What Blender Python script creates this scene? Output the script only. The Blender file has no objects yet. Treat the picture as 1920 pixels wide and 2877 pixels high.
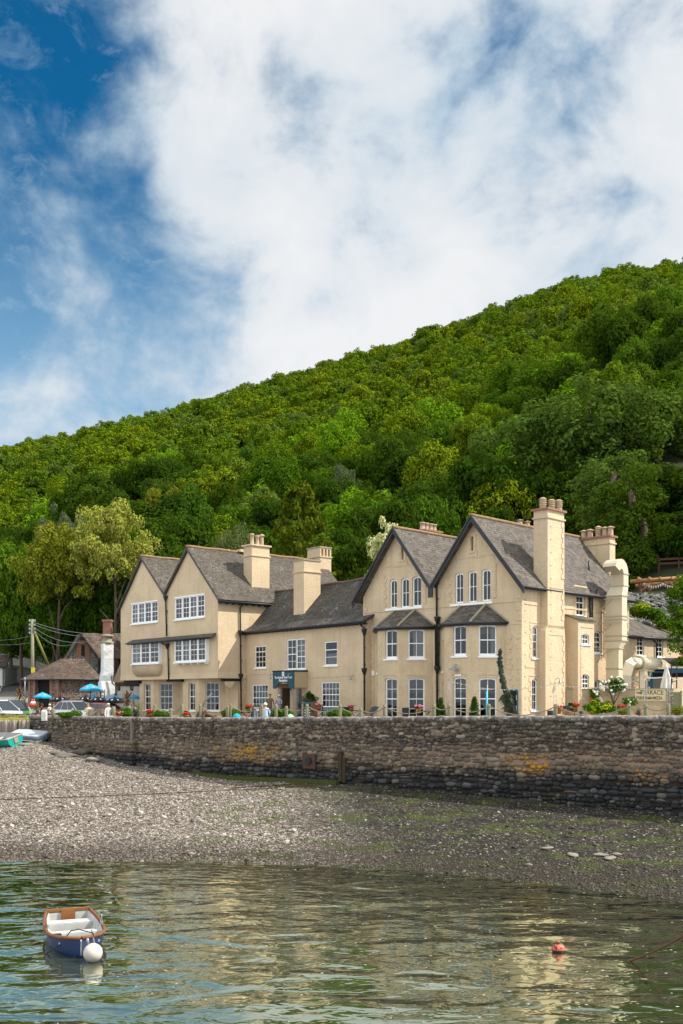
import bpy, bmesh, math, random
import numpy as np
from mathutils import Vector, Matrix, noise
from mathutils.geometry import delaunay_2d_cdt
R = random.Random(7)
PI = math.pi
S = bpy.context.scene
COL = S.collection
# ---------------------------------------------------------------- camera
FPX, HOR, EYE = 2900.0, 1958.0, 1.65
cam = bpy.data.objects.new('camera', bpy.data.cameras.new('camera'))
COL.objects.link(cam)
cam.location = (0, 0, EYE)
cam.rotation_euler = (PI / 2, 0, 0)
cam.data.sensor_fit = 'HORIZONTAL'
cam.data.sensor_width = 24
cam.data.lens = FPX / 1920 * 24
cam.data.shift_y = (HOR - 1438.5) / 1920
cam.data.clip_end = 3000
S.camera = cam
# ---------------------------------------------------------------- light and sky
SUN_EL, SUN_AZ = 47, 96          # azimuth from +Y (view direction) towards +X
sun = bpy.data.objects.new('sun', bpy.data.lights.new('sun', 'SUN'))
COL.objects.link(sun)
sun.data.energy = 4.2
sun.data.angle = math.radians(0.6)
sun.data.color = (1, .95, .86)
sd = Vector((math.sin(math.radians(SUN_AZ)) * math.cos(math.radians(SUN_EL)), math.cos(math.radians(SUN_AZ)) * math.cos(math.radians(SUN_EL)), math.sin(math.radians(SUN_EL))))
sun.rotation_euler = sd.to_track_quat('Z', 'Y').to_euler()
S.view_settings.view_transform = 'Standard'
S.view_settings.look = 'None'
S.view_settings.gamma = 1
S.view_settings.exposure = 0.5
S.render.engine = 'CYCLES'
S.cycles.max_bounces = 7
S.cycles.diffuse_bounces = 3
S.cycles.glossy_bounces = 4
S.cycles.transparent_max_bounces = 12
S.cycles.caustics_reflective = False
S.cycles.caustics_refractive = False

class NT:
    """small helper for node trees"""
    def __init__(s, nt): s.nt = nt
    def n(s, t, **kw):
        nd = s.nt.nodes.new('ShaderNode' + t)
        for k, v in kw.items():
            if k.startswith('i_'):
                key = k[2:]
                key = int(key) if key.isdigit() else key.replace('_', ' ')
                s.set(nd.inputs[key], v)
            else: setattr(nd, k, v)
        return nd
    def set(s, inp, v):
        if isinstance(v, bpy.types.NodeSocket): s.nt.links.new(v, inp)
        elif isinstance(v, bpy.types.Node): s.nt.links.new(v.outputs[0], inp)
        else:
            if hasattr(inp.default_value, '__len__') and len(inp.default_value) == 4 and len(v) == 3: v = (*v, 1)
            inp.default_value = v
    def math(s, op, a, b=0.0, c=0.0, clamp=False):
        nd = s.n('Math', operation=op, use_clamp=clamp)
        s.set(nd.inputs[0], a); s.set(nd.inputs[1], b)
        if len(nd.inputs) > 2: s.set(nd.inputs[2], c)
        return nd.outputs[0]
    def vmath(s, op, a, b):
        nd = s.n('VectorMath', operation=op)
        s.set(nd.inputs[0], a); s.set(nd.inputs[1], b)
        return nd
    def mix(s, f, a, b, blend='MIX'):
        nd = s.n('Mix', data_type='RGBA', blend_type=blend)
        s.set(nd.inputs[0], f); s.set(nd.inputs[6], a); s.set(nd.inputs[7], b)
        return nd.outputs[2]
    def noise(s, vec, scale, detail=4, rough=.55, dist=0):
        nd = s.n('TexNoise', i_Scale=scale, i_Detail=detail, i_Roughness=rough, i_Distortion=dist)
        if vec is not None: s.set(nd.inputs['Vector'], vec)
        return nd.outputs[0]
    def ramp(s, f, stops, interp='LINEAR'):
        nd = s.n('ValToRGB')
        cr = nd.color_ramp; cr.interpolation = interp
        while len(cr.elements) < len(stops): cr.elements.new(.5)
        for e, (p, c) in zip(cr.elements, stops):
            e.position = p
            e.color = (c, c, c, 1) if isinstance(c, (int, float)) else (*c, 1)
        s.set(nd.inputs[0], f)
        return nd.outputs[0]
    def smooth(s, v, a, b):
        nd = s.n('MapRange', interpolation_type='SMOOTHSTEP')
        s.set(nd.inputs[0], v); nd.inputs[1].default_value = a; nd.inputs[2].default_value = b
        return nd.outputs[0]
    def scalev(s, vec, v, loc=(0, 0, 0)):
        nd = s.n('Mapping'); s.set(nd.inputs[0], vec); nd.inputs['Scale'].default_value = v; nd.inputs['Location'].default_value = loc
        return nd.outputs[0]

SKYOFF = (1.37, .77, 2.10)
W = bpy.data.worlds.new('World'); S.world = W; W.use_nodes = True
w = NT(W.node_tree); W.node_tree.nodes.clear()
sky = w.n('TexSky', sky_type='NISHITA', sun_disc=False, sun_elevation=math.radians(SUN_EL), sun_rotation=math.radians(SUN_AZ), air_density=1.0, dust_density=.3, ozone_density=3.0)
tc = w.n('TexCoord')
dirv = tc.outputs['Generated']
def pdir(px, py):
    return Vector(((px - 960) / FPX, 1, (HOR - py) / FPX)).normalized()
cov = None
# gaps in the cloud: direction, angular size, strength
for px, py, rad, st in [(110, 110, 180, .34), (20, 190, 90, .12), (350, 400, 80, .34), (300, 540, 110, .44), (90, 640, 150, .60), (40, 850, 180, .42), (290, 780, 140, .46), (230, 960, 200, .22),
                        (870, 200, 110, .07), (1340, 20, 150, .15), (1860, 20, 200, .20), (60, 1130, 300, .24), (330, 1080, 200, .08), (480, 60, 150, .07), (640, 950, 200, .03), (-500, 500, 500, .2)]:
    d = pdir(px, py)
    k = 1.45 / (rad / FPX) ** 2
    dt = w.vmath('DOT_PRODUCT', dirv, tuple(d)).outputs['Value']
    g = w.math('MULTIPLY', w.math('EXPONENT', w.math('MULTIPLY', w.math('SUBTRACT', dt, 1.0), k)), st * .62)
    cov = g if cov is None else w.math('ADD', cov, g)
cov0 = cov; cov = w.math('MULTIPLY', w.math('SUBTRACT', 1.0, w.math('EXPONENT', w.math('MULTIPLY', cov, -4.2))), .315)
d = pdir(120, 60); dt = w.vmath('DOT_PRODUCT', dirv, tuple(d)).outputs['Value']
cov = w.math('ADD', cov, w.math('MULTIPLY', w.math('EXPONENT', w.math('MULTIPLY', w.math('SUBTRACT', dt, 1.0), 1.2 / (200 / FPX) ** 2)), .07))
sc3 = w.scalev(dirv, (1, .7, 1.25), SKYOFF)
n1 = w.noise(sc3, 8.5, 10, .56, .25)
n2 = w.noise(sc3, 38, 8, .60, .2)
nn = w.math('ADD', w.math('MULTIPLY', n1, .82), w.math('ADD', w.math('MULTIPLY', n2, .22), .0))
den = w.math('SUBTRACT', nn, cov)
cf = w.smooth(den, .13, .50)
wisp = w.math('MULTIPLY', w.smooth(w.noise(sc3, 24, 10, .68, .5), .46, .70), .42)
cf2 = w.math('MAXIMUM', w.math('ADD', w.math('MULTIPLY', cf, .95), .02), w.math('MULTIPLY', wisp, w.smooth(den, -.10, .22)))
shade = w.math('SUBTRACT', w.math('ADD', w.math('MULTIPLY', n1, .55), w.math('MULTIPLY', w.noise(sc3, 4, 6, .5), .55)), w.math('MULTIPLY', cov, .6))
ccol = w.ramp(shade, [(.26, (.34, .52, .70)), (.40, (.55, .68, .79)), (.50, (.76, .815, .865)), (.62, (.90, .91, .925))])
boost = w.math('ADD', w.math('MULTIPLY', w.smooth(w.n('SeparateXYZ', i_0=dirv).outputs[1], .75, -.2), 5.0), 7.0)  # clouds brightened beside and behind the camera, added to lift the shaded walls
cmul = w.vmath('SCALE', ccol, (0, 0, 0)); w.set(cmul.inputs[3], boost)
hs = w.n('HueSaturation', i_Saturation=1.6, i_Value=.70, i_Color=sky.outputs[0])
hs.inputs['Hue'].default_value = .492
hz_ = w.math('MULTIPLY', w.smooth(w.n('SeparateXYZ', i_0=dirv).outputs[2], .48, .22), .55)
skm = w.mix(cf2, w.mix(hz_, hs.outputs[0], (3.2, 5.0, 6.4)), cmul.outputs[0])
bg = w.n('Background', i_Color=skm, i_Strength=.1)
wo = w.n('OutputWorld'); W.node_tree.links.new(bg.outputs[0], wo.inputs[0])

# ---------------------------------------------------------------- object helpers
ORG = {}
def org(o): return ORG.get(o.name, Vector((0, 0, 0))) if o else Vector((0, 0, 0))
def tag(o, label=None, cat=None, group=None, kind=None):
    if label: o['label'] = label
    if cat: o['category'] = cat
    if group: o['group'] = group
    if kind: o['kind'] = kind
    return o
def thing(name, label, cat, loc=(0, 0, 0), group=None):
    o = bpy.data.objects.new(name, None); COL.objects.link(o)
    o.empty_display_size = .2
    o.location = loc; ORG[o.name] = Vector(loc)
    return tag(o, label, cat, group)
def copy_tree(o, parent=None):
    c = o.copy(); COL.objects.link(c); c.parent = parent
    for ch in list(o.children): copy_tree(ch, c)
    return c
class MB:
    def __init__(s): s.v = []; s.f = []; s.m = []; s.uv = []; s.sm = []; s.mi = 0; s.smooth = False
    def add(s, vs, fs, uvs=None):
        o = len(s.v); s.v += [tuple(p) for p in vs]
        for k, f in enumerate(fs):
            s.f.append([i + o for i in f]); s.m.append(s.mi); s.sm.append(s.smooth)
            s.uv.append(uvs[k] if uvs else None)
    def hexa(s, p):      # 8 points: bottom ring 0-3, top ring 4-7
        s.add(p, [(3, 2, 1, 0), (4, 5, 6, 7), (0, 1, 5, 4), (1, 2, 6, 5), (2, 3, 7, 6), (3, 0, 4, 7)])
    def box(s, fr, s0, s1, d0, d1, z0, z1):
        s.hexa([fr.W(a, b, c) for c in (z0, z1) for a, b in ((s0, d0), (s1, d0), (s1, d1), (s0, d1))])
    def cbox(s, c, sz, rz=0, M=None):
        x, y, z = sz[0] / 2, sz[1] / 2, sz[2] / 2
        m = Matrix.Translation(Vector(c)) @ (M if M else Matrix.Rotation(rz, 4, 'Z'))
        s.hexa([m @ Vector((a, b, q)) for q in (-z, z) for a, b in ((-x, -y), (x, -y), (x, y), (-x, y))])
    def bar(s, p, q, wd, ht):
        p, q = Vector(p), Vector(q); d = (q - p)
        m = d.to_track_quat('Y', 'Z').to_matrix().to_4x4(); L = d.length / 2
        m = Matrix.Translation((p + q) / 2) @ m
        s.hexa([m @ Vector((a, b, z)) for z in (-ht / 2, ht / 2) for a, b in ((-wd / 2, -L), (wd / 2, -L), (wd / 2, L), (-wd / 2, L))])
    def tube(s, pts, r, n=8, cap=True):
        pts = [Vector(p) for p in pts]; rs = r if isinstance(r, (list, tuple)) else [r] * len(pts)
        rings = []; up = Vector((0, 0, 1))
        t0 = (pts[1] - pts[0]).normalized()
        if abs(t0.dot(up)) > .9: up = Vector((1, 0, 0))
        x = t0.cross(up).normalized()
        for i, p in enumerate(pts):
            t = (pts[min(i + 1, len(pts) - 1)] - pts[max(i - 1, 0)]).normalized()
            x = (x - t * x.dot(t)).normalized(); y = t.cross(x)
            rings.append([p + (x * math.cos(a) + y * math.sin(a)) * rs[i] for a in [2 * PI * k / n for k in range(n)]])
        vs = [q for rg in rings for q in rg]
        fs = [(i * n + k, i * n + (k + 1) % n, (i + 1) * n + (k + 1) % n, (i + 1) * n + k) for i in range(len(pts) - 1) for k in range(n)]
        if cap: fs += [tuple(range(n))[::-1], tuple((len(pts) - 1) * n + k for k in range(n))]
        old = s.smooth; s.smooth = n > 5; s.add(vs, fs); s.smooth = old
    def lathe(s, c, prof, n=16, sx=1, sy=1):
        c = Vector(c); vs = []
        for r, z in prof: vs += [c + Vector((r * sx * math.cos(2 * PI * k / n), r * sy * math.sin(2 * PI * k / n), z)) for k in range(n)]
        m = len(prof)
        fs = [(i * n + k, i * n + (k + 1) % n, (i + 1) * n + (k + 1) % n, (i + 1) * n + k) for i in range(m - 1) for k in range(n)]
        fs += [tuple(range(n))[::-1], tuple((m - 1) * n + k for k in range(n))]
        old = s.smooth; s.smooth = True; s.add(vs, fs); s.smooth = old
    def ball(s, c, rx, ry=None, rz=None, n=12, m=8):
        ry = ry or rx; rz = rz or rx
        prof = [(max(1e-3, math.sin(PI * i / m)), -math.cos(PI * i / m) * rz) for i in range(m + 1)]
        s.lathe(c, prof, n, rx, ry)
    def slab(s, p0, p1, p2, p3, th):
        """roof slab; p0-p1 the eave, p3-p2 the ridge; uv in metres on the top"""
        p = [Vector(q) for q in (p0, p1, p2, p3)]
        nrm = (p[1] - p[0]).cross(p[3] - p[0]).normalized()
        if nrm.z < 0: nrm = -nrm
        b = [q - nrm * th for q in p]
        e = (p[1] - p[0]).normalized(); f = (p[3] - p[0]); f = (f - e * f.dot(e)).normalized()
        uv = [((q - p[0]).dot(e), (q - p[0]).dot(f)) for q in p]
        s.add(b + p, [(3, 2, 1, 0), (4, 5, 6, 7), (0, 1, 5, 4), (1, 2, 6, 5), (2, 3, 7, 6), (3, 0, 4, 7)], [None, uv, None, None, None, None])
    def prism(s, fr, poly, d0, d1):
        """extrude polygon given in (s, z) of a frame from d0 to d1"""
        n = len(poly)
        vs = [fr.W(a, d0, z) for a, z in poly] + [fr.W(a, d1, z) for a, z in poly]
        s.add(vs, [tuple(range(n)), tuple(range(n, 2 * n))[::-1]] + [(i, (i + 1) % n, n + (i + 1) % n, n + i) for i in range(n)], [[tuple(q) for q in poly], [tuple(q) for q in poly][::-1]] + [None] * n)
    def build(s, name, mats, parent=None, label=None, off=None):
        me = bpy.data.meshes.new(name)
        o0 = off if off is not None else org(parent)
        me.from_pydata([(x - o0[0], y - o0[1], z - o0[2]) for x, y, z in s.v], [], s.f)
        for m in (mats if isinstance(mats, (list, tuple)) else [mats]): me.materials.append(m)
        me.polygons.foreach_set('material_index', s.m)
        me.polygons.foreach_set('use_smooth', s.sm)
        if len(s.f) < 30000:
            L = me.uv_layers.new(name='UVMap'); dat = []
            for f, u in zip(s.f, s.uv):
                if u is None:
                    for i in f: dat += [s.v[i][0] * .7 + s.v[i][1] * .7, s.v[i][2]]
                else:
                    for q in u: dat += [q[0], q[1]]
            L.data.foreach_set('uv', dat)
        me.update()
        o = bpy.data.objects.new(name, me); COL.objects.link(o)
        if parent is not None: o.parent = parent; ORG[o.name] = org(parent)
        elif off is not None: o.location = off
        if label: o['label'] = label
        return o
class Fr:
    """vertical plane: origin, direction a along it, outward normal n"""
    def __init__(s, O, a, n): s.O = Vector(O[:2]); s.a = Vector(a).normalized(); s.n_ = Vector(n).normalized()
    def W(s, a, d, z): p = s.O + s.a * a + s.n_ * d; return Vector((p.x, p.y, z))
    def S(s, px, d=0):
        t = (px - 960) / FPX; o = s.O + s.n_ * d
        return (t * o.y - o.x) / (s.a.x - t * s.a.y)
    def Z(s, px, py, d=0):
        a = s.S(px, d); return EYE + (HOR - py) / FPX * s.W(a, d, 0).y
    def rect(s, x0, x1, y0, y1, d=0):
        a, b = sorted((s.S(x0, d), s.S(x1, d))); xm = (x0 + x1) / 2
        return a, b, s.Z(xm, y1, d), s.Z(xm, y0, d)
    def shift(s, a=0, d=0):
        p = s.W(a, d, 0); return Fr(p, s.a, s.n_)
def at(px, py, Y): return Vector(((px - 960) / FPX * Y, Y, EYE + (HOR - py) / FPX * Y))
def atx(px, Y, z=0): return Vector(((px - 960) / FPX * Y, Y, z))
def onz(px, py, z):
    Y = (EYE - z) * FPX / (py - HOR); return atx(px, Y, z)
XY = Fr((0, 0), (1, 0), (0, -1))
def text(parent, body, size, c, right, nrm, mat, ext=.004, name='lettering', sx=1, bold=0.0):
    cu = bpy.data.curves.new('lettering', 'FONT'); cu.body = body; cu.size = size
    cu.align_x = 'CENTER'; cu.align_y = 'CENTER'; cu.extrude = ext; cu.offset = bold; cu.resolution_u = 3
    o = bpy.data.objects.new('t', cu); COL.objects.link(o)
    me = bpy.data.meshes.new_from_object(o.evaluated_get(bpy.context.evaluated_depsgraph_get()))
    bpy.data.objects.remove(o)
    x = Vector((*right, 0)).normalized(); y = Vector((0, 0, 1)); z = x.cross(y)
    M_ = Matrix((x, y, z)).transposed().to_4x4(); M_ = Matrix.Translation(Vector(c) - org(parent)) @ M_ @ Matrix.Diagonal((sx, 1, 1, 1))
    me.transform(M_); me.materials.clear(); me.materials.append(mat)
    me.name = name
    t = bpy.data.objects.new(name, me); COL.objects.link(t); t.parent = parent
    return t

# ---------------------------------------------------------------- materials
def newmat(name):
    m = bpy.data.materials.new(name); m.use_nodes = True
    t = NT(m.node_tree); b = m.node_tree.nodes['Principled BSDF']
    return m, t, b
def flat(name, col, rough=.7, metal=0, var=.12, scale=3, bump=0, bscale=30, spec=.3):
    m, t, b = newmat(name)
    g = t.n('NewGeometry').outputs['Position']
    n = t.noise(g, scale, 5, .6)
    c = t.mix(n, tuple(x * (1 - var) for x in col), tuple(min(1, x * (1 + var)) for x in col))
    t.set(b.inputs['Base Color'], c)
    b.inputs['Roughness'].default_value = rough; b.inputs['Metallic'].default_value = metal
    b.inputs['Specular IOR Level'].default_value = spec
    if bump:
        bp = t.n('Bump', i_Strength=bump, i_Distance=.02, i_Height=t.noise(g, bscale, 4, .6)); t.set(b.inputs['Normal'], bp)
    return m
def wallmat(name, col, bump=.95, stain=.25, bsc=9):
    m, t, b = newmat(name)
    g = t.n('NewGeometry').outputs['Position']
    n = t.noise(g, .55, 6, .6)
    c = t.mix(t.smooth(n, .35, .7), tuple(x * (1 - stain * .45) for x in col), tuple(x * 1.04 for x in col))
    st = t.noise(t.scalev(g, (3.2, 3.2, .35)), 1.0, 6, .65)
    c = t.mix(t.math('MULTIPLY', t.smooth(st, .50, .72), stain * 1.6), c, tuple(x * f for x, f in zip(col, (.66, .60, .52))))
    bz_ = t.math('MULTIPLY', t.smooth(t.math('ADD', t.n('SeparateXYZ', i_0=g).outputs[2], t.math('MULTIPLY', n, 1.5)), 1.7, .5), .35)
    c = t.mix(bz_, c, tuple(x * f for x, f in zip(col, (.62, .58, .5))))
    sp = t.noise(g, bsc * 1.1, 5, .7)
    c = t.mix(t.math('MULTIPLY', t.smooth(sp, .3, .5), 1), tuple(x * .84 for x in col), c)
    t.set(b.inputs['Base Color'], c); b.inputs['Roughness'].default_value = .85; b.inputs['Specular IOR Level'].default_value = .2
    h = t.math('ADD', t.noise(g, bsc, 5, .65), t.math('MULTIPLY', t.noise(g, 2.2, 3, .5), .8))
    t.set(b.inputs['Normal'], t.n('Bump', i_Strength=bump, i_Distance=.05, i_Height=h))
    return m
def roofmat(name, c1, c2, mort, bw, bh, lichen=(.45, .44, .40), lam=.35, yel=(.32, .20, .03), yam=.1, off=.5, moss=0, rough=.75):
    m, t, b = newmat(name)
    uv = t.n('UVMap').outputs[0]; g = t.n('NewGeometry').outputs['Position']
    wob = t.vmath('ADD', uv, t.vmath('SCALE', t.n('TexNoise', i_Vector=g, i_Scale=1.5).outputs['Color'], (0, 0, 0)).outputs[0])
    wob.inputs[1].links[0].from_node.inputs[3].default_value = .05
    br = t.n('TexBrick', offset=off, i_Vector=wob, i_Color1=c1, i_Color2=c2, i_Mortar=mort, i_Scale=1.0, i_Bias=0.0)
    br.inputs['Mortar Size'].default_value = .013; br.inputs['Brick Width'].default_value = bw; br.inputs['Row Height'].default_value = bh
    br.inputs['Mortar Smooth'].default_value = .3
    v = t.n('TexVoronoi', i_Vector=t.scalev(uv, (1 / bw, 1 / bh, 1)), i_Scale=1.0)
    c = t.mix(.55, br.outputs[0], t.mix(t.ramp(v.outputs['Color'], [(.1, 0.), (.9, 1.)]), tuple(x * .55 for x in c1), tuple(x * 1.5 for x in c2)))
    n = t.noise(g, .8, 8, .7); n2 = t.noise(g, 9, 5, .75)
    lf = t.math('MULTIPLY', t.smooth(n, .48, .68), t.smooth(n2, .52, .62))
    c = t.mix(t.math('MULTIPLY', lf, lam), c, lichen)
    ny = t.noise(g, 1.7, 8, .75)
    c = t.mix(t.math('MULTIPLY', t.smooth(ny, .60, .72), yam), c, yel)
    if moss:
        c = t.mix(t.math('MULTIPLY', t.smooth(t.noise(g, 1.1, 7, .7), .58, .72), moss), c, (.07, .085, .015))
    t.set(b.inputs['Base Color'], c); b.inputs['Roughness'].default_value = rough; b.inputs['Specular IOR Level'].default_value = .35
    # every course steps: saw-tooth height down each row
    sep = t.n('SeparateXYZ', i_0=wob)
    saw = t.math('FRACT', t.math('DIVIDE', sep.outputs[1], bh))
    h = t.math('SUBTRACT', t.math('ADD', t.math('MULTIPLY', br.outputs['Fac'], -.6), t.math('MULTIPLY', n2, .6)), saw)
    t.set(b.inputs['Normal'], t.n('Bump', i_Strength=.8, i_Distance=.03, i_Height=h))
    return m
def rubble(name, cols, mort, sx=3.2, sy=5.0, lich=.2):
    m, t, b = newmat(name)
    uv = t.n('UVMap').outputs[0]; g = t.n('NewGeometry').outputs['Position']
    sv = t.scalev(uv, (sx, sy, 1))
    v = t.n('TexVoronoi', i_Vector=sv, i_Scale=1.0, i_Randomness=.85); ve = t.n('TexVoronoi', feature='DISTANCE_TO_EDGE', i_Vector=sv, i_Scale=1.0, i_Randomness=.85)
    n2 = t.noise(g, 8, 5, .7)
    c = t.ramp(t.n('SeparateColor', i_0=v.outputs['Color']).outputs[0], [(i / (len(cols) - 1), q) for i, q in enumerate(cols)])
    c = t.mix(t.math('MULTIPLY', n2, .5), c, tuple(x * .4 for x in cols[0]))
    e = t.smooth(t.math('ADD', ve.outputs['Distance'], t.math('MULTIPLY', n2, .04)), .045, .10)
    c = t.mix(e, mort, c)
    c = t.mix(t.math('MULTIPLY', t.smooth(t.noise(g, 3, 8, .7), .6, .7), lich), c, (.35, .33, .25))
    t.set(b.inputs['Base Color'], c); b.inputs['Roughness'].default_value = .9; b.inputs['Specular IOR Level'].default_value = .2
    h = t.math('ADD', t.smooth(ve.outputs['Distance'], 0, .25), t.math('MULTIPLY', n2, .4))
    t.set(b.inputs['Normal'], t.n('Bump', i_Strength=.9, i_Distance=.06, i_Height=h))
    return m
def brickmat(name, c1, c2, mort, bw=.23, bh=.078):
    m, t, b = newmat(name)
    uv = t.n('UVMap').outputs[0]; g = t.n('NewGeometry').outputs['Position']
    br = t.n('TexBrick', i_Vector=uv, i_Color1=c1, i_Color2=c2, i_Mortar=mort, i_Scale=1.0)
    br.inputs['Mortar Size'].default_value = .012; br.inputs['Brick Width'].default_value = bw; br.inputs['Row Height'].default_value = bh
    c = t.mix(t.math('MULTIPLY', t.noise(g, 6, 5, .7), .6), br.outputs[0], tuple(x * .5 for x in c1))
    t.set(b.inputs['Base Color'], c); b.inputs['Roughness'].default_value = .9
    t.set(b.inputs['Normal'], t.n('Bump', i_Strength=.5, i_Distance=.02, i_Height=t.math('SUBTRACT', t.noise(g, 20, 4, .6), br.outputs['Fac'])))
    return m
CREAM = wallmat('cream_painted_render', (.65, .505, .330))
CREAMB = wallmat('cream_painted_brickwork', (.65, .505, .330), .75, .28, 6.5)
WHITEW = wallmat('whitewashed_rubble', (.72, .72, .70), 1.0, .3, 5)
SLATE = roofmat('slate', (.064, .053, .042), (.118, .098, .078), (.018, .015, .014), .30, .19, yam=.3, lam=.5)
TILE = roofmat('stone_tiles', (.050, .042, .032), (.12, .10, .076), (.014, .011, .009), .17, .11, lam=.75, yam=.16)
TILEM = roofmat('mossy_stone_tiles', (.032, .027, .023), (.08, .068, .056), (.010, .009, .008), .17, .11, lichen=(.55, .55, .53), lam=.85, yam=.12, moss=.55)
CLAY = roofmat('old_clay_tiles', (.040, .027, .019), (.105, .068, .047), (.015, .010, .008), .3, .26, lichen=(.50, .44, .38), lam=1.0, yam=.2, moss=.5)
THATCH = flat('thatch', (.10, .08, .055), .95, var=.5, scale=6, bump=1, bscale=14)
RIDGE = flat('ridge_tiles', (.27, .17, .085), .9, var=.6, scale=5, bump=.5, bscale=12)
BLACK = flat('black_gloss_paint', (.010, .012, .016), .45, var=.3, spec=.5)
WHITE = flat('white_joinery_paint', (.88, .88, .86), .45, var=.04)
CAPST = flat('weathered_cap_stone', (.30, .26, .19), .9, var=.4, bump=.5)
POT = flat('terracotta_chimney_pot', (.43, .32, .215), .8, var=.3, scale=6)
POTR = flat('terracotta_plant_pot', (.42, .14, .06), .8, var=.2)
BRICK = brickmat('red_brick', (.33, .11, .06), (.42, .18, .10), (.30, .24, .19))
RUBBLE = rubble('brown_stone_rubble', [(.10, .075, .06), (.17, .13, .10), (.25, .19, .14), (.14, .10, .09)], (.33, .25, .19))
RUBBLEG = rubble('grey_stone_rubble', [(.10, .10, .10), (.2, .2, .19), (.30, .29, .27), (.15, .14, .13)], (.30, .28, .24))
TEAL = flat('dark_teal_paint', (.012, .070, .100), .55, var=.12)
TEALB = flat('blue_bench_paint', (.02, .13, .20), .55, var=.12)
WOOD = flat('grey_weathered_timber', (.27, .25, .17), .85, var=.3, scale=9, bump=.5)
WOODO = flat('orange_timber', (.34, .17, .065), .7, var=.25, scale=6)
WOODD = flat('dark_timber', (.07, .035, .02), .8, var=.3)
ROPE = flat('rope', (.26, .22, .16), .9, var=.2)
DUCTM = flat('cream_painted_sheet_metal', (.60, .52, .365), .5, 0, var=.16, scale=1.6, spec=.5)
DUCTE = flat('duct_flange', (.45, .40, .29), .5, var=.1)
GALV = flat('galvanised_steel', (.30, .32, .33), .5, .5)
LEAD = flat('lead_flashing', (.35, .35, .36), .6, .2)
BLUEP = flat('blue_parasol_cloth', (.02, .36, .60), .8, var=.08)
BLACKP = flat('black_parasol_cloth', (.012, .012, .014), .7, var=.2)
WHITEC = flat('white_cloth', (.75, .72, .66), .9, var=.05)
WHITEL = flat('white_lettering', (.80, .80, .80), .6, var=.02)
NAVYL = flat('navy_lettering', (.03, .05, .07), .7, var=.1)
SIGNC = flat('painted_cream_board', (.66, .53, .30), .8, var=.08)
DARK = flat('near_black_timber', (.012, .010, .009), .8)  # one even near-black for boards, beams and panels
BOARDC = flat('cream_boarding', (.52, .40, .23), .7, var=.05)
RED = flat('red_petals', (.65, .01, .012), .7, var=.3, scale=20)
PINK = flat('pink_petals', (.75, .16, .30), .7, var=.3, scale=20)
WPET = flat('white_petals', (.82, .80, .72), .7, var=.08, scale=20)
def glassmat():
    m = bpy.data.materials.new('window_glass'); m.use_nodes = True
    t = NT(m.node_tree); m.node_tree.nodes.clear()
    g = t.n('NewGeometry').outputs['Position']
    bp = t.n('Bump', i_Strength=.12, i_Distance=.02, i_Height=t.noise(g, 2.5, 2, .5))
    gl = t.n('BsdfGlossy', i_Roughness=.03, i_Color=(.9, .95, 1), i_Normal=bp)
    tr = t.n('BsdfTransparent', i_Color=(.50, .52, .53))
    fr = t.n('Fresnel', i_IOR=1.55, i_Normal=bp)
    mx = t.n('MixShader', i_0=t.math('ADD', fr.outputs[0], .01)); t.set(mx.inputs[1], tr); t.set(mx.inputs[2], gl)
    o = t.n('OutputMaterial'); m.node_tree.links.new(mx.outputs[0], o.inputs[0])
    return m
GLASS = glassmat()
CURT = flat('white_net_curtain', (.72, .72, .68), .9, var=.12, scale=7)
BLIND = flat('grey_roller_blind', (.30, .29, .27), .9, var=.1)
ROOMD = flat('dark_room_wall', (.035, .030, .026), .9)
def leafmat(name, cols, trans=.16, isl=.35):
    m = bpy.data.materials.new(name); m.use_nodes = True
    t = NT(m.node_tree); m.node_tree.nodes.clear()
    oi = t.n('ObjectInfo').outputs['Random']
    c = t.ramp(oi, [(i / (len(cols) - 1), q) for i, q in enumerate(cols)]) if len(cols) > 1 else cols[0]
    ri = t.n('NewGeometry').outputs['Random Per Island']
    c = t.mix(t.math('MULTIPLY', ri, isl), c, tuple(x * .45 for x in cols[0]))
    df = t.n('BsdfDiffuse', i_Color=c)
    tl = t.n('BsdfTranslucent', i_Color=t.mix(.5, c, (.25, .34, .02), 'MIX'))
    mx = t.n('MixShader', i_0=trans); t.set(mx.inputs[1], df); t.set(mx.inputs[2], tl)
    o = t.n('OutputMaterial'); m.node_tree.links.new(mx.outputs[0], o.inputs[0])
    return m
LF_HILL = leafmat('hill_leaves', [(.080, .150, .008), (.155, .230, .007), (.10, .170, .010), (.21, .27, .008), (.075, .135, .012), (.17, .24, .007), (.13, .185, .035), (.105, .19, .008)])
LF_DARK = leafmat('dark_leaves', [(.026, .062, .006), (.045, .088, .006), (.034, .075, .008), (.06, .105, .008)])
LF_BRIGHT = leafmat('bright_leaves', [(.15, .29, .010), (.13, .25, .010)])
LF_ASH = leafmat('ash_leaves', [(.085, .145, .024), (.075, .13, .02)])
LF_MID = leafmat('mid_leaves', [(.048, .115, .008), (.08, .155, .008), (.060, .13, .012)])
LF_GOLD = leafmat('golden_leaves', [(.33, .345, .06), (.33, .345, .06)])
LF_RUST = leafmat('rusty_leaves', [(.20, .22, .02), (.19, .21, .018)])
LF_OLIVE = leafmat('olive_leaves', [(.13, .155, .045), (.11, .14, .045)])
LF_GREY = leafmat('grey_green_leaves', [(.12, .15, .08), (.07, .085, .045)])
LF_CON = leafmat('yellow_green_needles', [(.085, .115, .006), (.08, .105, .008)])
LF_PALE = leafmat('pale_variegated_leaves', [(.62, .62, .28), (.62, .62, .28)])
LF_SHRUB = leafmat('shrub_leaves', [(.055, .14, .012), (.08, .17, .012)])
LF_YEL = leafmat('yellow_shrub_leaves', [(.30, .36, .012), (.28, .34, .012)])
LF_TOP = leafmat('clipped_leaves', [(.035, .075, .01), (.035, .075, .01)])
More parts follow.
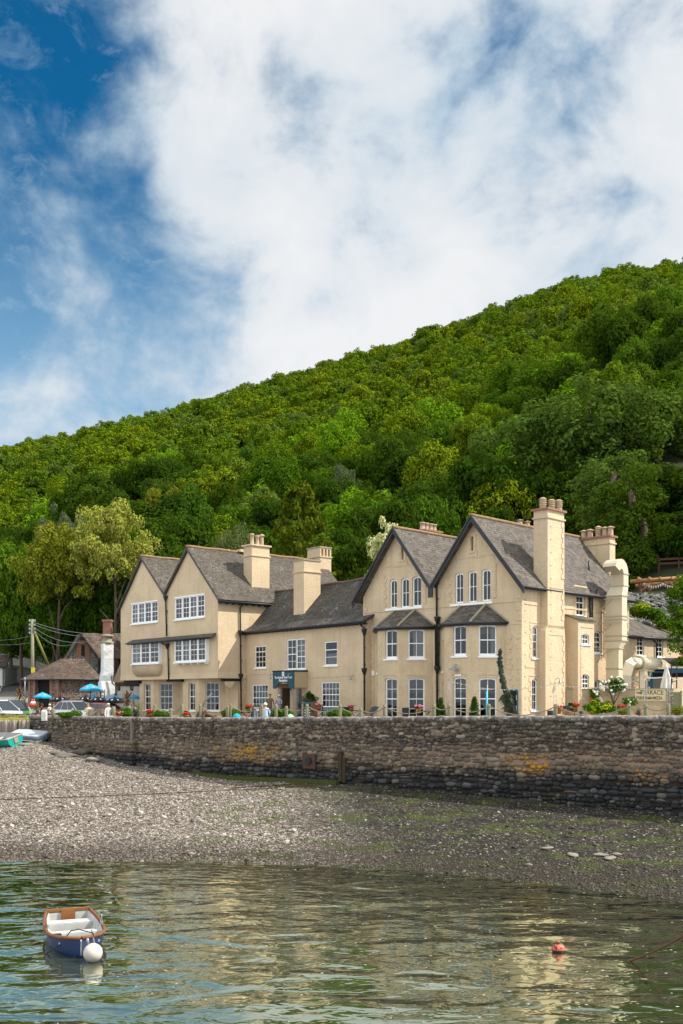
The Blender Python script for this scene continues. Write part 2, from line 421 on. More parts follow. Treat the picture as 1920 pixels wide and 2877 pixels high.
BARK = flat('bark', (.10, .075, .05), .95, var=.4, scale=5, bump=.6)
# ================================================================ SETTING
SKX = [-700, 0, 150, 310, 450, 600, 740, 870, 1000, 1100, 1250, 1400, 1600, 1750, 1920, 2600]
SKY = [1330, 1255, 1228, 1190, 1160, 1110, 1070, 1025, 988, 965, 908, 850, 780, 752, 735, 650]
def ss(x, a, b):
    x = min(1, max(0, (x - a) / (b - a))); return x * x * (3 - 2 * x)
def quayz(px, Y):
    L = 1 - ss(px, 330, 620)
    z = -.3 * L
    z += L * 1.25 * ss(Y, 88, 108)
    if Y > 104: z += L * (Y - 104) * .085
    return z
YR = 560
def terrain(x, y):
    px = 960 + FPX * x / max(y, 20); px = min(2600, max(-700, px))
    Y0 = float(np.interp(px, [-700, 0, 110, 210, 420, 700, 1200, 1500, 1750, 2600], [190, 178, 160, 128, 106, 102, 96, 86, 74, 64]))
    g = quayz(px, min(y, Y0))
    if y <= Y0: return g
    zr = EYE + (HOR - float(np.interp(px, SKX, SKY)) - float(np.interp(px, [0, 1920], [60, 70]))) / FPX * YR
    r = (y - Y0) / (YR - Y0)
    if r > 1: return zr - (y - YR) * .35
    bank = (6.0 * ss(px, 1450, 1760)) * ss(y - Y0, 0, 8) * (1 - r)
    return g + (zr - g) * r + bank + 1.2 * noise.noise(Vector((x * .03, y * .03, 0))) * min(1, (y - Y0) / 20)
def grid_obj(name, xs, ys, fn, mat, smooth=True):
    vs = [fn(a, b) for b in ys for a in xs]; n = len(xs)
    fs = [(j * n + i, j * n + i + 1, (j + 1) * n + i + 1, (j + 1) * n + i) for j in range(len(ys) - 1) for i in range(n - 1)]
    me = bpy.data.meshes.new(name); me.from_pydata([tuple(v) for v in vs], [], fs); me.materials.append(mat)
    me.polygons.foreach_set('use_smooth', [smooth] * len(fs)); me.update()
    o = bpy.data.objects.new(name, me); COL.objects.link(o); return o
HILLM = flat('woodland_floor', (.030, .035, .012), .95, var=.5, scale=.5, bump=.8, bscale=2)
ys = list(np.concatenate([np.linspace(64, 130, 45), np.linspace(133, 260, 40), np.linspace(266, 760, 60)]))
pxs = list(np.linspace(-1100, 2900, 121))
def hillv(px, y):
    y = max(y, 76 - 13 * ss(px, 300, 1400) + (y - 64) * .02)
    x = (px - 960) / FPX * y
    return (x, y, terrain(x, y) - .06)
tag(grid_obj('hill', pxs, ys, hillv, HILLM), kind='structure')
# quay line in plan: source px, distance, top py, base py
QW = [(2700, 37, 2014, 2345), (1980, 41, 2012, 2297), (1600, 44, 2012, 2258), (1280, 47, 2013, 2227), (985, 50, 2015, 2200), (640, 55, 2017, 2186), (385, 60, 2016, 2150), (225, 65, 2013, 2110), (85, 70, 2010, 2062)]
QP = []
for px, D, yt, yb in QW:
    x = (px - 960) / FPX * D
    QP.append((Vector((x, D)), EYE - (yt - HOR) / FPX * D, EYE - (yb - HOR) / FPX * D))
QL = [0]
for i in range(1, len(QP)): QL.append(QL[-1] + (QP[i][0] - QP[i - 1][0]).length)
def qat(s):
    """point, outward normal, top z, base z at distance s from the right end"""
    i = max(0, min(len(QP) - 2, next((k for k in range(len(QL) - 1) if QL[k + 1] >= s), len(QP) - 2)))
    f = (s - QL[i]) / (QL[i + 1] - QL[i]); a, b = QP[i], QP[i + 1]
    d = (b[0] - a[0]).normalized(); n = Vector((d.y, -d.x))
    if n.y > 0: n = -n
    return a[0].lerp(b[0], f), n, a[1] + (b[1] - a[1]) * f, a[2] + (b[2] - a[2]) * f
def qpx(px):
    """distance along the quay for a source column"""
    lo, hi = 0, QL[-1]
    for _ in range(40):
        m = (lo + hi) / 2; p = qat(m)[0]
        if 960 + FPX * p.x / p.y > px: lo = m
        else: hi = m
    return lo
# paved quay behind the wall
PAV = flat('quay_paving', (.20, .19, .17), .9, var=.25, scale=1.2, bump=.4, bscale=6)
def quayv(k, f):
    s = k * QL[-1]; p, n, zt, zb = qat(s); px = 960 + FPX * p.x / p.y
    Yb = float(np.interp(px, [-700, 0, 110, 210, 420, 700, 1200, 1500, 1750, 2600], [190, 178, 160, 128, 106, 102, 96, 86, 74, 64])) + 1
    y = p.y + .3 + (Yb - p.y - .3) * f; x = (px - 960) / FPX * y
    return (x, y, quayz(px, y))
tag(grid_obj('quay', list(np.linspace(0, 1, 60)), list(np.linspace(0, 1, 30)), quayv, PAV), kind='structure')
# left side car park beyond the end of the wall
def leftv(px, y): return ((px - 960) / FPX * y, y, quayz(px, y) - .004)
tag(grid_obj('car_park', list(np.linspace(-700, 95, 14)), list(np.linspace(71.5, 180, 30)), leftv, PAV), kind='structure')
# asphalt lane climbing the hill at the far left
ASPH = flat('lane_asphalt', (.055, .052, .050), .85, var=.3, scale=.8, bump=.3, bscale=8)
lane = [(-80, 78, 95), (-60, 92, 92), (-30, 106, 74), (0, 120, 90), (14, 134, 104), (10, 150, 112), (-25, 165, 106), (-100, 176, 90)]
mb = MB(); vs = []; n_ = 0
for l, y, r in lane:
    for q in range(6):
        px = l + (r - l) * q / 5; vs.append(((px - 960) / FPX * y, y, quayz(px, y) + .015))
mb.smooth = True
mb.add(vs, [(j * 6 + i, j * 6 + i + 1, (j + 1) * 6 + i + 1, (j + 1) * 6 + i) for j in range(len(lane) - 1) for i in range(5)])
tag(mb.build('road', ASPH), kind='structure')
for side, nm in ((0, 'left'), (2, 'right')):
    mb = MB(); pts = []
    for q in lane: pts.append(atx(q[side], q[1], quayz(q[side], q[1]) + .06))
    for a, b in zip(pts, pts[1:]): mb.bar(a, b, .16, .14)
    tag(mb.build('kerb', CAPST), kind='structure')
mb = MB()
vs = []
for y in (112, 122, 136, 150, 166):
    for px in (-260, (-2 if y < 130 else 8) if y < 160 else -40): vs.append(((px - 960) / FPX * y, y, quayz(px, y) + .03))
mb.add(vs, [(2 * i, 2 * i + 1, 2 * i + 3, 2 * i + 2) for i in range(4)])
GRASS = flat('rough_grass', (.09, .12, .02), .95, var=.5, scale=4, bump=1, bscale=14)
tag(mb.build('grass_verge', GRASS), kind='structure')

# ---- beach
WZ = EYE - 5.8
WLX = [-900, 0, 600, 960, 1280, 1600, 1920, 2700]; WLY = [2412, 2415, 2418, 2430, 2455, 2490, 2532, 2620]
def beachv(px, f):
    yw = float(np.interp(px, WLX, WLY)); Yw = 5.8 * FPX / (yw - HOR)
    if px > 85: p, n, zt, zb = qat(qpx(px)); Yb = p.y; zz = zb
    else: Yb = 70 + (85 - px) * .012; zz = -1.0 - .0005 * (85 - px)
    Y = Yw + (Yb + .4 - Yw) * f
    z = WZ + (zz - WZ) * (f if f > 0 else f * .8)
    if f > 0: z += .10 * math.sin(PI * min(1, f)) * (1 if px < 900 else -.3)
    x = (px - 960) / FPX * Y
    z += (.07 * noise.noise(Vector((x * .35, Y * .35, 3))) + .03 * noise.noise(Vector((x * 1.3, Y * 1.3, 9)))) * min(1, abs(f) * 6 + .25)
    return (x, Y, z)
BM, t, b = newmat('shingle')
g = t.n('NewGeometry').outputs['Position']
sx = t.n('SeparateXYZ', i_0=g)
dist = t.vmath('ADD', g, t.vmath('SCALE', t.n('TexNoise', i_Vector=g, i_Scale=4).outputs['Color'], (0, 0, 0)).outputs[0]); dist.inputs[1].links[0].from_node.inputs[3].default_value = .1
v1 = t.n('TexVoronoi', i_Vector=t.scalev(dist, (1, .62, 1)), i_Scale=11.0); v1e = t.n('TexVoronoi', feature='DISTANCE_TO_EDGE', i_Vector=t.scalev(dist, (1, .62, 1)), i_Scale=11.0)
cs = t.n('SeparateColor', i_0=v1.outputs['Color'])
peb = t.ramp(cs.outputs[0], [(0, (.075, .060, .046)), (.35, (.195, .155, .122)), (.65, (.37, .305, .245)), (.85, (.52, .46, .385)), (1, (.66, .60, .52))])
pebd = t.ramp(cs.outputs[1], [(0, (.014, .012, .008)), (.5, (.038, .032, .021)), (.8, (.08, .067, .045)), (.96, (.18, .16, .12)), (1, (.36, .33, .27))])
nl = t.noise(g, .16, 5, .6)
dm = t.smooth(t.math('ADD', sx.outputs[0], t.math('MULTIPLY', nl, 14)), 2.5, 10.5)
c = t.mix(dm, peb, pebd)
# weed nearer the wall foot and along the right half of the beach
gn = t.noise(t.scalev(g, (.55, .9, 1)), .8, 8, .68)
gm = t.math('MULTIPLY', t.smooth(gn, .505, .60), t.smooth(sx.outputs[0], -8.5, -2))
gc = t.mix(t.noise(g, 7, 4, .6), (.045, .065, .008), (.12, .155, .012))
c = t.mix(t.math('MULTIPLY', gm, t.smooth(t.noise(g, 6, 5, .7), .38, .52)), c, gc)
nb = t.noise(g, 1.1, 7, .7)
c = t.mix(t.math('MULTIPLY', t.smooth(nb, .52, .66), t.math('MULTIPLY', dm, .85)), c, (.014, .012, .011))
wet = t.smooth(sx.outputs[2], WZ + .42, WZ + .05)
c = t.mix(t.math('MULTIPLY', wet, .8), c, (.045, .033, .018))
c = t.mix(t.smooth(v1e.outputs['Distance'], .0, .06), (.03, .024, .018), c)
t.set(b.inputs['Base Color'], c); b.inputs['Roughness'].default_value = .8; b.inputs['Specular IOR Level'].default_value = .3
t.set(b.inputs['Normal'], t.n('Bump', i_Strength=1, i_Distance=.09, i_Height=t.math('ADD', t.smooth(v1e.outputs['Distance'], 0, .3), t.math('MULTIPLY', t.noise(g, 12, 4, .6), .4))))
BPX = list(np.linspace(-900, 2650, 240)); 
tag(grid_obj('beach', BPX, list(np.concatenate([np.linspace(-.9, 0, 12), np.linspace(.01, 1.04, 90)])), beachv, BM), kind='structure')

# ---- water
WM, t, b = newmat('harbour_water')
m = WM; m.node_tree.nodes.remove(b)
g = t.n('NewGeometry').outputs['Position']
hA = t.noise(t.scalev(g, (.6, 1.0, 1)), .85, 1, .4, .5)
hB = t.noise(t.scalev(g, (.8, 1.4, 1)), 2.1, 2, .45, .6)
hC = t.noise(t.scalev(g, (1, 1.6, 1)), 8, 2, .5)
hh = t.math('ADD', t.math('ADD', hA, t.math('MULTIPLY', hB, .22)), t.math('MULTIPLY', hC, .012))
bp = t.n('Bump', i_Strength=1.0, i_Distance=.085, i_Height=hh)
gl = t.n('BsdfGlossy', i_Roughness=.03, i_Color=(.88, .93, .78), i_Normal=bp)
sy = t.n('SeparateXYZ', i_0=g)
df = t.n('BsdfDiffuse', i_Color=t.mix(t.noise(g, .3, 4, .6), (.040, .052, .024), (.055, .062, .030)), i_Normal=bp)
lw = t.n('Fresnel', i_IOR=1.45, i_Normal=bp)
f = t.math('ADD', t.math('MULTIPLY', lw.outputs[0], 1.9), .20, clamp=True)
mx = t.n('MixShader', i_0=f); t.set(mx.inputs[1], df); t.set(mx.inputs[2], gl)
# floating foam flecks
fv = t.n('TexVoronoi', i_Vector=t.scalev(g, (.6, 1, 1)), i_Scale=3.3); fs_ = t.n('SeparateColor', i_0=fv.outputs['Color'])
dd = t.math('ADD', fv.outputs['Distance'], t.math('MULTIPLY', t.noise(g, 18, 3, .6), .12))
rad = t.math('MULTIPLY', t.math('POWER', fs_.outputs[0], 3), .11)
fm = t.math('MULTIPLY', t.math('LESS_THAN', dd, t.math('ADD', rad, .035)), t.smooth(t.noise(g, .35, 5, .7), .40, .56))
fv2 = t.n('TexVoronoi', i_Vector=t.scalev(g, (.6, 1, 1)), i_Scale=9); f2 = t.n('SeparateColor', i_0=fv2.outputs['Color'])
fm2 = t.math('MULTIPLY', t.math('LESS_THAN', fv2.outputs['Distance'], t.math('MULTIPLY', f2.outputs[1], .20)), t.math('MULTIPLY', t.math('GREATER_THAN', f2.outputs[0], .78), t.smooth(t.noise(g, .5, 5, .7), .36, .56)))
foam = t.n('BsdfDiffuse', i_Color=(.55, .55, .49))
m3 = t.n('MixShader', i_0=t.math('MAXIMUM', fm, fm2)); t.set(m3.inputs[1], mx); t.set(m3.inputs[2], foam)
t.set(m.node_tree.nodes['Material Output'].inputs[0], m3)
tag(grid_obj('water', list(np.linspace(-60, 60, 60)), list(np.linspace(2, 42, 60)), lambda x, y: (x, y, WZ + .008 * noise.noise(Vector((x * .4, y * .7, 0)))), WM), kind='structure')

# ---- quay wall
QS, t, b = newmat('quay_stones')
g = t.n('NewGeometry'); pos = g.outputs['Position']; ri = g.outputs['Random Per Island']
z = t.n('SeparateXYZ', i_0=pos).outputs[2]; x_ = t.n('SeparateXYZ', i_0=pos).outputs[0]
nz = t.noise(pos, .45, 7, .68); nf = t.noise(pos, 7, 6, .7)
c = t.ramp(ri, [(0, (.028, .021, .018)), (.3, (.085, .058, .042)), (.5, (.055, .055, .050)), (.7, (.13, .092, .064)), (.9, (.20, .16, .115)), (1, (.36, .30, .23))])
c = t.mix(t.math('MULTIPLY', t.smooth(nf, .42, .7), .5), c, (.19, .155, .115))
zz = t.math('ADD', z, t.math('MULTIPLY', t.math('SUBTRACT', nz, .5), 1.6))
lowt = t.smooth(zz, -1.45, -2.15)
cd = t.ramp(ri, [(0, (.010, .011, .012)), (.6, (.030, .032, .034)), (.9, (.065, .065, .062)), (1, (.13, .12, .11))])
midw = t.math('MULTIPLY', t.smooth(zz, -.45, -.85), t.smooth(zz, -1.9, -1.3))
c = t.mix(t.math('MULTIPLY', midw, .4), c, (.22, .18, .13))
lich = t.math('MULTIPLY', t.math('MULTIPLY', t.smooth(t.math('ADD', nf, t.math('MULTIPLY', t.math('SUBTRACT', nz, .5), .8)), .50, .60), t.smooth(zz, -.5, -1.0)), t.smooth(zz, -1.8, -1.3))
lx = t.math('ADD', t.math('ADD', t.math('MULTIPLY', t.smooth(x_, -7.6, -6), t.smooth(x_, -1.6, -3.4)), t.math('MULTIPLY', t.smooth(x_, 5.5, 9), .95)), .10)
c = t.mix(t.math('MULTIPLY', lich, lx), c, (.40, .20, .02))
c = t.mix(lowt, c, cd)
c = t.mix(t.math('MULTIPLY', t.smooth(z, -2.1, -2.6), t.math('MULTIPLY', t.smooth(t.noise(pos, .5, 4, .6), .5, .62), .55)), c, (.06, .065, .008))
t.set(b.inputs['Base Color'], c); b.inputs['Roughness'].default_value = .75; b.inputs['Specular IOR Level'].default_value = .35
t.set(b.inputs['Normal'], t.n('Bump', i_Strength=.9, i_Distance=.04, i_Height=t.noise(pos, 11, 5, .7)))
QM, t, b = newmat('quay_mortar')
pos = t.n('NewGeometry').outputs['Position']; z = t.n('SeparateXYZ', i_0=pos).outputs[2]
nz = t.noise(pos, .45, 7, .68); zz = t.math('ADD', z, t.math('MULTIPLY', t.math('SUBTRACT', nz, .5), 1.6))
xr = t.smooth(t.math('ADD', t.n('SeparateXYZ', i_0=pos).outputs[0], t.math('MULTIPLY', t.noise(pos, .25, 4, .6), 12)), 6, 13)
c = t.mix(t.smooth(t.noise(pos, 2.5, 6, .7), .4, .62), (.05, .038, .028), (.36, .29, .21))
c = t.mix(t.math('MULTIPLY', t.math('MULTIPLY', t.smooth(zz, -.55, -.9), t.smooth(zz, -1.75, -1.3)), t.math('MULTIPLY', xr, .8)), c, (.36, .225, .165))
c = t.mix(t.smooth(zz, -1.3, -1.8), c, (.035, .024, .018))
t.set(b.inputs['Base Color'], c); b.inputs['Roughness'].default_value = .95
t.set(b.inputs['Normal'], t.n('Bump', i_Strength=.8, i_Distance=.05, i_Height=t.noise(pos, 9, 5, .7)))
qroot = thing('quay_wall', 'long high rubble stone harbour wall running the width of the shingle beach', 'wall', tuple(qat(30)[0]) + (0,))
mb = MB(); ns = 220; nzq = 14; vs = []
for i in range(ns + 1):
    p, n, zt, zb = qat(QL[-1] * i / ns)
    for k in range(nzq + 1):
        z = zb - .6 + (zt - .1 - zb + .6) * k / nzq
        o = .03 * noise.noise(Vector((p.x * 1.5, p.y * 1.5, z * 1.5)))
        vs.append((p.x + n.x * o, p.y + n.y * o, z))
mb.smooth = True
mb.add(vs, [(i * (nzq + 1) + k, (i + 1) * (nzq + 1) + k, (i + 1) * (nzq + 1) + k + 1, i * (nzq + 1) + k + 1) for i in range(ns) for k in range(nzq)])
mb.build('mortar_face', QM, qroot)
def stone(mb, C, ex, ez, en, hw, hh, out, rr, nseg=9):
    """one rounded stone on a wall face"""
    ang0 = rr.random() * 6.28; sq = rr.uniform(.55, .95); jit = [rr.uniform(.86, 1.1) for _ in range(nseg)]
    ring = []
    for k in range(nseg):
        a = ang0 + 2 * PI * k / nseg; ca, sa = math.cos(a), math.sin(a)
        q = (abs(ca) ** (2 / sq * 1.0) + abs(sa) ** (2 / sq * 1.0)) ** (-sq / 2 * 1.0)
        ring.append((ca * q * jit[k], sa * q * jit[k]))
    vs = []
    tx, tz = rr.uniform(-.2, .2), rr.uniform(-.25, .35)
    for sc, o in ((1, -.02), (.93, .45), (.70, .85), (.3, 1.0)):
        for a, b_ in ring: vs.append(C + ex * (a * hw * sc) + ez * (b_ * hh * sc) + en * (out * o * (1 + (a * tx + b_ * tz))))
    fs = [(r * nseg + k, r * nseg + (k + 1) % nseg, (r + 1) * nseg + (k + 1) % nseg, (r + 1) * nseg + k) for r in range(3) for k in range(nseg)]
    fs.append(tuple(3 * nseg + k for k in range(nseg)))
    mb.add(vs, fs)
mb = MB(); mb.smooth = True; rr = random.Random(3)
s1 = qpx(2300)
zrow = .9
row = 0
while zrow > -4.0:
    h = rr.uniform(.10, .19) if zrow > -1.0 else rr.uniform(.14, .25)
    s = s1
    while s < QL[-1]:
        wd = h * rr.uniform(.9, 2.3) * (1.0 if rr.random() > .12 else 1.5)
        p, n, zt, zb = qat(s + wd / 2)
        zc = zrow - h / 2 + .16 * noise.noise(Vector((s * .8, row * 1.7, 0)))
        if zc < zt - .2 and zc > zb - .25 and s + wd < QL[-1] and rr.random() > .02:
            ex = Vector((-n.y, n.x, 0)); 
            C = Vector((p.x, p.y, zc + rr.uniform(-.03, .03)))
            if h > .17 and wd > .3 and rr.random() < .15:
                for q in (-1, 1): stone(mb, C + Vector((0, 0, q * h * .25)), ex, Vector((0, 0, 1)), Vector((n.x, n.y, 0)), wd / 2 * .95, h * .235, rr.uniform(.03, .06), rr, 7)
            else: stone(mb, C, ex, Vector((0, 0, 1)), Vector((n.x, n.y, 0)), wd / 2 * 1.10, h / 2 * 1.12, rr.uniform(.04, .10) + (0.04 if zc < -1.5 else 0), rr, 8)
        s += wd
    zrow -= h; row += 1
mb.build('stone_facing', QS, qroot)
COPE, t, b = newmat('coping_mortar'); g = t.n('NewGeometry').outputs['Position']
c = t.mix(t.smooth(t.noise(g, 1.6, 7, .7), .42, .58), (.085, .07, .062), (.20, .17, .145)); c = t.mix(t.math('MULTIPLY', t.smooth(t.noise(g, 5, 6, .75), .54, .60), .85), c, (.50, .46, .42))
t.set(b.inputs['Base Color'], c); b.inputs['Roughness'].default_value = .95; t.set(b.inputs['Normal'], t.n('Bump', i_Strength=1, i_Distance=.05, i_Height=t.noise(g, 6, 6, .7)))
mb = MB(); vs = []; ns = 420
for i in range(ns + 1):
    p, n, zt, zb = qat(QL[-1] * i / ns)
    j = [noise.noise(Vector((i * .35, k * 3.1, 5))) for k in range(6)]
    for k, (o, z) in enumerate(((.02, -.24), (.11, -.17), (.10, -.05), (.0, 0), (-.5, .02), (-.62, -.5))):
        o += .05 * j[k]; z += .05 * j[(k + 2) % 6]
        vs.append((p.x + n.x * o, p.y + n.y * o, zt + z))
mb.smooth = True
mb.add(vs, [(i * 6 + k, (i + 1) * 6 + k, (i + 1) * 6 + k + 1, i * 6 + k + 1) for i in range(ns) for k in range(5)])
mb.build('coping', COPE, qroot)
# footing ledge below the centre, timber fender posts, drain box
mb = MB()
for a, b_ in ((560, 960),):
    pts = [qat(qpx(q)) for q in np.linspace(a, b_, 14)]
    for (p, n, zt, zb), (p2, n2, _, zb2) in zip(pts, pts[1:]):
        q = [Vector((p.x, p.y, zb - .3)), Vector((p2.x, p2.y, zb2 - .3)), Vector((p2.x + n2.x * .45, p2.y + n2.y * .45, zb2 - .3)), Vector((p.x + n.x * .45, p.y + n.y * .45, zb - .3))]
        mb.hexa(q + [v + Vector((0, 0, .42)) for v in q])
WEED = flat('weedy_ledge', (.055, .065, .012), .85, var=.5, scale=4, bump=.8, bscale=12)
mb.build('footing_ledge', WEED, qroot)
def qpt(px, py, out=0):
    p, n, zt, zb = qat(qpx(px)); q = p + n * out
    return Vector((q.x, q.y, EYE - (py - HOR) / FPX * q.y)), n
c0, n0 = qpt(874, 2138, .02); ex = Vector((-n0.y, n0.x, 0)); en = Vector((n0.x, n0.y, 0))
f0 = Fr((c0.x, c0.y), ex[:2], n0)
mb = MB(); mb.box(f0, -.40, .40, 0, .16, c0.z - .38, c0.z + .33)
o = thing('drain_outlet', 'square rusty timber and iron outfall flap set low in the harbour wall', 'outfall', (c0.x, c0.y, c0.z))
mb.build('timber_surround', flat('rusty_brown_timber', (.085, .045, .03), .8, var=.4), o)
mb = MB(); M_ = [f0.W(0, .16, c0.z) + (ex * math.cos(a) + Vector((0, 0, 1)) * math.sin(a)) * .19 for a in [2 * PI * k / 20 for k in range(20)]]
mb.add(M_ + [v + en * .07 for v in M_], [tuple(range(20, 40))] + [(k, (k + 1) % 20, 20 + (k + 1) % 20, 20 + k) for k in range(20)])
mb.build('iron_flap', flat('wet_iron', (.03, .032, .036), .35, .6), o)
for px, y0, y1, lab, cl in ((378, 2030, 2092, 'pale weathered timber fender bolted to the stone buttress', (.20, .17, .13)), (963, 2112, 2196, 'dark rotten timber fender standing against the wall beside the weed', (.05, .04, .02))):
    a, n = qpt(px, y0, .14); b_, n = qpt(px, y1, .16)
    fr_ = Fr((a.x, a.y), (-n.y, n.x), n); mb = MB(); mb.box(fr_, -.10, .09, -.10, .08, b_.z, a.z)
    if px > 900: mb.box(fr_, .13, .30, -.12, .06, b_.z - .05, a.z - .3)
    tag(mb.build('fender_post', flat('fender_timber', cl, .9, var=.5, scale=6, bump=1, bscale=20), off=(a.x, a.y, b_.z)), lab, 'fender')
# buttress at the bend, with its own stones
p, n, zt, zb = qat(qpx(362)); fr_ = Fr(p, (-n.y, n.x), n)
bt = thing('stone_buttress', 'rounded stone buttress at the foot of the harbour wall under the pale fender', 'buttress', (p.x, p.y, zb))
mb = MB(); mb.box(fr_, -.95, .95, -.1, .38, zb - .5, -.95); mb.build('mortar_core', QM, bt)
mb = MB(); mb.smooth = True; z = zb - .1
while z < -.9:
    h = rr.uniform(.2, .3); s = -.98
    while s < .9:
        wd = rr.uniform(.2, .42); stone(mb, fr_.W(s + wd / 2, .38, z + h / 2), Vector((*fr_.a, 0)), Vector((0, 0, 1)), Vector((*n, 0)), wd / 2, h / 2, .08, rr); s += wd
    for sd_ in (-1, 1): stone(mb, fr_.W(sd_ * .95, .16, z + h / 2), Vector((*n, 0)), Vector((0, 0, 1)), Vector((*fr_.a, 0)) * sd_, .2, h / 2, .07, rr)
    z += h
mb.build('stone_facing', QS, bt)
# ---- scattered stuff: one object, many small instances of real meshes
def scatter(name, pts, rots, scls, kinds, protos, mat=None):
    me = bpy.data.meshes.new(name); me.from_pydata([tuple(p) for p in pts], [], [])
    for nm, ty, dat in (('rot', 'FLOAT_VECTOR', rots), ('scl', 'FLOAT_VECTOR', scls), ('kind', 'INT', kinds)):
        a = me.attributes.new(nm, ty, 'POINT')
        a.data.foreach_set('value' if ty == 'INT' else 'vector', np.array(dat, dtype=np.int32 if ty == 'INT' else np.float32).ravel())
    o = bpy.data.objects.new(name, me); COL.objects.link(o)
    ng = bpy.data.node_groups.new(name, 'GeometryNodeTree')
    ng.interface.new_socket('Geometry', in_out='INPUT', socket_type='NodeSocketGeometry')
    ng.interface.new_socket('Geometry', in_out='OUTPUT', socket_type='NodeSocketGeometry')
    N, L = ng.nodes, ng.links
    gi = N.new('NodeGroupInput'); go = N.new('NodeGroupOutput'); jn = N.new('GeometryNodeJoinGeometry')
    def attr(nm, ty):
        q = N.new('GeometryNodeInputNamedAttribute'); q.data_type = ty; q.inputs[0].default_value = nm; return q.outputs[0]
    ar, asc, ak = attr('rot', 'FLOAT_VECTOR'), attr('scl', 'FLOAT_VECTOR'), attr('kind', 'INT')
    for i, pr in enumerate(protos):
        cmpn = N.new('FunctionNodeCompare'); cmpn.data_type = 'INT'; cmpn.operation = 'EQUAL'
        L.new(ak, cmpn.inputs[2]); cmpn.inputs[3].default_value = i
        ob = N.new('GeometryNodeObjectInfo'); ob.inputs['Object'].default_value = pr; ob.inputs['As Instance'].default_value = True
        ip = N.new('GeometryNodeInstanceOnPoints')
        L.new(gi.outputs[0], ip.inputs['Points']); L.new(cmpn.outputs[0], ip.inputs['Selection']); L.new(ob.outputs['Geometry'], ip.inputs['Instance'])
        e2r = N.new('FunctionNodeEulerToRotation'); L.new(ar, e2r.inputs[0])
        L.new(e2r.outputs[0], ip.inputs['Rotation']); L.new(asc, ip.inputs['Scale'])
        L.new(ip.outputs[0], jn.inputs[0])
    L.new(jn.outputs[0], go.inputs[0])
    md = o.modifiers.new('scatter', 'NODES'); md.node_group = ng
    tag(o, kind='stuff')
    return o
def pebble_mesh(seed, sub, mat):
    bm = bmesh.new(); bmesh.ops.create_icosphere(bm, subdivisions=sub, radius=1)
    for v in bm.verts:
        d = noise.noise(v.co * 1.1 + Vector((seed * 7.3, 0, 0))) * .35 + noise.noise(v.co * 2.4 + Vector((0, seed * 3.1, 0))) * .15
        v.co *= 1 + d; v.co.z *= .55; v.co.x *= 1.25
    me = bpy.data.meshes.new('stone'); bm.to_mesh(me); bm.free(); me.materials.append(mat)
    me.polygons.foreach_set('use_smooth', [True] * len(me.polygons)); return me
PEB, t, b = newmat('loose_stone')
oi = t.n('ObjectInfo').outputs['Random']; g = t.n('NewGeometry').outputs['Position']
ct = t.ramp(oi, [(0, (.09, .075, .058)), (.4, (.205, .165, .13)), (.65, (.35, .29, .235)), (.88, (.50, .445, .375)), (1, (.66, .60, .52))])
cr = t.ramp(oi, [(0, (.018, .014, .010)), (.6, (.045, .036, .026)), (.82, (.10, .085, .06)), (.95, (.24, .21, .165)), (1, (.52, .48, .42))])
ct = t.mix(t.smooth(t.math('ADD', t.n('SeparateXYZ', i_0=g).outputs[0], t.math('MULTIPLY', t.noise(g, .16, 5, .6), 14)), 2.5, 10.5), ct, cr)
ct = t.mix(t.math('MULTIPLY', t.noise(g, 14, 4, .6), .4), ct, (.10, .085, .07))
gm2 = t.math('MULTIPLY', t.smooth(t.noise(t.scalev(g, (.55, .9, 1)), .8, 8, .68), .505, .60), t.smooth(t.n('SeparateXYZ', i_0=g).outputs[0], -8.5, -2))
ct = t.mix(t.math('MULTIPLY', gm2, t.math('MULTIPLY', t.math('LESS_THAN', oi, .8), .85)), ct, (.075, .10, .008)); ct = t.mix(t.math('MULTIPLY', t.smooth(t.n('SeparateXYZ', i_0=g).outputs[2], WZ + .42, WZ + .05), .62), ct, (.05, .037, .022)); t.set(b.inputs['Base Color'], ct); b.inputs['Roughness'].default_value = .8
BLD = flat('boulder', (.13, .115, .095), .9, var=.6, scale=5, bump=.8, bscale=14)
PM = [pebble_mesh(i, 1, PEB) for i in range(4)]; BMm = [pebble_mesh(9 + i, 3, BLD) for i in range(3)]
bspec = [(200, 2092, .55, 'large flat dark boulder at the foot of the wall'), (228, 2118, .62, 'widest flat brown boulder of the group below the wall'), (160, 2120, .40, 'low grey boulder left of the wide flat brown one'), (185, 2126, .42, 'angular grey boulder between its two flatter neighbours'),
         (262, 2138, .42, 'pale rounded boulder near the buttress'), (68, 2094, .30, 'pale boulder beside the upturned grey tender'), (655, 2068 + 90, .2, None), (1690, 2405, .26, 'pale white boulder on the dark shingle'), (1715, 2414, .30, 'broad pale boulder, lowest of the cluster near the water'), (1735, 2402, .20, 'small pale boulder at the right of the white cluster'), (1540, 2386, .26, 'single pale pointed stone above the algae edge'), (1610, 2405, .30, 'long low pale stone on the dark shingle')]
def beach_hit(px, py):
    lo, hi = -.2, 1.04
    for _ in range(40):
        m = (lo + hi) / 2; p = beachv(px, m)
        if HOR - (p[2] - EYE) / p[1] * FPX > py: lo = m
        else: hi = m
    return Vector(beachv(px, lo))
PALE = flat('pale_boulder', (.23, .205, .17), .9, var=.35, scale=5, bump=.6, bscale=14)
for i, (px, py, r, lb) in enumerate(bspec):
    if not lb: continue
    p = beach_hit(px, py); me = BMm[i % 3]
    if 'pale' in lb: me = me.copy(); me.materials[0] = PALE
    o = bpy.data.objects.new('boulder', me); COL.objects.link(o)
    o.location = p + Vector((0, 0, r * .1)); r *= .6 if px > 1000 else 1; o.scale = (r * 1.25, r, r * .75); o.rotation_euler = (0, 0, i * 1.3)
    tag(o, lb, 'boulder', 'boulders lying on the shingle')
protos = []
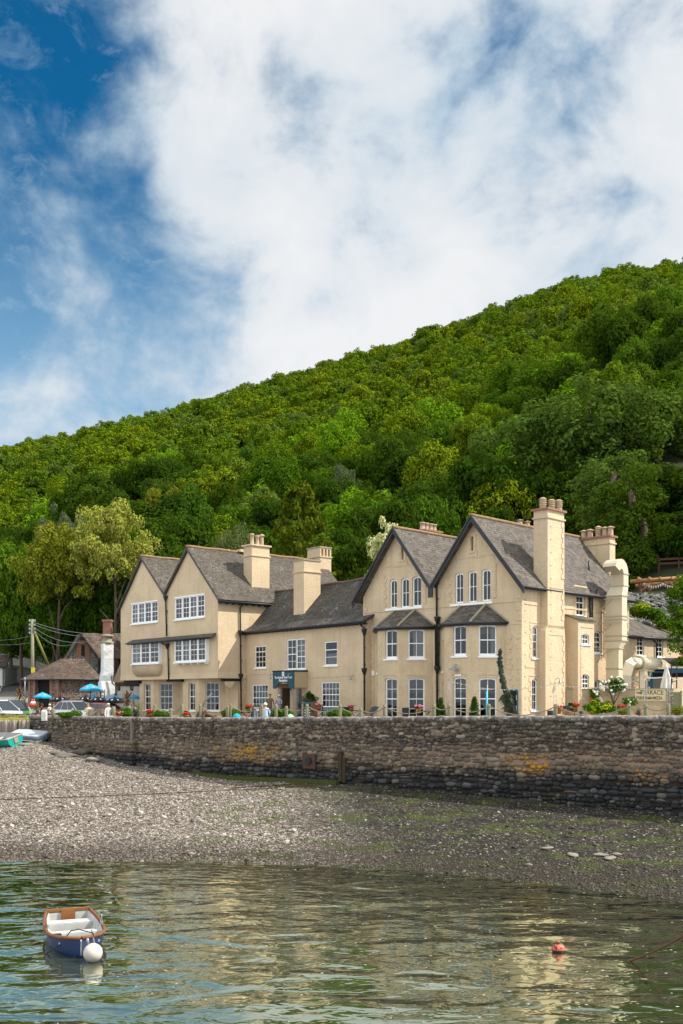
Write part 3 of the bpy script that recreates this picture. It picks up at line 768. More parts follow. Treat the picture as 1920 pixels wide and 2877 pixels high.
for i, (px, py) in enumerate([(300, 2250), (520, 2300), (1100, 2320), (1500, 2330)]):
    p = beach_hit(px, py); o = bpy.data.objects.new('beach_stone', PM[i]); COL.objects.link(o); o.location = p; o.scale = (.13,) * 3
    tag(o, ['pale beach stone sitting proud in the light shingle on the left', 'pale beach stone on the light shingle below the footing ledge', 'loose beach stone at the middle of the dark shingle', 'loose beach stone among the green weed on the right'][i], 'stone')
    pr = bpy.data.objects.new('beach_stone', PM[i]); protos.append(o)
pts, rots, scls, kinds = [], [], [], []
rr = random.Random(5); nrr = np.random.RandomState(5)
for i in range(52000):
    px = rr.uniform(-150, 2080); f = rr.random() ** 1.25
    p = beachv(px, f * 1.02 - .01)
    if px > 800 and rr.random() < .66: continue
    s = .026 + .032 * rr.random() ** 2 + (.10 * rr.random() ** 3 if rr.random() < .06 else 0)
    if px > 900: s *= .9
    pts.append((p[0], p[1], p[2] + s * .15)); rots.append((rr.uniform(-.5, .5), rr.uniform(-.5, .5), rr.uniform(0, 6.3))); scls.append((s, s, s * rr.uniform(.6, 1.1))); kinds.append(rr.randrange(4))
for i in range(len(scls)): scls[i] = tuple(q for q in scls[i])
scatter('loose_shingle', pts, rots, scls, kinds, protos)
# ================================================================ BUILDINGS
def arcpoly(s0, s1, z0, z1, arch):
    if not arch: return [(s0, z0), (s1, z0), (s1, z1), (s0, z1)]
    n = 6; return [(s0, z0), (s1, z0)] + [(s1 + (s0 - s1) * k / n, z1 - arch + arch * math.sin(PI * k / n)) for k in range(n + 1)]
def facade(mb, fr, outline, holes, rev=.2, d=0.0):
    """wall sheet with real openings and reveals"""
    vs = [Vector(p) for p in outline]; es = [(i, (i + 1) % len(outline)) for i in range(len(outline))]
    for h in holes:
        o = len(vs); vs += [Vector(p) for p in h]; es += [(o + i, o + (i + 1) % len(h)) for i in range(len(h))]
    v2, e2, f2, *_ = delaunay_2d_cdt(vs, es, [], 0, 1e-5)
    def inside(p, poly):
        c = False; j = len(poly) - 1
        for i in range(len(poly)):
            if (poly[i][1] > p[1]) != (poly[j][1] > p[1]) and p[0] < (poly[j][0] - poly[i][0]) * (p[1] - poly[i][1]) / (poly[j][1] - poly[i][1]) + poly[i][0]: c = not c
            j = i
        return c
    fs = []
    for f in f2:
        cx = sum(v2[i][0] for i in f) / len(f); cz = sum(v2[i][1] for i in f) / len(f)
        if inside((cx, cz), outline) and not any(inside((cx, cz), h) for h in holes): fs.append(tuple(f))
    mb.add([fr.W(v[0], d, v[1]) for v in v2], fs, [[(v2[i][0], v2[i][1]) for i in f] for f in fs])
    for h in holes:
        n = len(h)
        mb.add([fr.W(a, d, z) for a, z in h] + [fr.W(a, d - rev, z) for a, z in h], [(i, (i + 1) % n, n + (i + 1) % n, n + i) for i in range(n)])
def win(b, fr, r, cols=2, rows=(2, 2), arch=0, rec=.12, fw=.075, sill=.1, curt=None, holes=None, d=0, head=0, name='window', bot=0, barw=.032, mat=None):
    """a sash window filling rect r=(s0,s1,z0,z1) on plane fr; adds its opening to holes"""
    s0, s1, z0, z1 = r
    mt = mat or WHITE
    if holes is not None: holes.append(arcpoly(s0, s1, z0, z1, arch))
    mb = MB(); a, c = d - rec, d - rec - .07
    out = arcpoly(s0 + .003, s1 - .003, z0 + .003, z1 - .003, arch); inn = arcpoly(s0 + fw, s1 - fw, z0 + fw + bot, z1 - fw, arch)
    n = len(out)
    vs = [fr.W(p, a, z) for p, z in out] + [fr.W(p, a, z) for p, z in inn] + [fr.W(p, c, z) for p, z in out] + [fr.W(p, c, z) for p, z in inn]
    fs = []
    for i in range(n):
        j = (i + 1) % n; fs += [(i, j, n + j, n + i), (n + i, n + j, 3 * n + j, 3 * n + i), (i, 2 * n + i, 2 * n + j, j)]
    mb.add(vs, fs)
    i0, i1, k0, k1 = s0 + fw, s1 - fw, z0 + fw + bot, z1 - fw
    nr = sum(rows); zc = k0 + (k1 - k0) * rows[-1] / nr if len(rows) == 2 else None
    for k in range(1, cols):
        x = i0 + (i1 - i0) * k / cols; mb.box(fr, x - barw / 2, x + barw / 2, a - .045, a - .015, k0, k1)
    zs = []
    if len(rows) == 2:
        mb.box(fr, i0 - .005, i1 + .005, a - .05, a - .002, zc - .03, zc + .03)
        zs += [k0 + (zc - k0) * q / rows[1] for q in range(1, rows[1])] + [zc + (k1 - zc) * q / rows[0] for q in range(1, rows[0])]
    else: zs += [k0 + (k1 - k0) * q / rows[0] for q in range(1, rows[0])]
    for z in zs: mb.box(fr, i0, i1, a - .044, a - .016, z - barw / 2, z + barw / 2)
    wf = mb.build(name, mt, b)
    io = list(range(n)); flip = Vector((fr.a.y, -fr.a.x)).dot(fr.n_) < 0
    if flip: io = io[::-1]
    mb = MB(); mb.add([fr.W(p, a - .035, z) for p, z in inn], [tuple(io)]); mb.build('pane', GLASS, wf)
    if sill:
        mb = MB(); mb.box(fr, s0 - sill, s1 + sill, d - rec, d + .07, z0 - .09, z0 + .001); mb.build('sill', mt, wf)
    if curt: curtain(wf, fr, i0, i1, k0, k1, a - .14, curt)
    return wf
def curtain(par, fr, s0, s1, z0, z1, d, kind):
    def strip(a, b, za, zb, mat, nm, wav=.035):
        mb = MB(); n = max(6, int((b - a) / .04)); vs = []
        for k in range(n + 1):
            x = a + (b - a) * k / n; dd = d + wav * math.sin(x * 38) * .6 + wav * .4 * math.sin(x * 91)
            vs += [fr.W(x, dd, za), fr.W(x, dd, zb)]
        mb.smooth = True; mb.add(vs, [(2 * k, 2 * k + 2, 2 * k + 3, 2 * k + 1) for k in range(n)]); mb.build(nm, mat, par)
    w_ = s1 - s0
    if kind == 'full': strip(s0, s1, z0, z1, CURT, 'curtain')
    if kind == 'low': strip(s0, s1, z0, (z0 + z1) / 2, CURT, 'curtain')
    if kind in ('sides', 'left'): strip(s0, s0 + w_ * .27, z0, z1, CURT, 'curtain')
    if kind in ('sides', 'right'): strip(s1 - w_ * .27, s1, z0, z1, CURT, 'curtain')
    if kind == 'most': strip(s0, s0 + w_ * .72, z0, z1, CURT, 'curtain')
    if kind == 'blind': strip(s0, s1, z1 - (z1 - z0) * .36, z1, BLIND, 'blind', .005)
def pot(par, c, r=.15, h=.55, kind=0, mat=None):
    mb = MB()
    if kind == 0: prof = [(r * 1.15, 0), (r * 1.15, .06), (r, .08), (r * .85, h * .8), (r * 1.1, h * .84), (r * 1.1, h), (r * .7, h), (r * .65, h * .7)]
    elif kind == 1:   # louvred
        prof = [(r * 1.1, 0), (r, .08)]
        for k in range(4): z = h * (.35 + .16 * k); prof += [(r * .95, z), (r * 1.2, z + .02), (r * 1.15, z + h * .08), (r * .85, z + h * .09)]
        prof += [(r * .6, h), (.02, h + .02)]
    else: prof = [(r * 1.05, 0), (r, .06), (r * .9, h * .75), (r * .9, h * .82), (r * 1.5, h * .84), (r * 1.5, h * .9), (r * .7, h), (.02, h + .03)]
    mb.lathe(c, prof, 14); return mb.build('chimney_pot', mat or POT, par)
def chimney(b, fr, s0, s1, d0, d1, z0, z1, pots, cap=.09, capm=None, slots=0, bandh=.55, potr=.16, poth=.6, kind=0, mat=None):
    mb = MB(); mt = mat or CREAM
    mb.box(fr, s0, s1, d0, d1, z0, z1 - bandh - .08)
    if slots:
        mb.box(fr, s0, s1, d0, d1, z1 - bandh - .08, z1 - bandh)
        w_ = s1 - s0; D = d1 - d0
        for a in np.linspace(s0, s1 - .14, slots + 1): mb.box(fr, a, a + .14, d0, d1, z1 - bandh, z1 - .1)
        mb.box(fr, s0 + .02, s1 - .02, d0 + .02, d0 + .14, z1 - bandh, z1 - .1)
        mb.box(fr, s0, s1, d0, d1, z1 - .1, z1)
    else: mb.box(fr, s0, s1, d0, d1, z1 - bandh, z1)
    c = mb.build('chimney', mt, b)
    mb = MB(); mb.box(fr, s0 - .07, s1 + .07, d0 - .07, d1 + .07, z1 - bandh - .085, z1 - bandh + .01); mb.build('band', mt, c)
    mb = MB(); mb.box(fr, s0 - cap, s1 + cap, d0 - cap, d1 + cap, z1 - .01, z1 + .11); mb.build('cap', capm or mt, c)
    for q in pots:
        k = q[2] if len(q) > 2 else kind
        pot(c, fr.W(s0 + (s1 - s0) * q[0], d0 + (d1 - d0) * q[1], z1 + .1), potr, q[3] if len(q) > 3 else poth, k)
    return c
def pipe(b, pts, r=.05, hop=(), name='downpipe'):
    mb = MB(); mb.tube(pts, r, 8)
    p0 = [Vector(p) for p in pts]
    zz = p0[-1]
    z = p0[-2].z
    while z > p0[-1].z + .5:
        z -= 1.1; mb.lathe((p0[-1].x, p0[-1].y, z), [(r * 1.35, 0), (r * 1.35, .07)], 8)
    o = mb.build(name, BLACK, b)
    for h in hop:
        mb = MB(); mb.lathe(h, [(r * 1.2, -.25), (r * 1.8, -.12), (r * 2.9, .0), (r * 3.2, .10), (r * 3.4, .16), (r * 3.4, .19)], 8); mb.build('hopper', BLACK, o)
    return o
def gutter(b, fr, s0, s1, d, z, name='gutter', fascia=True, brackets=0):
    mb = MB(); mb.tube([fr.W(s0, d, z), fr.W(s1, d, z)], .065, 8)
    if fascia: mb.box(fr, s0, s1, d - .13, d - .07, z - .10, z + .08)
    if brackets:
        for k in range(brackets): x = s0 + (s1 - s0) * (k + .5) / brackets; mb.box(fr, x - .04, x + .04, d - .42, d - .05, z - .16, z - .08)
    return mb.build(name, BLACK, b)
def qblocks(mb, fr, s, z0, z1, side, h=.29, w1=.34, w2=.20, d=.04, t0=0):
    """alternating quoin blocks along a vertical edge; side +1 grows to +s"""
    z = z0; k = t0
    while z + h < z1:
        w_ = (w1, w2)[k % 2]; a, c = sorted((s, s + side * w_)); mb.box(fr, a, c, .001, d, z, z + h - .012); z += h; k += 1
# ------------------------------------------------ right house
C = Vector((10.14, 58.0)); u = Vector((-.714, .700)).normalized(); v = Vector((u.y, -u.x)) * 1.0
if v.y < 0: v = -v
F = Fr(C, u, -v)           # front: s grows to the left and away, outward toward the camera side
G_ = Fr(C, v, -u)          # side: s grows to the right and away
H = thing('gabled_house', 'tall cream house with two black bargeboarded gables and slate roofed bay windows', 'building', (C.x, C.y, 0))
WL, DP = 12.25, 12.0
EV, AP = 8.05, 12.05
a1, val, a2 = 3.2, 6.25, 9.25
fh, sh_ = [], []
def cx(x): return 1000 + .30612 * x
def cy(y): return 1440 + .30612 * y
def W3(x0, x1, y0, y1, d=0, fr=None): return (fr or F).rect(cx(x0), cx(x1), cy(y0), cy(y1), d)
for (x0, x1, y0, y1, cu) in ((310, 378, 612, 878, None), (415, 489, 600, 872, None), (517, 602, 584, 862, 'left')): win(H, F, W3(x0, x1, y0, y1), 2, (2,), .09, .1, .09, 0, cu, fh)
for (x0, x1, y0, y1, cu) in ((910, 988, 552, 832, None), (1030, 1112, 534, 825, None), (1154, 1240, 518, 812, None)): win(H, F, W3(x0, x1, y0, y1), 2, (2,), .09, .1, .09, 0, cu, fh)
for x0, x1, y in ((278, 614, 884), (873, 1257, 842)):
    r = W3(x0, x1, y - 12, y + 8); mb = MB(); mb.box(F, r[0], r[1], -.1, .09, r[2], r[3]); mb.build('window_sill', WHITE, H)
for x0, x1, y0, y1 in ((421, 440, 310, 432), (1058, 1080, 222, 350)):
    r = W3(x0, x1, y0, y1); fh.append(arcpoly(*r, 0))
    mb = MB(); mb.box(F, r[0] - .02, r[1] + .02, -.24, -.18, r[2], r[3]); mb.build('slit_vent', flat('brown_louvre', (.16, .115, .06), .9), H)  # plain brown slat set back in the slit
    mb = MB(); q = .012
    for a, c, z0, z1 in ((r[0] - .20, r[0] - .02, r[2] - .05, r[3] + .22), (r[1] + .02, r[1] + .22, r[2] + .35, r[2] + .72), (r[1] + .02, r[1] + .22, r[3] - .1, r[3] + .22), (r[0] - .02, r[1] + .02, r[3] + .01, r[3] + .22), (r[0] - .30, r[1] + .30, r[2] - .40, r[2] - .05)): mb.box(F, a, c, .001, .035, z0, z1)
    mb.box(F, r[0] - .12, r[1] + .12, .036, .09, r[2] - .14, r[2] - .06); mb.build('slit_surround', CREAM, H)
# bays
def bay(s_r, cw, fw_, xs, windows_lo, windows_hi, lab):
    """s_r: s at the right foot of the cant; returns frames of the three faces"""
    pr = cw / math.sqrt(2)
    P0 = F.W(s_r, 0, 0); P1 = F.W(s_r + pr, pr, 0); P2 = F.W(s_r + pr + fw_, pr, 0); P3 = F.W(s_r + 2 * pr + fw_, 0, 0)
    fr1 = Fr((P0.x, P0.y), (P1 - P0)[:2], (0, -1)); fr2 = Fr((P1.x, P1.y), (P2 - P1)[:2], F.n_); fr3 = Fr((P2.x, P2.y), (P3 - P2)[:2], (-1, 0))
    for fr in (fr1, fr3):
        nn_ = Vector((-fr.a.y, fr.a.x)); fr.n_ = nn_ if nn_.dot(F.n_) > 0 else -nn_
    return pr, (P0, P1, P2, P3), fr1, fr2, fr3
BW = MB()
BH = 5.95
for bi, (s_r, cw, fw_) in enumerate(((1.17, 1.92, 1.90), (6.46, 2.05, 1.72))):
    pr, P, f1, f2, f3 = bay(s_r, cw, fw_, 0, 0, 0, '')
    L1 = (P[1] - P[0]).length; L2 = (P[2] - P[1]).length
    o1, o2, o3 = [], [], []
    if bi == 0:
        win(H, f1, W3(1130, 1297, 1030, 1318, 0, f1), 2, (1, 1), .06, .1, .09, .06, 'left', o1, bot=.06)
        win(H, f1, W3(1132, 1297, 1516, 1905, 0, f1), 2, (2, 2), .06, .1, .09, 0, 'blind', o1)
        win(H, f2, W3(893, 1014, 1035, 1318, 0, f2), 2, (1, 1), .06, .1, .09, .12, None, o2, bot=.06)
        win(H, f2, W3(893, 1014, 1510, 1905, 0, f2), 2, (2, 2), .06, .1, .09, 0, 'blind', o2)
    else:
        win(H, f1, W3(482, 635, 1070, 1342, 0, f1), 2, (1, 1), .06, .1, .09, .10, 'most', o1, bot=.06)
        win(H, f1, W3(482, 635, 1518, 1905, 0, f1), 2, (2, 2), .06, .1, .09, 0, 'blind', o1)
        win(H, f2, W3(270, 377, 1075, 1344, 0, f2), 2, (1, 1), .06, .1, .09, .12, None, o2, bot=.06)
        win(H, f2, W3(268, 377, 1518, 1905, 0, f2), 2, (2, 2), .06, .1, .09, 0, 'blind', o2)
    win(H, f3, (.75, 1.4, 3.15, 5.05), 2, (1, 1), .06, .1, .09, .05, None, o3)
    win(H, f3, (.75, 1.4, .35, 3.0 - .45), 2, (2, 2), .10, .1, .09, 0, None, o3)
    BM_ = MB()
    facade(BM_, f1, [(0, -.2), (L1, -.2), (L1, BH), (0, BH)], o1); facade(BM_, f2, [(0, -.2), (L2, -.2), (L2, BH), (0, BH)], o2); facade(BM_, f3, [(0, -.2), (L1, -.2), (L1, BH), (0, BH)], o3)
    bw_ = BM_.build('bay_wall', CREAMB, H)
    # raised label courses, quoins
    mb = MB()
    for fr, oo, L in ((f1, o1, L1), (f2, o2, L2)):
        for h in oo:
            s0, s1 = min(p[0] for p in h), max(p[0] for p in h); zt = max(p[1] for p in h)
            n = 8
            for k in range(n):
                xa = s0 - .12 + (s1 - s0 + .24) * k / n; xb = s0 - .12 + (s1 - s0 + .24) * (k + 1) / n
                q = zt + .10 + .06 * math.sin(PI * (k + .5) / n); mb.box(fr, xa, xb + .001 * k, .001, .028, q, q + .05)
        for z0, z1 in ((.2, 2.55), (3.1, 5.1)):
            qblocks(mb, fr, .03 if fr is f1 else L - .02, z0, z1, 1 if fr is f1 else -1, .27, .26, .14, .02)
            if fr is f1: qblocks(mb, fr, L - .02, z0, z1, -1, .27, .20, .10, .02)
    mb.build('quoin_pattern', CREAMB, bw_)
    # hipped slate roof
    ov = .22
    def E(s, d, z): return F.W(s, d, z)
    sR = [E(s_r - ov * 1.2, -.0, BH - .05), E(s_r + pr - ov * .4, pr + ov, BH - .05), E(s_r + pr + fw_ + ov * .4, pr + ov, BH - .05), E(s_r + 2 * pr + fw_ + ov * 1.2, 0, BH - .05)]
    tR = [E(s_r + pr * .95, 0.02, 7.0), E(s_r + pr * 1.05 + fw_ * .9, 0.02, 7.0)]
    mb = MB(); mb.slab(sR[1], sR[2], tR[1], tR[0], .06); 
    for q in ((sR[0], sR[1], tR[0]), (sR[2], sR[3], tR[1])):
        e = (q[1] - q[0]).normalized(); ff = (q[2] - q[0]); f_ = (ff - e * ff.dot(e)).normalized()
        mb.add(list(q), [(0, 1, 2)], [[((p - q[0]).dot(e), (p - q[0]).dot(f_)) for p in q]])
    br_ = mb.build('bay_roof', SLATE, H)
    mb = MB()
    for a, c in ((sR[1], tR[0]), (sR[2], tR[1]), (sR[0], tR[0]), (sR[3], tR[1])): mb.bar(a + Vector((0, 0, .03)), c + Vector((0, 0, .05)), .17, .07)
    mb.build('hip_tiles', CAPST, br_)
    mb = MB(); mb.tube([p + Vector((0, 0, -.06)) for p in sR], .065, 8)
    for a, c in zip(sR, sR[1:]): mb.bar(a + Vector((0, 0, -.12)) + (E(0, -.1, 0) - E(0, 0, 0)), c + Vector((0, 0, -.12)) + (E(0, -.1, 0) - E(0, 0, 0)), .05, .14)
    mb.build('bay_gutter', BLACK, br_)
    fh.append([(s_r + .5, .1), (s_r + 2 * pr + fw_ - .5, .1), (s_r + 2 * pr + fw_ - .5, 5.3), (s_r + .5, 5.3)])
mb = MB()
facade(mb, F, [(0, -.3), (WL, -.3), (WL, EV), (a2, AP), (val, 8.2), (a1, AP), (0, EV)], fh)
mb.build('front_wall', CREAM, H)
# string courses and trims of the front
mb = MB()
mb.box(F, .02, WL, .001, .035, 7.02, 7.08)
mb.box(F, .02, 1.1, .001, .03, 5.75, 5.79)
for s0, z0, z1, sd_ in ((.02, .3, 5.6, 1), (.02, 5.95, 7.0, 1), (.02, 7.2, 7.9, 1), (11.28, .3, 5.6, 1), (12.2, 7.15, 7.95, -1), (1.0, .3, 5.7, -1)): qblocks(mb, F, s0, z0, z1, sd_)
for w0, w1, z0, z1 in ((W3(855, 855, 500, 500)[0], W3(1290, 1290, 500, 500)[0], 7.35, 9.6), (W3(262, 262, 560, 560)[0], W3(645, 645, 560, 560)[0], 7.35, 9.6)):
    qblocks(mb, F, w0, z0, z1, -1, .25, .20, .08); qblocks(mb, F, w1, z0, z1, 1, .25, .20, .08)
    for k in range(15):
        x = w1 + (w0 - w1) * k / 15; q = 9.75 + .09 * abs(math.sin(k / 15 * 3 * PI)); mb.box(F, x, x + (w0 - w1) / 15 + .001 * k, .001, .03, q, q + .05)
mb.build('quoin_pattern', CREAM, H)
# side wall, chimney breast and outshot
def qx(x): return 1440 + .30612 * x
def qy(y): return 1360 + .30612 * y
def W4(x0, x1, y0, y1, d=0, fr=None): return (fr or G_).rect(qx(x0), qx(x1), qy(y0), qy(y1), d)
sh_ = []
win(H, G_, W4(188, 242, 1297, 1597), 2, (2, 2), .10, .1, .09, .12, None, sh_)
win(H, G_, W4(180, 236, 1785, 2078), 2, (2, 2), .10, .1, .09, .12, None, sh_)
win(H, G_, W4(590, 668, 965, 1212), 2, (2, 2), .12, .1, .09, .06, None, sh_)
win(H, G_, W4(750, 826, 1350, 1552), 2, (2, 2), .12, .12, .09, .10, 'full', sh_)
win(H, G_, W4(488, 514, 1325, 1605), 1, (1, 1), .09, .1, .05, 0, None, sh_)
win(H, G_, W4(752, 805, 1800, 2040), 2, (2, 1), 0, .15, .09, 0, None, sh_)
mb = MB(); facade(mb, G_, [(0, -.3), (DP, -.3), (DP, EV), (0, EV)], sh_)
bk = F.shift(0, -DP); facade(mb, bk, [(0, -.3), (WL, -.3), (WL, EV), (a2, AP), (val, 8.2), (a1, AP), (0, EV)], [])
lf = Fr(F.W(WL, 0, 0)[:2], v, u); facade(mb, lf, [(0, -.3), (DP, -.3), (DP, EV), (0, EV)], [])
mb.build('side_wall', CREAM, H)
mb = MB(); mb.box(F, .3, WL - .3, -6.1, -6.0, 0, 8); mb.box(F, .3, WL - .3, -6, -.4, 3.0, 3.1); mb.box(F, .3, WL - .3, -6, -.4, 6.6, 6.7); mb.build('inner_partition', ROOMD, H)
BO = .48                                      # chimney breast projection
b0, b1 = G_.S(qx(325), BO), G_.S(qx(476), BO)
bl0, bl1 = G_.S(qx(305), BO), G_.S(qx(484), BO)
mb = MB(); mb.box(G_, b0, b1, 0, BO, 5.6, 7.9); mb.box(G_, bl0, bl1, 0, BO + .003, -.3, 5.45)
mb.add([G_.W(a, d, z) for a, d, z in ((bl0, BO, 5.45), (bl1, BO, 5.45), (b1, BO, 5.75), (b0, BO, 5.75), (bl0, 0, 5.45), (b0, 0, 5.75), (bl1, 0, 5.45), (b1, 0, 5.75))], [(0, 1, 2, 3), (0, 3, 5, 4), (1, 6, 7, 2)])
mb.build('chimney_breast', CREAM, H)
ctop = G_.Z(qx(345), qy(235), BO)
ch = chimney(H, G_, b0, b1, -.47, BO, 7.9, ctop, [(.3, .3, 1, .72), (.62, .55, 1, .66), (.85, .8, 1, .66)], .12, BRICK, 0, .4, .19, .7)
mb = MB()
for z0, z1 in ((-.1, 5.2), (5.9, 7.9), (8.3, ctop - .5)):
    qblocks(mb, G_.shift(0, BO), (b1 if z0 > 5 else bl1) - .01, z0 + .2, z1, -1, .30, .30, .16, .03)
    mb.box(G_, b0 + .15, b1 - .02, BO + .001, BO + .025, z1, z1 + .06)
mb.build('quoin_pattern', CREAM, ch)
mb = MB()   # quoins round the side windows
for (x0, x1, y0, y1) in ((188, 242, 1297, 1597), (180, 236, 1785, 2078), (590, 668, 965, 1212)):
    r = W4(x0, x1, y0, y1); qblocks(mb, G_, r[0] - .06, r[2], r[3] + .2, -1, .27, .24, .12, .025); mb.box(G_, r[0] - .3, r[1] + .2, .001, .028, r[3] + .12, r[3] + .2)
    qblocks(mb, G_, r[1] + .06, r[2], r[3] + .2, 1, .27, .16, .08, .025)
mb.box(G_, .3, b0 - .03, .001, .035, 6.88, 6.96); mb.box(G_, b1 + .03, DP, .001, .035, 6.88, 6.96)
mb.box(G_, .3, b0 - .03, .001, .028, 3.3, 3.36)
qblocks(mb, G_, DP - .01, .4, 7.9, -1, .30, .34, .2, .025)
mb.build('quoin_pattern', CREAM, H)
# small square tie holes in the side wall: weep holes (dark)
mb = MB()
for z in np.arange(.9, 7.8, .62):
    for s in (.28, ): mb.box(G_, s, s + .07, .001, .006, z, z + .05)
for z in np.arange(.9, ctop - .8, .75): mb.box(G_, b0 + .28, b0 + .36, BO + .001, BO + .008, z, z + .05)
mb.build('weep_hole_pattern', DARK, H)
OB = .85
ob0, ob1 = G_.S(qx(605), OB), G_.S(qx(752), OB)
OG = G_.shift(0, OB); oh = []
win(H, OG, W4(636, 706, 1375, 1470, OB), 3, (2,), .10, .08, .05, .16, None, oh)
win(H, OG, W4(632, 706, 1745, 1878, OB), 3, (2, 1), .12, .08, .05, 0, 'full', oh)
otop = G_.Z(qx(680), qy(1250), OB)
mb = MB(); facade(mb, OG, [(ob0, -.3), (ob1, -.3), (ob1, otop), (ob0, otop)], oh)
oe = Fr(G_.W(ob0, 0, 0)[:2], -u, -v); facade(mb, oe, [(0, -.3), (OB, -.3), (OB, otop), (0, otop + .25)], [])
oe2 = Fr(G_.W(ob1, 0, 0)[:2], -u, v); facade(mb, oe2, [(0, -.3), (OB, -.3), (OB, otop), (0, otop + .25)], [])
mb.build('outshot', CREAM, H)
mb = MB(); mb.slab(G_.W(ob0 - .08, OB + .12, otop), G_.W(ob1 + .08, OB + .12, otop), G_.W(ob1 + .08, 0, otop + .36), G_.W(ob0 - .08, 0, otop + .36), .07); mb.build('outshot_roof', SLATE, H)
mb = MB()
qblocks(mb, OG, ob0 + .22, .3, 5.2, 1, .28, .22, .12, .025, 1); mb.box(OG, ob0 + .3, ob1 - .15, .001, .03, otop - .45, otop - .4)
mb.build('quoin_pattern', CREAM, H)
# main roofs
def gable_roof(mb, fr, s0, z0, sa, za, s1, z1, dF, dB, th=.13):
    mb.slab(fr.W(s0, dF, z0), fr.W(s0, dB, z0), fr.W(sa, dB, za), fr.W(sa, dF, za), th)
    mb.slab(fr.W(s1, dF, z1), fr.W(s1, dB, z1), fr.W(sa, dB, za), fr.W(sa, dF, za), th)
ov, k1 = .42, (AP - EV) / a1
mb = MB()
gable_roof(mb, F, -ov, EV - ov * k1 * .8 + .17, a1, AP + .17, val, 8.38, .5, -DP - .2)
gable_roof(mb, F, val, 8.38, a2, AP + .17, WL + ov, EV - ov * 1.1 + .17, .5, -DP - .2)
rf = mb.build('slate_roof', SLATE, H)
mb = MB()
for sa in (a1, a2): mb.tube([F.W(sa, .52 - k * .5, AP + .17) for k in range(27)], .10, 8)
mb.build('ridge_tiles', RIDGE, rf)
mb = MB()
for (s0, z0, sa, za, s1, z1) in ((-ov - .05, EV - .30, a1, AP + .15, val, 8.30), (val, 8.30, a2, AP + .15, WL + ov + .1, EV - .30)):
    for sa_, za_, sb, zb in ((s0, z0, sa, za), (s1, z1, sa, za)):
        e = .37; mb.prism(F, [(sa_, za_ - e), (sb, zb - e), (sb, zb - .0), (sa_, za_ + .03)], .44, .50)
        mb.prism(F, [(sa_, za_ - .12), (sb, zb - .12), (sb, zb + .05), (sa_, za_ + .06)], .501, .545)
mb.box(F, val - .16, val + .16, .42, .52, 7.62, 8.15)
mb.build('bargeboard', BLACK, H)
gutter(H, G_, -.4, DP + .2, ov + .02, EV - .28)
vp = F.S(cx(747), .12); 
def fp(x, y, d=.1): px = cx(x); s = F.S(px, d); return F.W(s, d, F.Z(px, cy(y), d))
pipe(H, [fp(742, 600, .2), fp(742, 630, .12), fp(748, 1900, .12)], .06, [fp(740, 650, .14), fp(749, 985, .14), fp(748, 1440, .14)])
pipe(H, [fp(722, 1030, .3), fp(731, 1050, .12), fp(733, 1410, .12)], .045)
pipe(H, [fp(775, 1000, .3), fp(765, 1040, .12), fp(763, 1410, .12)], .045)
def gp(x, y, d=.1): px = qx(x); s = G_.S(px, d); return G_.W(s, d, G_.Z(px, qy(y), d))
pipe(H, [gp(779, 965, .40), gp(770, 995, .25), gp(737, 1030, .10), gp(735, 1225, .10)], .05)
pipe(H, [gp(716, 972, .12), gp(716, 1225, .12)], .075)
# soil pipe through the roof, vents, skylight
pp = G_.W(G_.S(qx(718), -1.0), -1.1, 9.15); mb = MB(); mb.tube([pp, pp + Vector((0, 0, 1.1))], .06, 8); mb.build('vent_pipe', BLACK, rf)
# second chimney on the right gable end
s_c = G_.S(qx(803), -1.6)
c2 = chimney(H, Fr(F.W(0, 0, 0)[:2], v, -u), DP - .75, DP - .05, -3.3, -.95, 8.9, 12.0, [(.5, .94, 2, .62), (.5, .77, 2, .62), (.5, .56, 1, .74), (.5, .30, 2, .6), (.5, .10, 2, .58)], .13, BRICK, 0, .35, .19, .8)
mb = MB()
for k in range(7): mb.box(G_, DP - .79, DP - .751, -1.35 - k * .22, -1.10 - k * .22, 10.0 + k * .2, 10.06 + k * .2)
mb.build('corbel', CREAM, c2)
# chimney behind the left gable, low roof vents
chimney(H, F, WL - 2.25, WL - 1.35, -5.2, -3.6, 9.0, 12.55, [(.5, .88, 0, .5), (.5, .64, 0, .5), (.5, .36, 0, .5), (.5, .12, 0, .5)], .1, BRICK, 0, .3, .17, .5)
for k in (0, 1): pot(rf, F.W(a1 + .1, -4.6 - k * .8, AP + .2), .15, .32, 2)
# wall fittings
def lamp(loc, nrm, name='wall_lamp', lab='', parent=None, r=.15):
    t_ = thing(name, lab, 'lamp', loc); n3 = Vector((*nrm, 0)); L = Vector(loc)
    mb = MB(); mb.tube([L, L + n3 * .1 + Vector((0, 0, .06)), L + n3 * .24 + Vector((0, 0, .05)), L + n3 * .28 + Vector((0, 0, -.04))], .018, 6); mb.build('bracket', GALV, t_)
    mb = MB(); mb.lathe(L + n3 * .28 + Vector((0, 0, -.26)), [(r * 1.2, 0), (r * 1.1, .03), (r * .8, .10), (r * .45, .15), (r * .4, .22), (.02, .23)], 12); mb.build('lamp_shade', GALV, t_)
pr, P, f1, f2, f3 = bay(1.17, 1.92, 1.90, 0, 0, 0, '')
q = f2.W(f2.S(cx(930)), 0, f2.Z(cx(930), cy(1405))); lamp(q, F.n_, 'wall_lamp', 'galvanised dome wall lamp between the upper and lower windows of the right bay', r=.24)
mb = MB(); r = f2.rect(cx(913), cx(968), cy(1484), cy(1504)); mb.box(f2, r[0], r[1], 0, .05, r[2], r[3]); o = mb.build('emergency_light', WHITE, off=f2.W(r[0], 0, r[2])); tag(o, 'small cream bulkhead light above the french window of the right bay', 'light')
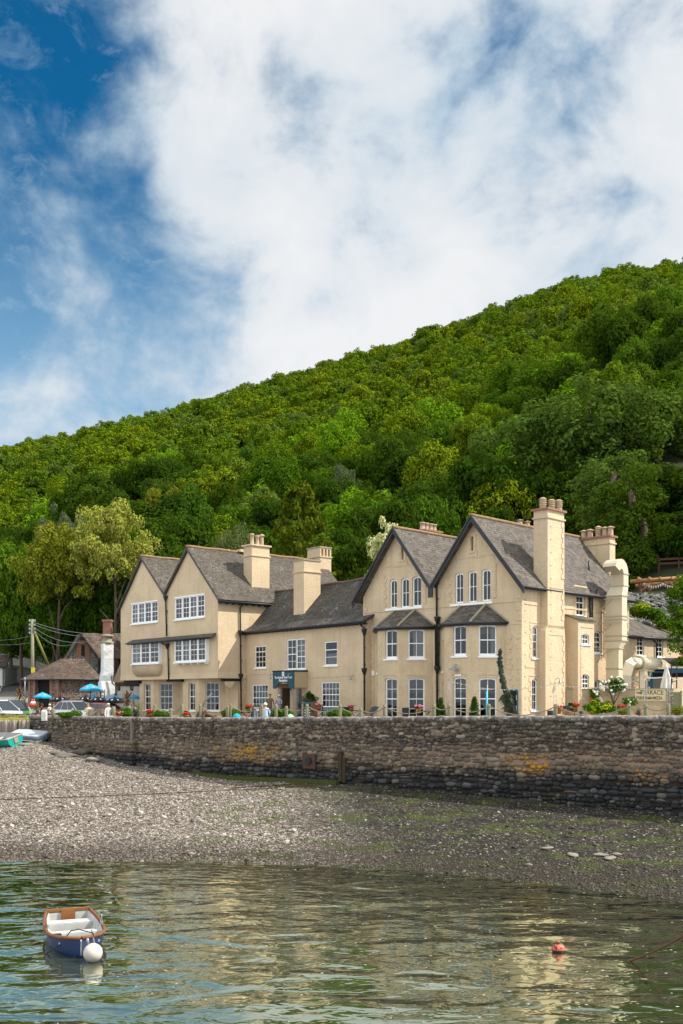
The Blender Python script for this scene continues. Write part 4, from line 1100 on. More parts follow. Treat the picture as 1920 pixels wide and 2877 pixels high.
r = W3(155, 177, 1455, 1497); mb = MB(); mb.box(F, r[0], r[1], .0, .10, r[2], r[3]); mb.tube([F.W(r[0] + .05, .05, r[3]), F.W(r[0] + .05, .05, r[3] + .2)], .008, 5); mb.tube([F.W(r[1] - .05, .05, r[3]), F.W(r[1] - .05, .05, r[3] + .2)], .008, 5)
tag(mb.build('aerial_box', WHITE, off=F.W(r[0], 0, r[2])), 'white plastic wall box with two thin aerials on the brick edge', 'junction box')
r = W3(1350, 1497, 1625, 1840)
nb_ = thing('notice_board', 'black notice board in a blue frame on the house wall behind the tall flower spike', 'notice board', F.W(r[0], 0, r[2]))
mb = MB(); mb.box(F, r[0], r[1], .01, .06, r[2], r[2] + .09); mb.box(F, r[0], r[1], .01, .06, r[3] - .09, r[3]); mb.box(F, r[0], r[0] + .09, .01, .0605, r[2] + .09, r[3] - .09); mb.box(F, r[1] - .09, r[1], .01, .0605, r[2] + .09, r[3] - .09); mb.build('frame', TEALB, nb_)
mb = MB(); mb.box(F, r[0] + .08, r[1] - .08, .008, .03, r[2] + .08, r[3] - .08); mb.build('panel', DARK, nb_)
q = gp(400, 1790, BO + .003); lamp(q, -u, 'wall_lamp', 'small steel wall lamp on the chimney breast beside the terrace wall', r=.10)

# ------------------------------------------------ middle reception wing
um = Vector((-.609, .793)); vm = Vector((.793, .609)); M0 = Vector((1.59, 65.8))
Mf = Fr(M0, um, -vm)
MD = thing('reception_wing', 'low middle wing of the hotel with a dark mossy roof and reception porch', 'building', (M0.x, M0.y, 0))
def mx_(x): return 640 + .26786 * x
def my_(y): return 1480 + .26786 * y
def W2(x0, x1, y0, y1, d=0, fr=None): return (fr or Mf).rect(mx_(x0), mx_(x1), my_(y0), my_(y1), d)
mh = []
ML = 14.45
win(MD, Mf, W2(288, 400, 1250, 1480), 3, (1, 3), 0, .03, .07, .14, None, mh)
ra = W2(624, 722, 1180, 1497); rb = W2(722, 816, 1180, 1497)
win(MD, Mf, (min(ra[0], ra[1]), max(ra[0], ra[1]), ra[2], ra[3]), 2, (2, 2), 0, .03, .08, 0, 'left', mh)
win(MD, Mf, (rb[0], ra[0] - .004, ra[2], ra[3]), 2, (3, 2), 0, .03, .08, 0, 'full', mh)
mb = MB(); mb.box(Mf, rb[0] - .15, ra[1] + .25, -.02, .12, ra[2] - .08, ra[2] - .001); mb.build('window_sill', WHITE, MD)
win(MD, Mf, W2(1019, 1150, 1203, 1455), 1, (1, 2), 0, .03, .07, .16, 'low', mh)
win(MD, Mf, W2(260, 424, 1655, 1935), 5, (2, 2), 0, .03, .08, 0, 'blind', mh, barw=.03)
win(MD, Mf, W2(984, 1174, 1628, 1895), 5, (2, 2), 0, .03, .08, .05, 'blind', mh, barw=.03)
dr = W2(712, 776, 1700, 1985); 
do = W2(530, 665, 1690, 1985)
mh.append(arcpoly(do[0], do[1], -.1, do[3], 0))
win(MD, Mf, (dr[0], dr[1], -.05, dr[3]), 2, (5,), 0, .06, .05, 0, None, mh, name='glazed_door', mat=TEALB)
mb = MB(); facade(mb, Mf, [(-.0, -.3), (ML + 2, -.3), (ML + 2, 6.55), (0, 6.5)], mh, rev=.3); 
me_ = Fr(M0, vm, -um); facade(mb, me_, [(0, -.3), (1.2, -.3), (1.2, 7.2), (0, 6.5)], [])
mbk = Mf.shift(0, -6.4); facade(mb, mbk, [(0, -.3), (ML, -.3), (ML, 6.5), (0, 6.5)], [])
mb.build('front_wall', CREAM, MD)
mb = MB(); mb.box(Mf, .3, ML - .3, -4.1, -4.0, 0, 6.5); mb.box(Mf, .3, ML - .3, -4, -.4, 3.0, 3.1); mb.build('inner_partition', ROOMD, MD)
# roof with a slight sag at the eave
mb = MB()
def sprocket(mb, fr, s0, s1, dE, zE, dR, zR, th=.12):
    zm = zE + (zR - zE) * .16; dm = dE + (dR - dE) * .26
    mb.slab(fr.W(s0, dE, zE), fr.W(s1, dE, zE), fr.W(s1, dm, zm), fr.W(s0, dm, zm), th)
    mb.slab(fr.W(s0, dm, zm), fr.W(s1, dm, zm), fr.W(s1, dR, zR), fr.W(s0, dR, zR), th)
sprocket(mb, Mf, -.25, 15.9, .38, 6.48, -3.2, 9.75)
mb.slab(Mf.W(-.25, -6.8, 6.4), Mf.W(15.9, -6.8, 6.4), Mf.W(15.9, -3.2, 9.75), Mf.W(-.25, -3.2, 9.75), .12)
rm = mb.build('stone_tile_roof', TILEM, MD)
mb = MB(); mb.tube([Mf.W(-.2 + k * .4, -3.2, 9.76 + .03 * math.sin(k * .7)) for k in range(41)], .10, 8); mb.build('ridge_tiles', flat('brown_ridge_tiles', (.13, .08, .055), .9, var=.5, scale=6), rm)
gutter(MD, Mf, -.3, 14.9, .42, 6.42, brackets=34)
def mp(x, y, d=.1): px = mx_(x); s = Mf.S(px, d); return Mf.W(s, d, Mf.Z(px, my_(y), d))
pipe(MD, [mp(1390, 1005, .4), mp(1395, 1030, .3), mp(1430, 1060, .12), mp(1432, 1090, .10), mp(1434, 1960, .10)], .055, [mp(1432, 1100, .12), mp(1433, 1515, .12)])
# chimney on the middle roof
cB = Fr(Mf.W(0, 0, 0)[:2], um, -vm)
s0 = Mf.S(mx_(795), -1.0); 
chimney(MD, Mf, s0, s0 + 1.28, -2.5, -1.05, 7.2, Mf.Z(mx_(760), my_(365), -1.3), [], .05, CAPST, 0, .75)
# porch
pr0 = 1.15
rs = W2(477, 697, 1515, 1700, pr0)
s0, s1, z0, z1 = rs
PC = thing('porch_hood', 'boarded cream porch hood on two rough stone posts over the reception door', 'porch', Mf.W(s0, 0, 0))
mb = MB(); mb.box(Mf, s0 + .03, s0 + .10, .0, pr0 - .04, z0 + .08, z1 - .06)
for k in range(14): a = .02 + k * (pr0 - .1) / 14; mb.box(Mf, s0 + .0, s0 + .03, a, a + .062, z0 + .08, z1 - .06)
mb.box(Mf, s1 - .10, s1 - .03, .0, pr0 - .04, z0 + .08, z1 - .06); mb.box(Mf, s0 + .1, s1 - .1, 0, pr0 - .04, z0 + .35, z0 + .42)
mb.build('side_boarding', BOARDC, PC)
mb = MB(); mb.box(Mf, s0 - .03, s1 + .03, 0, pr0 + .05, z1 - .04, z1 + .05); mb.build('top_cover', DARK, PC)
for sa in (s0 + .12, s1 - .55):
    mb = MB(); c_ = Mf.W(sa + .08, pr0 - .25, 0); rp = random.Random(int(sa * 10))
    mb.lathe(c_, [(.17 + rp.uniform(-.02, .02), z0 * k / 12) for k in range(13)], 10); mb.build('post', flat('pebbly_post', (.33, .26, .20), .95, var=.6, scale=12, bump=1, bscale=20), PC)
SG = thing('hotel_sign', 'dark teal reception signboard with an arched lower edge fixed to the porch hood', 'sign', Mf.W(s0, pr0, z0))
sm_ = (s0 + s1) / 2; hw = (s1 - s0) / 2
arch_pts = [(sm_ + hw * .68 * math.cos(a), z0 + .02 + (z1 - z0) * .34 * math.sin(a)) for a in [PI * k / 14 for k in range(15)]]
poly = [(s1, z0 + .03), (s1, z1), (s0, z1), (s0, z0 + .03), (sm_ - hw * .80, z0)] + arch_pts[::-1] + [(sm_ + hw * .80, z0)]
mb = MB(); mb.prism(Mf, poly, pr0 - .03, pr0 + .03); mb.build('board', TEAL, SG)
mr = (-um.x, -um.y)
text(SG, 'The Porlock Weir Hotel', .215, Mf.W(sm_, pr0 + .034, z0 + (z1 - z0) * .635), mr, None, WHITEL, .003, sx=.98, bold=.006)
text(SG, 'Reception', .25, Mf.W(sm_, pr0 + .034, z0 + (z1 - z0) * .47), mr, None, WHITEL, .003, bold=.006)
mb = MB(); zc = z0 + (z1 - z0) * .85
mb.box(Mf, sm_ - .13, sm_ + .13, pr0 + .031, pr0 + .036, zc - .16, zc + .18); mb.build('emblem', WHITEL, SG)
mb = MB(); mb.box(Mf, sm_ - .05, sm_ - .03, pr0 + .037, pr0 + .040, zc - .1, zc + .1); mb.box(Mf, sm_ + .03, sm_ + .05, pr0 + .037, pr0 + .040, zc - .1, zc + .1); mb.box(Mf, sm_ - .09, sm_ + .09, pr0 + .037, pr0 + .040, zc - .01, zc + .02); mb.build('emblem_mark', flat('pale_grey_blue', (.35, .42, .46)), SG)
for sa, nm in ((s0 + .25, 'right'), (s1 - .1, 'left')):
    lamp(Mf.W(sa, pr0 + .03, z1 - .25), -vm, 'sign_lamp', 'small galvanised swan neck lamp on the %s of the signboard' % nm, r=.09)
r = W2(1300, 1325, 1565, 1620); lamp(Mf.W(r[0], 0, r[3]), -vm, 'wall_lamp', 'small steel lamp on the plain wall right of the porch', r=.10)
mb = MB(); mb.tube([mp(820, 1583, .015), mp(880, 1587, .015), mp(960, 1580, .015), mp(1310, 1568, .015)], .012, 5); mb.tube([mp(75, 1558, .015), mp(180, 1555, .015), mp(470, 1547, .015)], .012, 5); mb.build('conduit', CREAM, MD)
# hall behind the door
mb = MB(); hallf = Mf.shift(0, -1.2); mb.box(Mf, do[0] - .3, do[1] + .3, -1.3, -1.2, -.1, 3); mb.build('porch_back_wall', CREAM, MD)
dd_ = W2(660, 690, 1700, 1985, -.1); mb = MB(); mb.box(Mf, do[0] + .02, do[0] + .10, -.9, -.02, 0, 2.1); mb.build('open_door', WHITE, MD)

# ------------------------------------------------ left jettied wing
ul = Vector((-.647, .763)).normalized(); vl = Vector((.763, .647)).normalized(); L0 = Vector((-9.05, 75.6))
Lf = Fr(L0, ul, -vl); Ls = Fr(L0, vl, -ul)
LH = thing('jettied_house', 'cream twin gabled wing whose upper floors overhang, with wide white oriel windows', 'building', (L0.x, L0.y, 0))
def lx_(x): return 300 + .26786 * x
def ly_(y): return 1480 + .26786 * y
def W1(x0, x1, y0, y1, d=0, fr=None): return (fr or Lf).rect(lx_(x0), lx_(x1), ly_(y0), ly_(y1), d)
LW = 14.75; LE = 9.05; LA = 12.95; LV = 9.75; l1, lv_, l2 = 4.0, 7.4, 11.0; JB = 3.02
lh = []
def multi(fr, r, n, rows, d, rec, holes, curts, gap=.09, sill=.08):
    s0, s1, z0, z1 = r; w_ = (s1 - s0) / n
    mb = MB()
    for k in range(n + 1):
        x = s0 + k * w_; a, c = max(s0, x - gap / 2), min(s1, x + gap / 2); mb.box(fr, a, c, d - rec - .1, d - rec + .03, z0, z1)
    mb.box(fr, s0 - .02, s1 + .02, d - rec, d + .07, z1 - .001, z1 + .08)
    mb.box(fr, s0 - sill, s1 + sill, d - rec, d + .12, z0 - .09, z0 - .001)
    mb.build('mullion', WHITE, LH)
    for k in range(n):
        win(LH, fr, (s0 + k * w_ + gap / 2 + .003, s0 + (k + 1) * w_ - gap / 2 - .003, z0, z1), 2, rows, 0, rec, .07, 0, curts[k % len(curts)], None, d, bot=.05, barw=.025)
    if holes is not None: holes.append(arcpoly(s0, s1, z0, z1, 0))
r = W1(716, 1028, 732, 962); multi(Lf, r, 4, (2, 2), 0, .03, lh, ['left', 'full', None, 'left'])
r = W1(262, 538, 798, 1010); multi(Lf, r, 4, (2, 2), 0, .03, lh, ['left', 'left', 'full', 'full'])
# oriels on the first floor
od = .32
for (x0, x1, y0, y1, n) in ((265, 548, 1212, 1436, 3), (712, 1038, 1176, 1416, 4)):
    r = W1(x0, x1, y0, y1, od); Lo = Lf.shift(0, od)
    multi(Lo, r, n, (2, 2), 0, .02, None, ['left', None, 'full', 'left'])
    mb = MB()
    for sa in (r[0], r[1] - .08): mb.box(Lf, sa, sa + .08, .001, od - .12, r[2], r[3])
    mb.box(Lf, r[0], r[1], 0, od, r[2] - .10, r[2] - .02)
    mb.build('oriel_frame', WHITE, LH)
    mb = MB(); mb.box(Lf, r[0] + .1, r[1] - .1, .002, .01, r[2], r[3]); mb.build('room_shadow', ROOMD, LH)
    if n == 3:
        mb = MB(); mb.smooth = True; N_ = 8; vs = []; zb_ = r[2] - .1; hh_ = .95
        for k in range(N_ + 1):
            a = k / N_ * PI / 2; z = zb_ - hh_ * math.sin(a); ins = (1 - math.cos(a)) * .55; dd_ = od * math.cos(a) + .01
            vs += [Lf.W(r[0] + ins, 0, z), Lf.W(r[0] + ins, dd_, z), Lf.W(r[1] - ins, dd_, z), Lf.W(r[1] - ins, 0, z)]
        mb.add(vs, [(4 * k + j, 4 * k + j + 1, 4 * k + 5 + j, 4 * k + 4 + j) for k in range(N_) for j in range(3)])
        mb.build('curved_apron', CREAM, LH)
    else:
        mb = MB()
        for k in range(5): x = r[0] + .1 + (r[1] - r[0] - .3) * k / 4; mb.box(Lf, x, x + .1, .0, od - .04, r[2] - .22, r[2] - .1)
        mb.build('oriel_bracket', WHITE, LH)
mb = MB(); facade(mb, Lf, [(-.0, JB + .1), (LW, JB + .1), (LW, LE), (l2, LA), (lv_, LV), (l1, LA), (0, LE)], lh)
facade(mb, Ls, [(0, JB + .1), (13, JB + .1), (13, LE), (0, LE)], [])
lb = Lf.shift(0, -13); facade(mb, lb, [(0, -.3), (LW, -.3), (LW, LE), (l2, LA), (lv_, LV), (l1, LA), (0, LE)], [])
lll = Fr(Lf.W(LW, 0, 0)[:2], vl, ul); facade(mb, lll, [(0, JB + .1), (13, JB + .1), (13, LE), (0, LE)], [])
mb.add([Lf.W(*p) for p in ((-.07, .07, JB), (LW + .05, .07, JB), (LW, 0, JB + .45), (0, 0, JB + .45))], [(0, 1, 2, 3)])
mb.add([Lf.W(*p) for p in ((-.07, .07, JB), (-.07, -2.6, JB), (0, -2.6, JB + .45), (0, 0, JB + .45))], [(0, 1, 2, 3)])
mb.add([Lf.W(*p) for p in ((-.07, .07, JB), (LW + .05, .07, JB), (LW + .05, -4, JB), (-.07, -4, JB))], [(0, 1, 2, 3)])
mb.build('upper_wall', CREAM, LH)
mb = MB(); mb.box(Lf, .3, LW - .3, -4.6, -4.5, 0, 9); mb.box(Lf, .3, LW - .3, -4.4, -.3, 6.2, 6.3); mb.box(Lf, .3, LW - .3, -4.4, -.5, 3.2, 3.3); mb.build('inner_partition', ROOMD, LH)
# ground floor: recessed wall with two canted bays
GB = -1.55
gw = MB()
lgh = []
for (xa, xb, xc, wf_, wc, sd_) in ((800, 965, 1250, (856, 926, 1636, 1930), (1038, 1182, 1633, 1930), 0), (345, 490, 780, (390, 459, 1645, 1925), (558, 692, 1643, 1925), 1)):
    d_ = -.30
    s_b, s_a = Lf.S(lx_(xb), d_), Lf.S(lx_(xa), d_)
    fF = Lf.shift(0, d_); hs_ = []
    win(LH, fF, fF.rect(lx_(wf_[0]), lx_(wf_[1]), ly_(wf_[2]), ly_(wf_[3])), 2, (2, 2), 0, .14, .07, .14, 'left', hs_, barw=.03)
    facade(gw, fF, [(s_b, -.3), (s_a, -.3), (s_a, JB), (s_b, JB)], hs_)
    P1 = Lf.W(s_b, d_, 0); wl = abs(GB - d_) * 1.414
    dirn = Vector((-(-ul) + Vector((0, 0)))) if False else (vl - ul).normalized()
    nn_ = Vector((dirn.y, -dirn.x)); nn_ = nn_ if nn_.y < 0 else -nn_
    fC = Fr(P1[:2], dirn, nn_); hs_ = []
    win(LH, fC, fC.rect(lx_(wc[0]), lx_(wc[1]), ly_(wc[2]), ly_(wc[3])), 3, (2, 2), 0, .12, .07, .14, None, hs_, barw=.03)
    cwid = fC.S(lx_(xc), 0)
    facade(gw, fC, [(0, -.3), (cwid, -.3), (cwid, JB), (0, JB)], hs_)
    Pe = fC.W(cwid, 0, 0)
    dE = (Vector(Pe[:2]) - Lf.O).dot(Lf.n_); sE = (Vector(Pe[:2]) - Lf.O).dot(Lf.a)
    facade(gw, Fr(Pe[:2], -ul, -vl), [(0, -.3), (max(.1, sE + .0) if sd_ == 0 else 2.2, -.3), (max(.1, sE) if sd_ == 0 else 2.2, JB), (0, JB)], [])
    facade(gw, Fr(Lf.W(s_a, d_, 0)[:2], ul * .2 + vl, ul), [(0, -.3), (3.5, -.3), (3.5, JB), (0, JB)], [])
facade(gw, Fr(Lf.W(.0, -2.4, 0)[:2], vl, -ul), [(-.6, -.3), (3, -.3), (3, JB + .2), (-.6, JB + .2)], [])
gw.build('ground_floor_wall', CREAM, LH)
def lp(x, y, d=.1): px = lx_(x); s = Lf.S(px, d); return Lf.W(s, d, Lf.Z(px, ly_(y), d))
def lsp(x, y, d=.1): px = lx_(x); s = Ls.S(px, d); return Ls.W(s, d, Ls.Z(px, ly_(y), d))
# jetty beams and corner brackets
mb = MB()
for xa, xb, yy in ((640, 795, 1612), (190, 350, 1628)): a, c = lp(xa, yy, -.15), lp(xb, yy, -.15); mb.bar(a, c, .25, .22)
mb.box(Ls, .25, 2.0, -.02, .16, JB - .22, JB - .02)
mb.build('jetty_beam', DARK, LH)
mb = MB(); mb.smooth = False
for x in (1290,):
    q = Ls.S(lx_(x), .1); mb.prism(Fr(Ls.W(q, 0, 0)[:2], vl, -ul), [(-.4 + .8 * (1 - math.cos(a)) * .5, JB - .25 - .5 * math.sin(a)) for a in [PI * .5 * k / 6 for k in range(7)]] + [(.4, JB - .25)], .0, .25)
mb.build('corbel', CREAM, LH)
# roofs
mb = MB()
lo = .28
gable_roof(mb, Lf, -lo - .15, LE - .28, l1, LA + .15, lv_, LV + .12, .22, -13.2, .12)
gable_roof(mb, Lf, lv_, LV + .12, l2, LA + .15, LW + lo + .15, LE - .28, .22, -12, .12)
rl = mb.build('stone_tile_roof', TILE, LH)
mb = MB()
for sa, n in ((l1, 26), (l2, 24)): mb.tube([Lf.W(sa, .24 - k * .5, LA + .16 + .02 * math.sin(k * 1.3)) for k in range(n)], .11, 8)
mb.build('ridge_tiles', RIDGE, rl)
mb = MB()
for (s0, z0, sa, za, s1, z1) in ((-lo - .15, LE - .36, l1, LA + .02, lv_, LV), (lv_, LV, l2, LA + .02, LW + lo + .15, LE - .36)):
    for sa_, za_ in ((s0, z0), (s1, z1)): mb.prism(Lf, [(sa_, za_ - .17), (sa, za - .17), (sa, za), (sa_, za_)], .14, .20)
mb.build('bargeboard', BLACK, LH)
gutter(LH, Ls, -.2, 8, lo + .12, LE - .42, brackets=14)
# pent roof strip over the oriels
a, c = lp(207, 1206, .55), lp(1083, 1133, .55)
sa_, sc_ = Lf.S(lx_(207), .55), Lf.S(lx_(1083), .55); zp = (a.z + c.z) / 2
mb = MB(); mb.slab(Lf.W(sc_, .58, zp - .12), Lf.W(sa_, .58, zp - .12), Lf.W(sa_, 0, zp + .16), Lf.W(sc_, 0, zp + .16), .07); pr_ = mb.build('pent_roof', TILE, LH)
mb = MB(); mb.tube([Lf.W(sc_ - .02, .62, zp - .18), Lf.W(sa_ + .02, .62, zp - .18)], .06, 8); mb.box(Lf, sc_, sa_, .42, .5, zp - .28, zp - .16); mb.build('pent_gutter', BLACK, pr_)
pipe(LH, [lp(618, 700, .3), lp(618, 745, .10), lp(628, 1150, .10)], .055, [lp(616, 750, .14)])
pipe(LH, [lp(568, 1195, .5), lp(572, 1215, .2), lp(600, 1235, .10), lp(640, 1250, .10), lp(650, 1610, .10)], .055, [lp(632, 1250, .14)])
pipe(LH, [lsp(1452, 780, .36), lsp(1448, 800, .3), lsp(1400, 850, .10), lsp(1404, 1100, .10), lsp(1412, 1960, .10)], .055, [lsp(1403, 1115, .14), lsp(1408, 1570, .14)])
# chimneys
sA0 = Ls.S(lx_(0) + 0, 0)
sa = Ls.S(640 + .26786 * 250, -.9); sb = Ls.S(640 + .26786 * 435, -.9); zt = Ls.Z(640 + .26786 * 250, 1480 + .26786 * 195, -.9)
chimney(LH, Ls, sa, sb, -1.95, -.85, 9.0, zt, [(.05 + .1, .7, 0, .85), (.55, .5, 0, .8), (.85, .4, 2, .95)], .12, CREAM, 0, .72, .15)
s3 = Ls.S(640 + .26786 * 925, -3.9); s4 = Ls.S(640 + .26786 * 995, -3.9)
chimney(LH, Ls, s3 - .1, s3 + 1.1, -4.9, -3.2, 10.2, Ls.Z(640 + .26786 * 925, 1480 + .26786 * 228, -3.9), [], .05, CAPST, 3, .7)
chimney(LH, Lf, l2 - 1.15, l2 + .15, -8.2, -7.2, 11.5, 13.35, [(.12, .5, 1, .8), (.5, .5, 1, .8), (.88, .5, 1, .8)], .04, CREAM, 0, .3, .2, .8)
mb = MB(); q = Lf.W(l1 - .1, -5.2, LA + .15); mb.cbox(q + Vector((0, 0, .1)), (1.3, .5, .22), math.atan2(vl.y, vl.x)); mb.build('low_ridge_stack', CREAM, LH)

# ------------------------------------------------ right annex
AN = Fr(G_.W(DP + .05, -.25, 0)[:2], Vector((.763, .647)), Vector((.647, -.763)))
AX = thing('annex', 'two storey cream annex with a sloping slate roof behind the big silver duct', 'building', AN.W(0, 0, 0))
ah = []
AZ = AN.Z(1800, qy(1395))
win(AX, AN, AN.rect(qx(1146), qx(1212), qy(1398), qy(1574)), 2, (2, 2), 0, .08, .06, .14, 'left', ah)
win(AX, AN, AN.rect(qx(1328), qx(1386), qy(1410), qy(1586)), 2, (2, 2), 0, .08, .06, .12, 'left', ah)
mb = MB(); facade(mb, AN, [(-.6, -.3), (9, -.3), (9, AZ), (-.6, AZ)], ah); mb.build('front_wall', CREAM, AX)
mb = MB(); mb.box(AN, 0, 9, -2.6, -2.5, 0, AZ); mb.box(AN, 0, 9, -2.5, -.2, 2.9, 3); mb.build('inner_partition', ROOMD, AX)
t0 = AN.W(-.6, -3.6, AN.Z(qx(1075), qy(1150), -3.6)); t1 = AN.W(AN.S(qx(1450), -3.6), -3.6, AN.Z(qx(1450), qy(1335), -3.6))
mb = MB(); mb.slab(AN.W(-.6, .25, AZ - .05), AN.W(7.5, .25, AZ - .05), t1, t0, .1); ro = mb.build('slate_roof', SLATE, AX)
mb = MB(); mb.tube([t0, t1], .09, 8); mb.build('ridge_tiles', LEAD, ro)
gutter(AX, AN, -.6, 7.5, .3, AZ - .12)
def ap(x, y, d=.1): px = qx(x); s = AN.S(px, d); return AN.W(s, d, AN.Z(px, qy(y), d))
pipe(AX, [ap(1282, 1400, .28), ap(1290, 1425, .12), ap(1322, 1455, .1), ap(1324, 1600, .1)], .05)
# ================================================================ TREES
def leafy(name, centers, radii, per, leaf, mat, seed, flat_=.25, drop=0):
    """many small leaf faces spread over clumps; numpy built"""
    rs = np.random.RandomState(seed)
    P, Nn = [], []
    for c, r, n in zip(centers, radii, per):
        d = rs.normal(size=(n, 3)); d[:, 2] += .35; d /= np.linalg.norm(d, axis=1)[:, None]
        rad = r * (.45 + .55 * rs.rand(n) ** .5)
        p = np.array(c) + d * rad[:, None] * np.array([1, 1, .8])
        if drop: p[:, 2] -= drop * rs.rand(n) ** 2
        P.append(p); nn_ = d * 1.0 + rs.normal(size=(n, 3)) * .4; nn_[:, 2] += flat_; nn_ /= np.linalg.norm(nn_, axis=1)[:, None]; Nn.append(nn_)
    P = np.concatenate(P); Nn = np.concatenate(Nn); n = len(P)
    a = rs.normal(size=(n, 3)); t1 = np.cross(Nn, a); t1 /= np.linalg.norm(t1, axis=1)[:, None]; t2 = np.cross(Nn, t1)
    L = (leaf * (.6 + .8 * rs.rand(n)))[:, None]; Wd = L * (.45 + .2 * rs.rand(n))[:, None]
    V = np.empty((n, 4, 3)); V[:, 0] = P - t1 * L; V[:, 1] = P - t2 * Wd + Nn * L * .12; V[:, 2] = P + t1 * L; V[:, 3] = P + t2 * Wd + Nn * L * .12
    return mesh_quads(name, V.reshape(-1, 3), mat)
def mesh_quads(name, V, mat):
    n = len(V) // 4
    me = bpy.data.meshes.new(name); me.vertices.add(4 * n); me.vertices.foreach_set('co', V.astype(np.float32).ravel())
    me.loops.add(4 * n); me.loops.foreach_set('vertex_index', np.arange(4 * n, dtype=np.int32))
    me.polygons.add(n); me.polygons.foreach_set('loop_start', np.arange(0, 4 * n, 4, dtype=np.int32)); me.polygons.foreach_set('loop_total', np.full(n, 4, dtype=np.int32))
    me.materials.append(mat); me.update(calc_edges=True); return me
def crown(name, mat, seed, RR=5.0, H=10.0, nc=60, per=110, leaf=.26, shape='round', lo=.22, cr=1.25, drop=0, fl=.25):
    rs = np.random.RandomState(seed); cs, rad, pr = [], [], []
    for i in range(nc):
        if shape == 'cone':
            zf = rs.rand() ** 1.2; a = rs.rand() * 6.283; r_ = RR * (1 - zf) ** .62 * (.55 + .45 * rs.rand()) + .1
            c = (r_ * math.cos(a), r_ * math.sin(a), H * (lo + (1 - lo - .06) * zf)); q = cr * (.5 + .6 * (1 - zf))
        else:
            zc = rs.uniform(-.75, 1); a = rs.rand() * 6.283; hr = math.sqrt(max(0, 1 - zc * zc))
            k = (.62 + .38 * rs.rand()) * (1 if rs.rand() > .22 else .5)
            w_ = 1 + .22 * math.sin(2 * a + seed) + .12 * math.sin(5 * a + seed * 2)
            c = (RR * .84 * hr * k * w_ * math.cos(a), RR * .84 * hr * k * w_ * math.sin(a), H * (lo + (1 - lo) * .5) + H * (1 - lo) * .43 * zc * k * (1 + .1 * math.sin(3 * a + seed))); q = cr * rs.uniform(.6, 1.25)
        cs.append(c); rad.append(q); pr.append(int(per * (q / cr) ** 2 + 8))
    return leafy(name, cs, rad, pr, leaf, mat, seed, fl, drop)
def trunk_mesh(seed, H=10.0, r=.32, lo=.22, top=.8, nb=6, spread=2.6):
    rt = random.Random(seed); mb = MB()
    n = 7; pts = [Vector((.25 * math.sin(k * .9 + seed) * k / n, .25 * math.cos(k * .7 + seed) * k / n, -1.2 + (H * top + 1.2) * k / n)) for k in range(n + 1)]
    mb.tube(pts, [r * (1.25 - 1.05 * k / n) for k in range(n + 1)], 7)
    for i in range(nb):
        k = rt.randint(2, n - 2); a = i * 2.4 + rt.random(); q = pts[k]; L = rt.uniform(.6, 1) * spread
        e = q + Vector((math.cos(a) * L, math.sin(a) * L, L * rt.uniform(.5, 1.1))); m = (q + e) / 2 + Vector((0, 0, .25 * L * .3))
        mb.tube([q, m, e], [r * .45, r * .28, r * .1], 5)
    me = bpy.data.meshes.new('trunk'); me.from_pydata(mb.v, [], mb.f); me.materials.append(BARK); me.polygons.foreach_set('use_smooth', [True] * len(mb.f)); return me
TRK = [trunk_mesh(s) for s in range(4)]
CH = [crown('crown', LF_HILL, 11 + i, nc=92, per=130, leaf=.18, cr=1.1, fl=.4) for i in range(5)]
CD = [crown('crown', LF_DARK, 21 + i, nc=95, per=130, leaf=.20, cr=1.2, fl=.4) for i in range(2)]
CB = [crown('crown', LF_BRIGHT, 31, nc=80, per=130, leaf=.20, cr=1.1, fl=.4)]
CM = [crown('crown', LF_MID, 81 + i, nc=85, per=150, leaf=.18, cr=1.15, fl=.35) for i in range(3)]
CF = [crown('crown', LF_HILL, 41 + i, nc=78, per=46, leaf=.30, cr=.98, fl=.45) for i in range(5)]
NEAR = dict(
    ash=[crown('crown', LF_ASH, 51 + i, nc=110, per=170, leaf=.15, cr=1.05, lo=.12, drop=.5) for i in range(2)],
    gold=[crown('crown', LF_GOLD, 61, nc=150, per=130, leaf=.125, cr=.8)], rust=[crown('crown', LF_RUST, 62, nc=150, per=130, leaf=.13, cr=.8)],
    olive=[crown('crown', LF_OLIVE, 63, nc=90, per=190, leaf=.13, cr=1.15, drop=.6)], grey=[crown('crown', LF_GREY, 64 + i, nc=80, per=170, leaf=.15, cr=1.1) for i in range(2)],
    con=[crown('crown', LF_CON, 66, RR=4.2, H=12, nc=330, per=70, leaf=.15, cr=.6, shape='cone', lo=.04)],
    pale=[crown('crown', LF_PALE, 67, nc=70, per=130, leaf=.17, cr=.9, lo=.1, RR=3.6)],
    dark=[crown('crown', LF_DARK, 68 + i, nc=120, per=140, leaf=.19, cr=1.05, lo=.05) for i in range(3)],
    mid=[crown('crown', LF_MID, 72 + i, nc=110, per=140, leaf=.19, cr=1.05, lo=.1) for i in range(3)],
    bright=[crown('crown', LF_BRIGHT, 76, nc=100, per=130, leaf=.2, cr=1.0)])
_tc = [0]
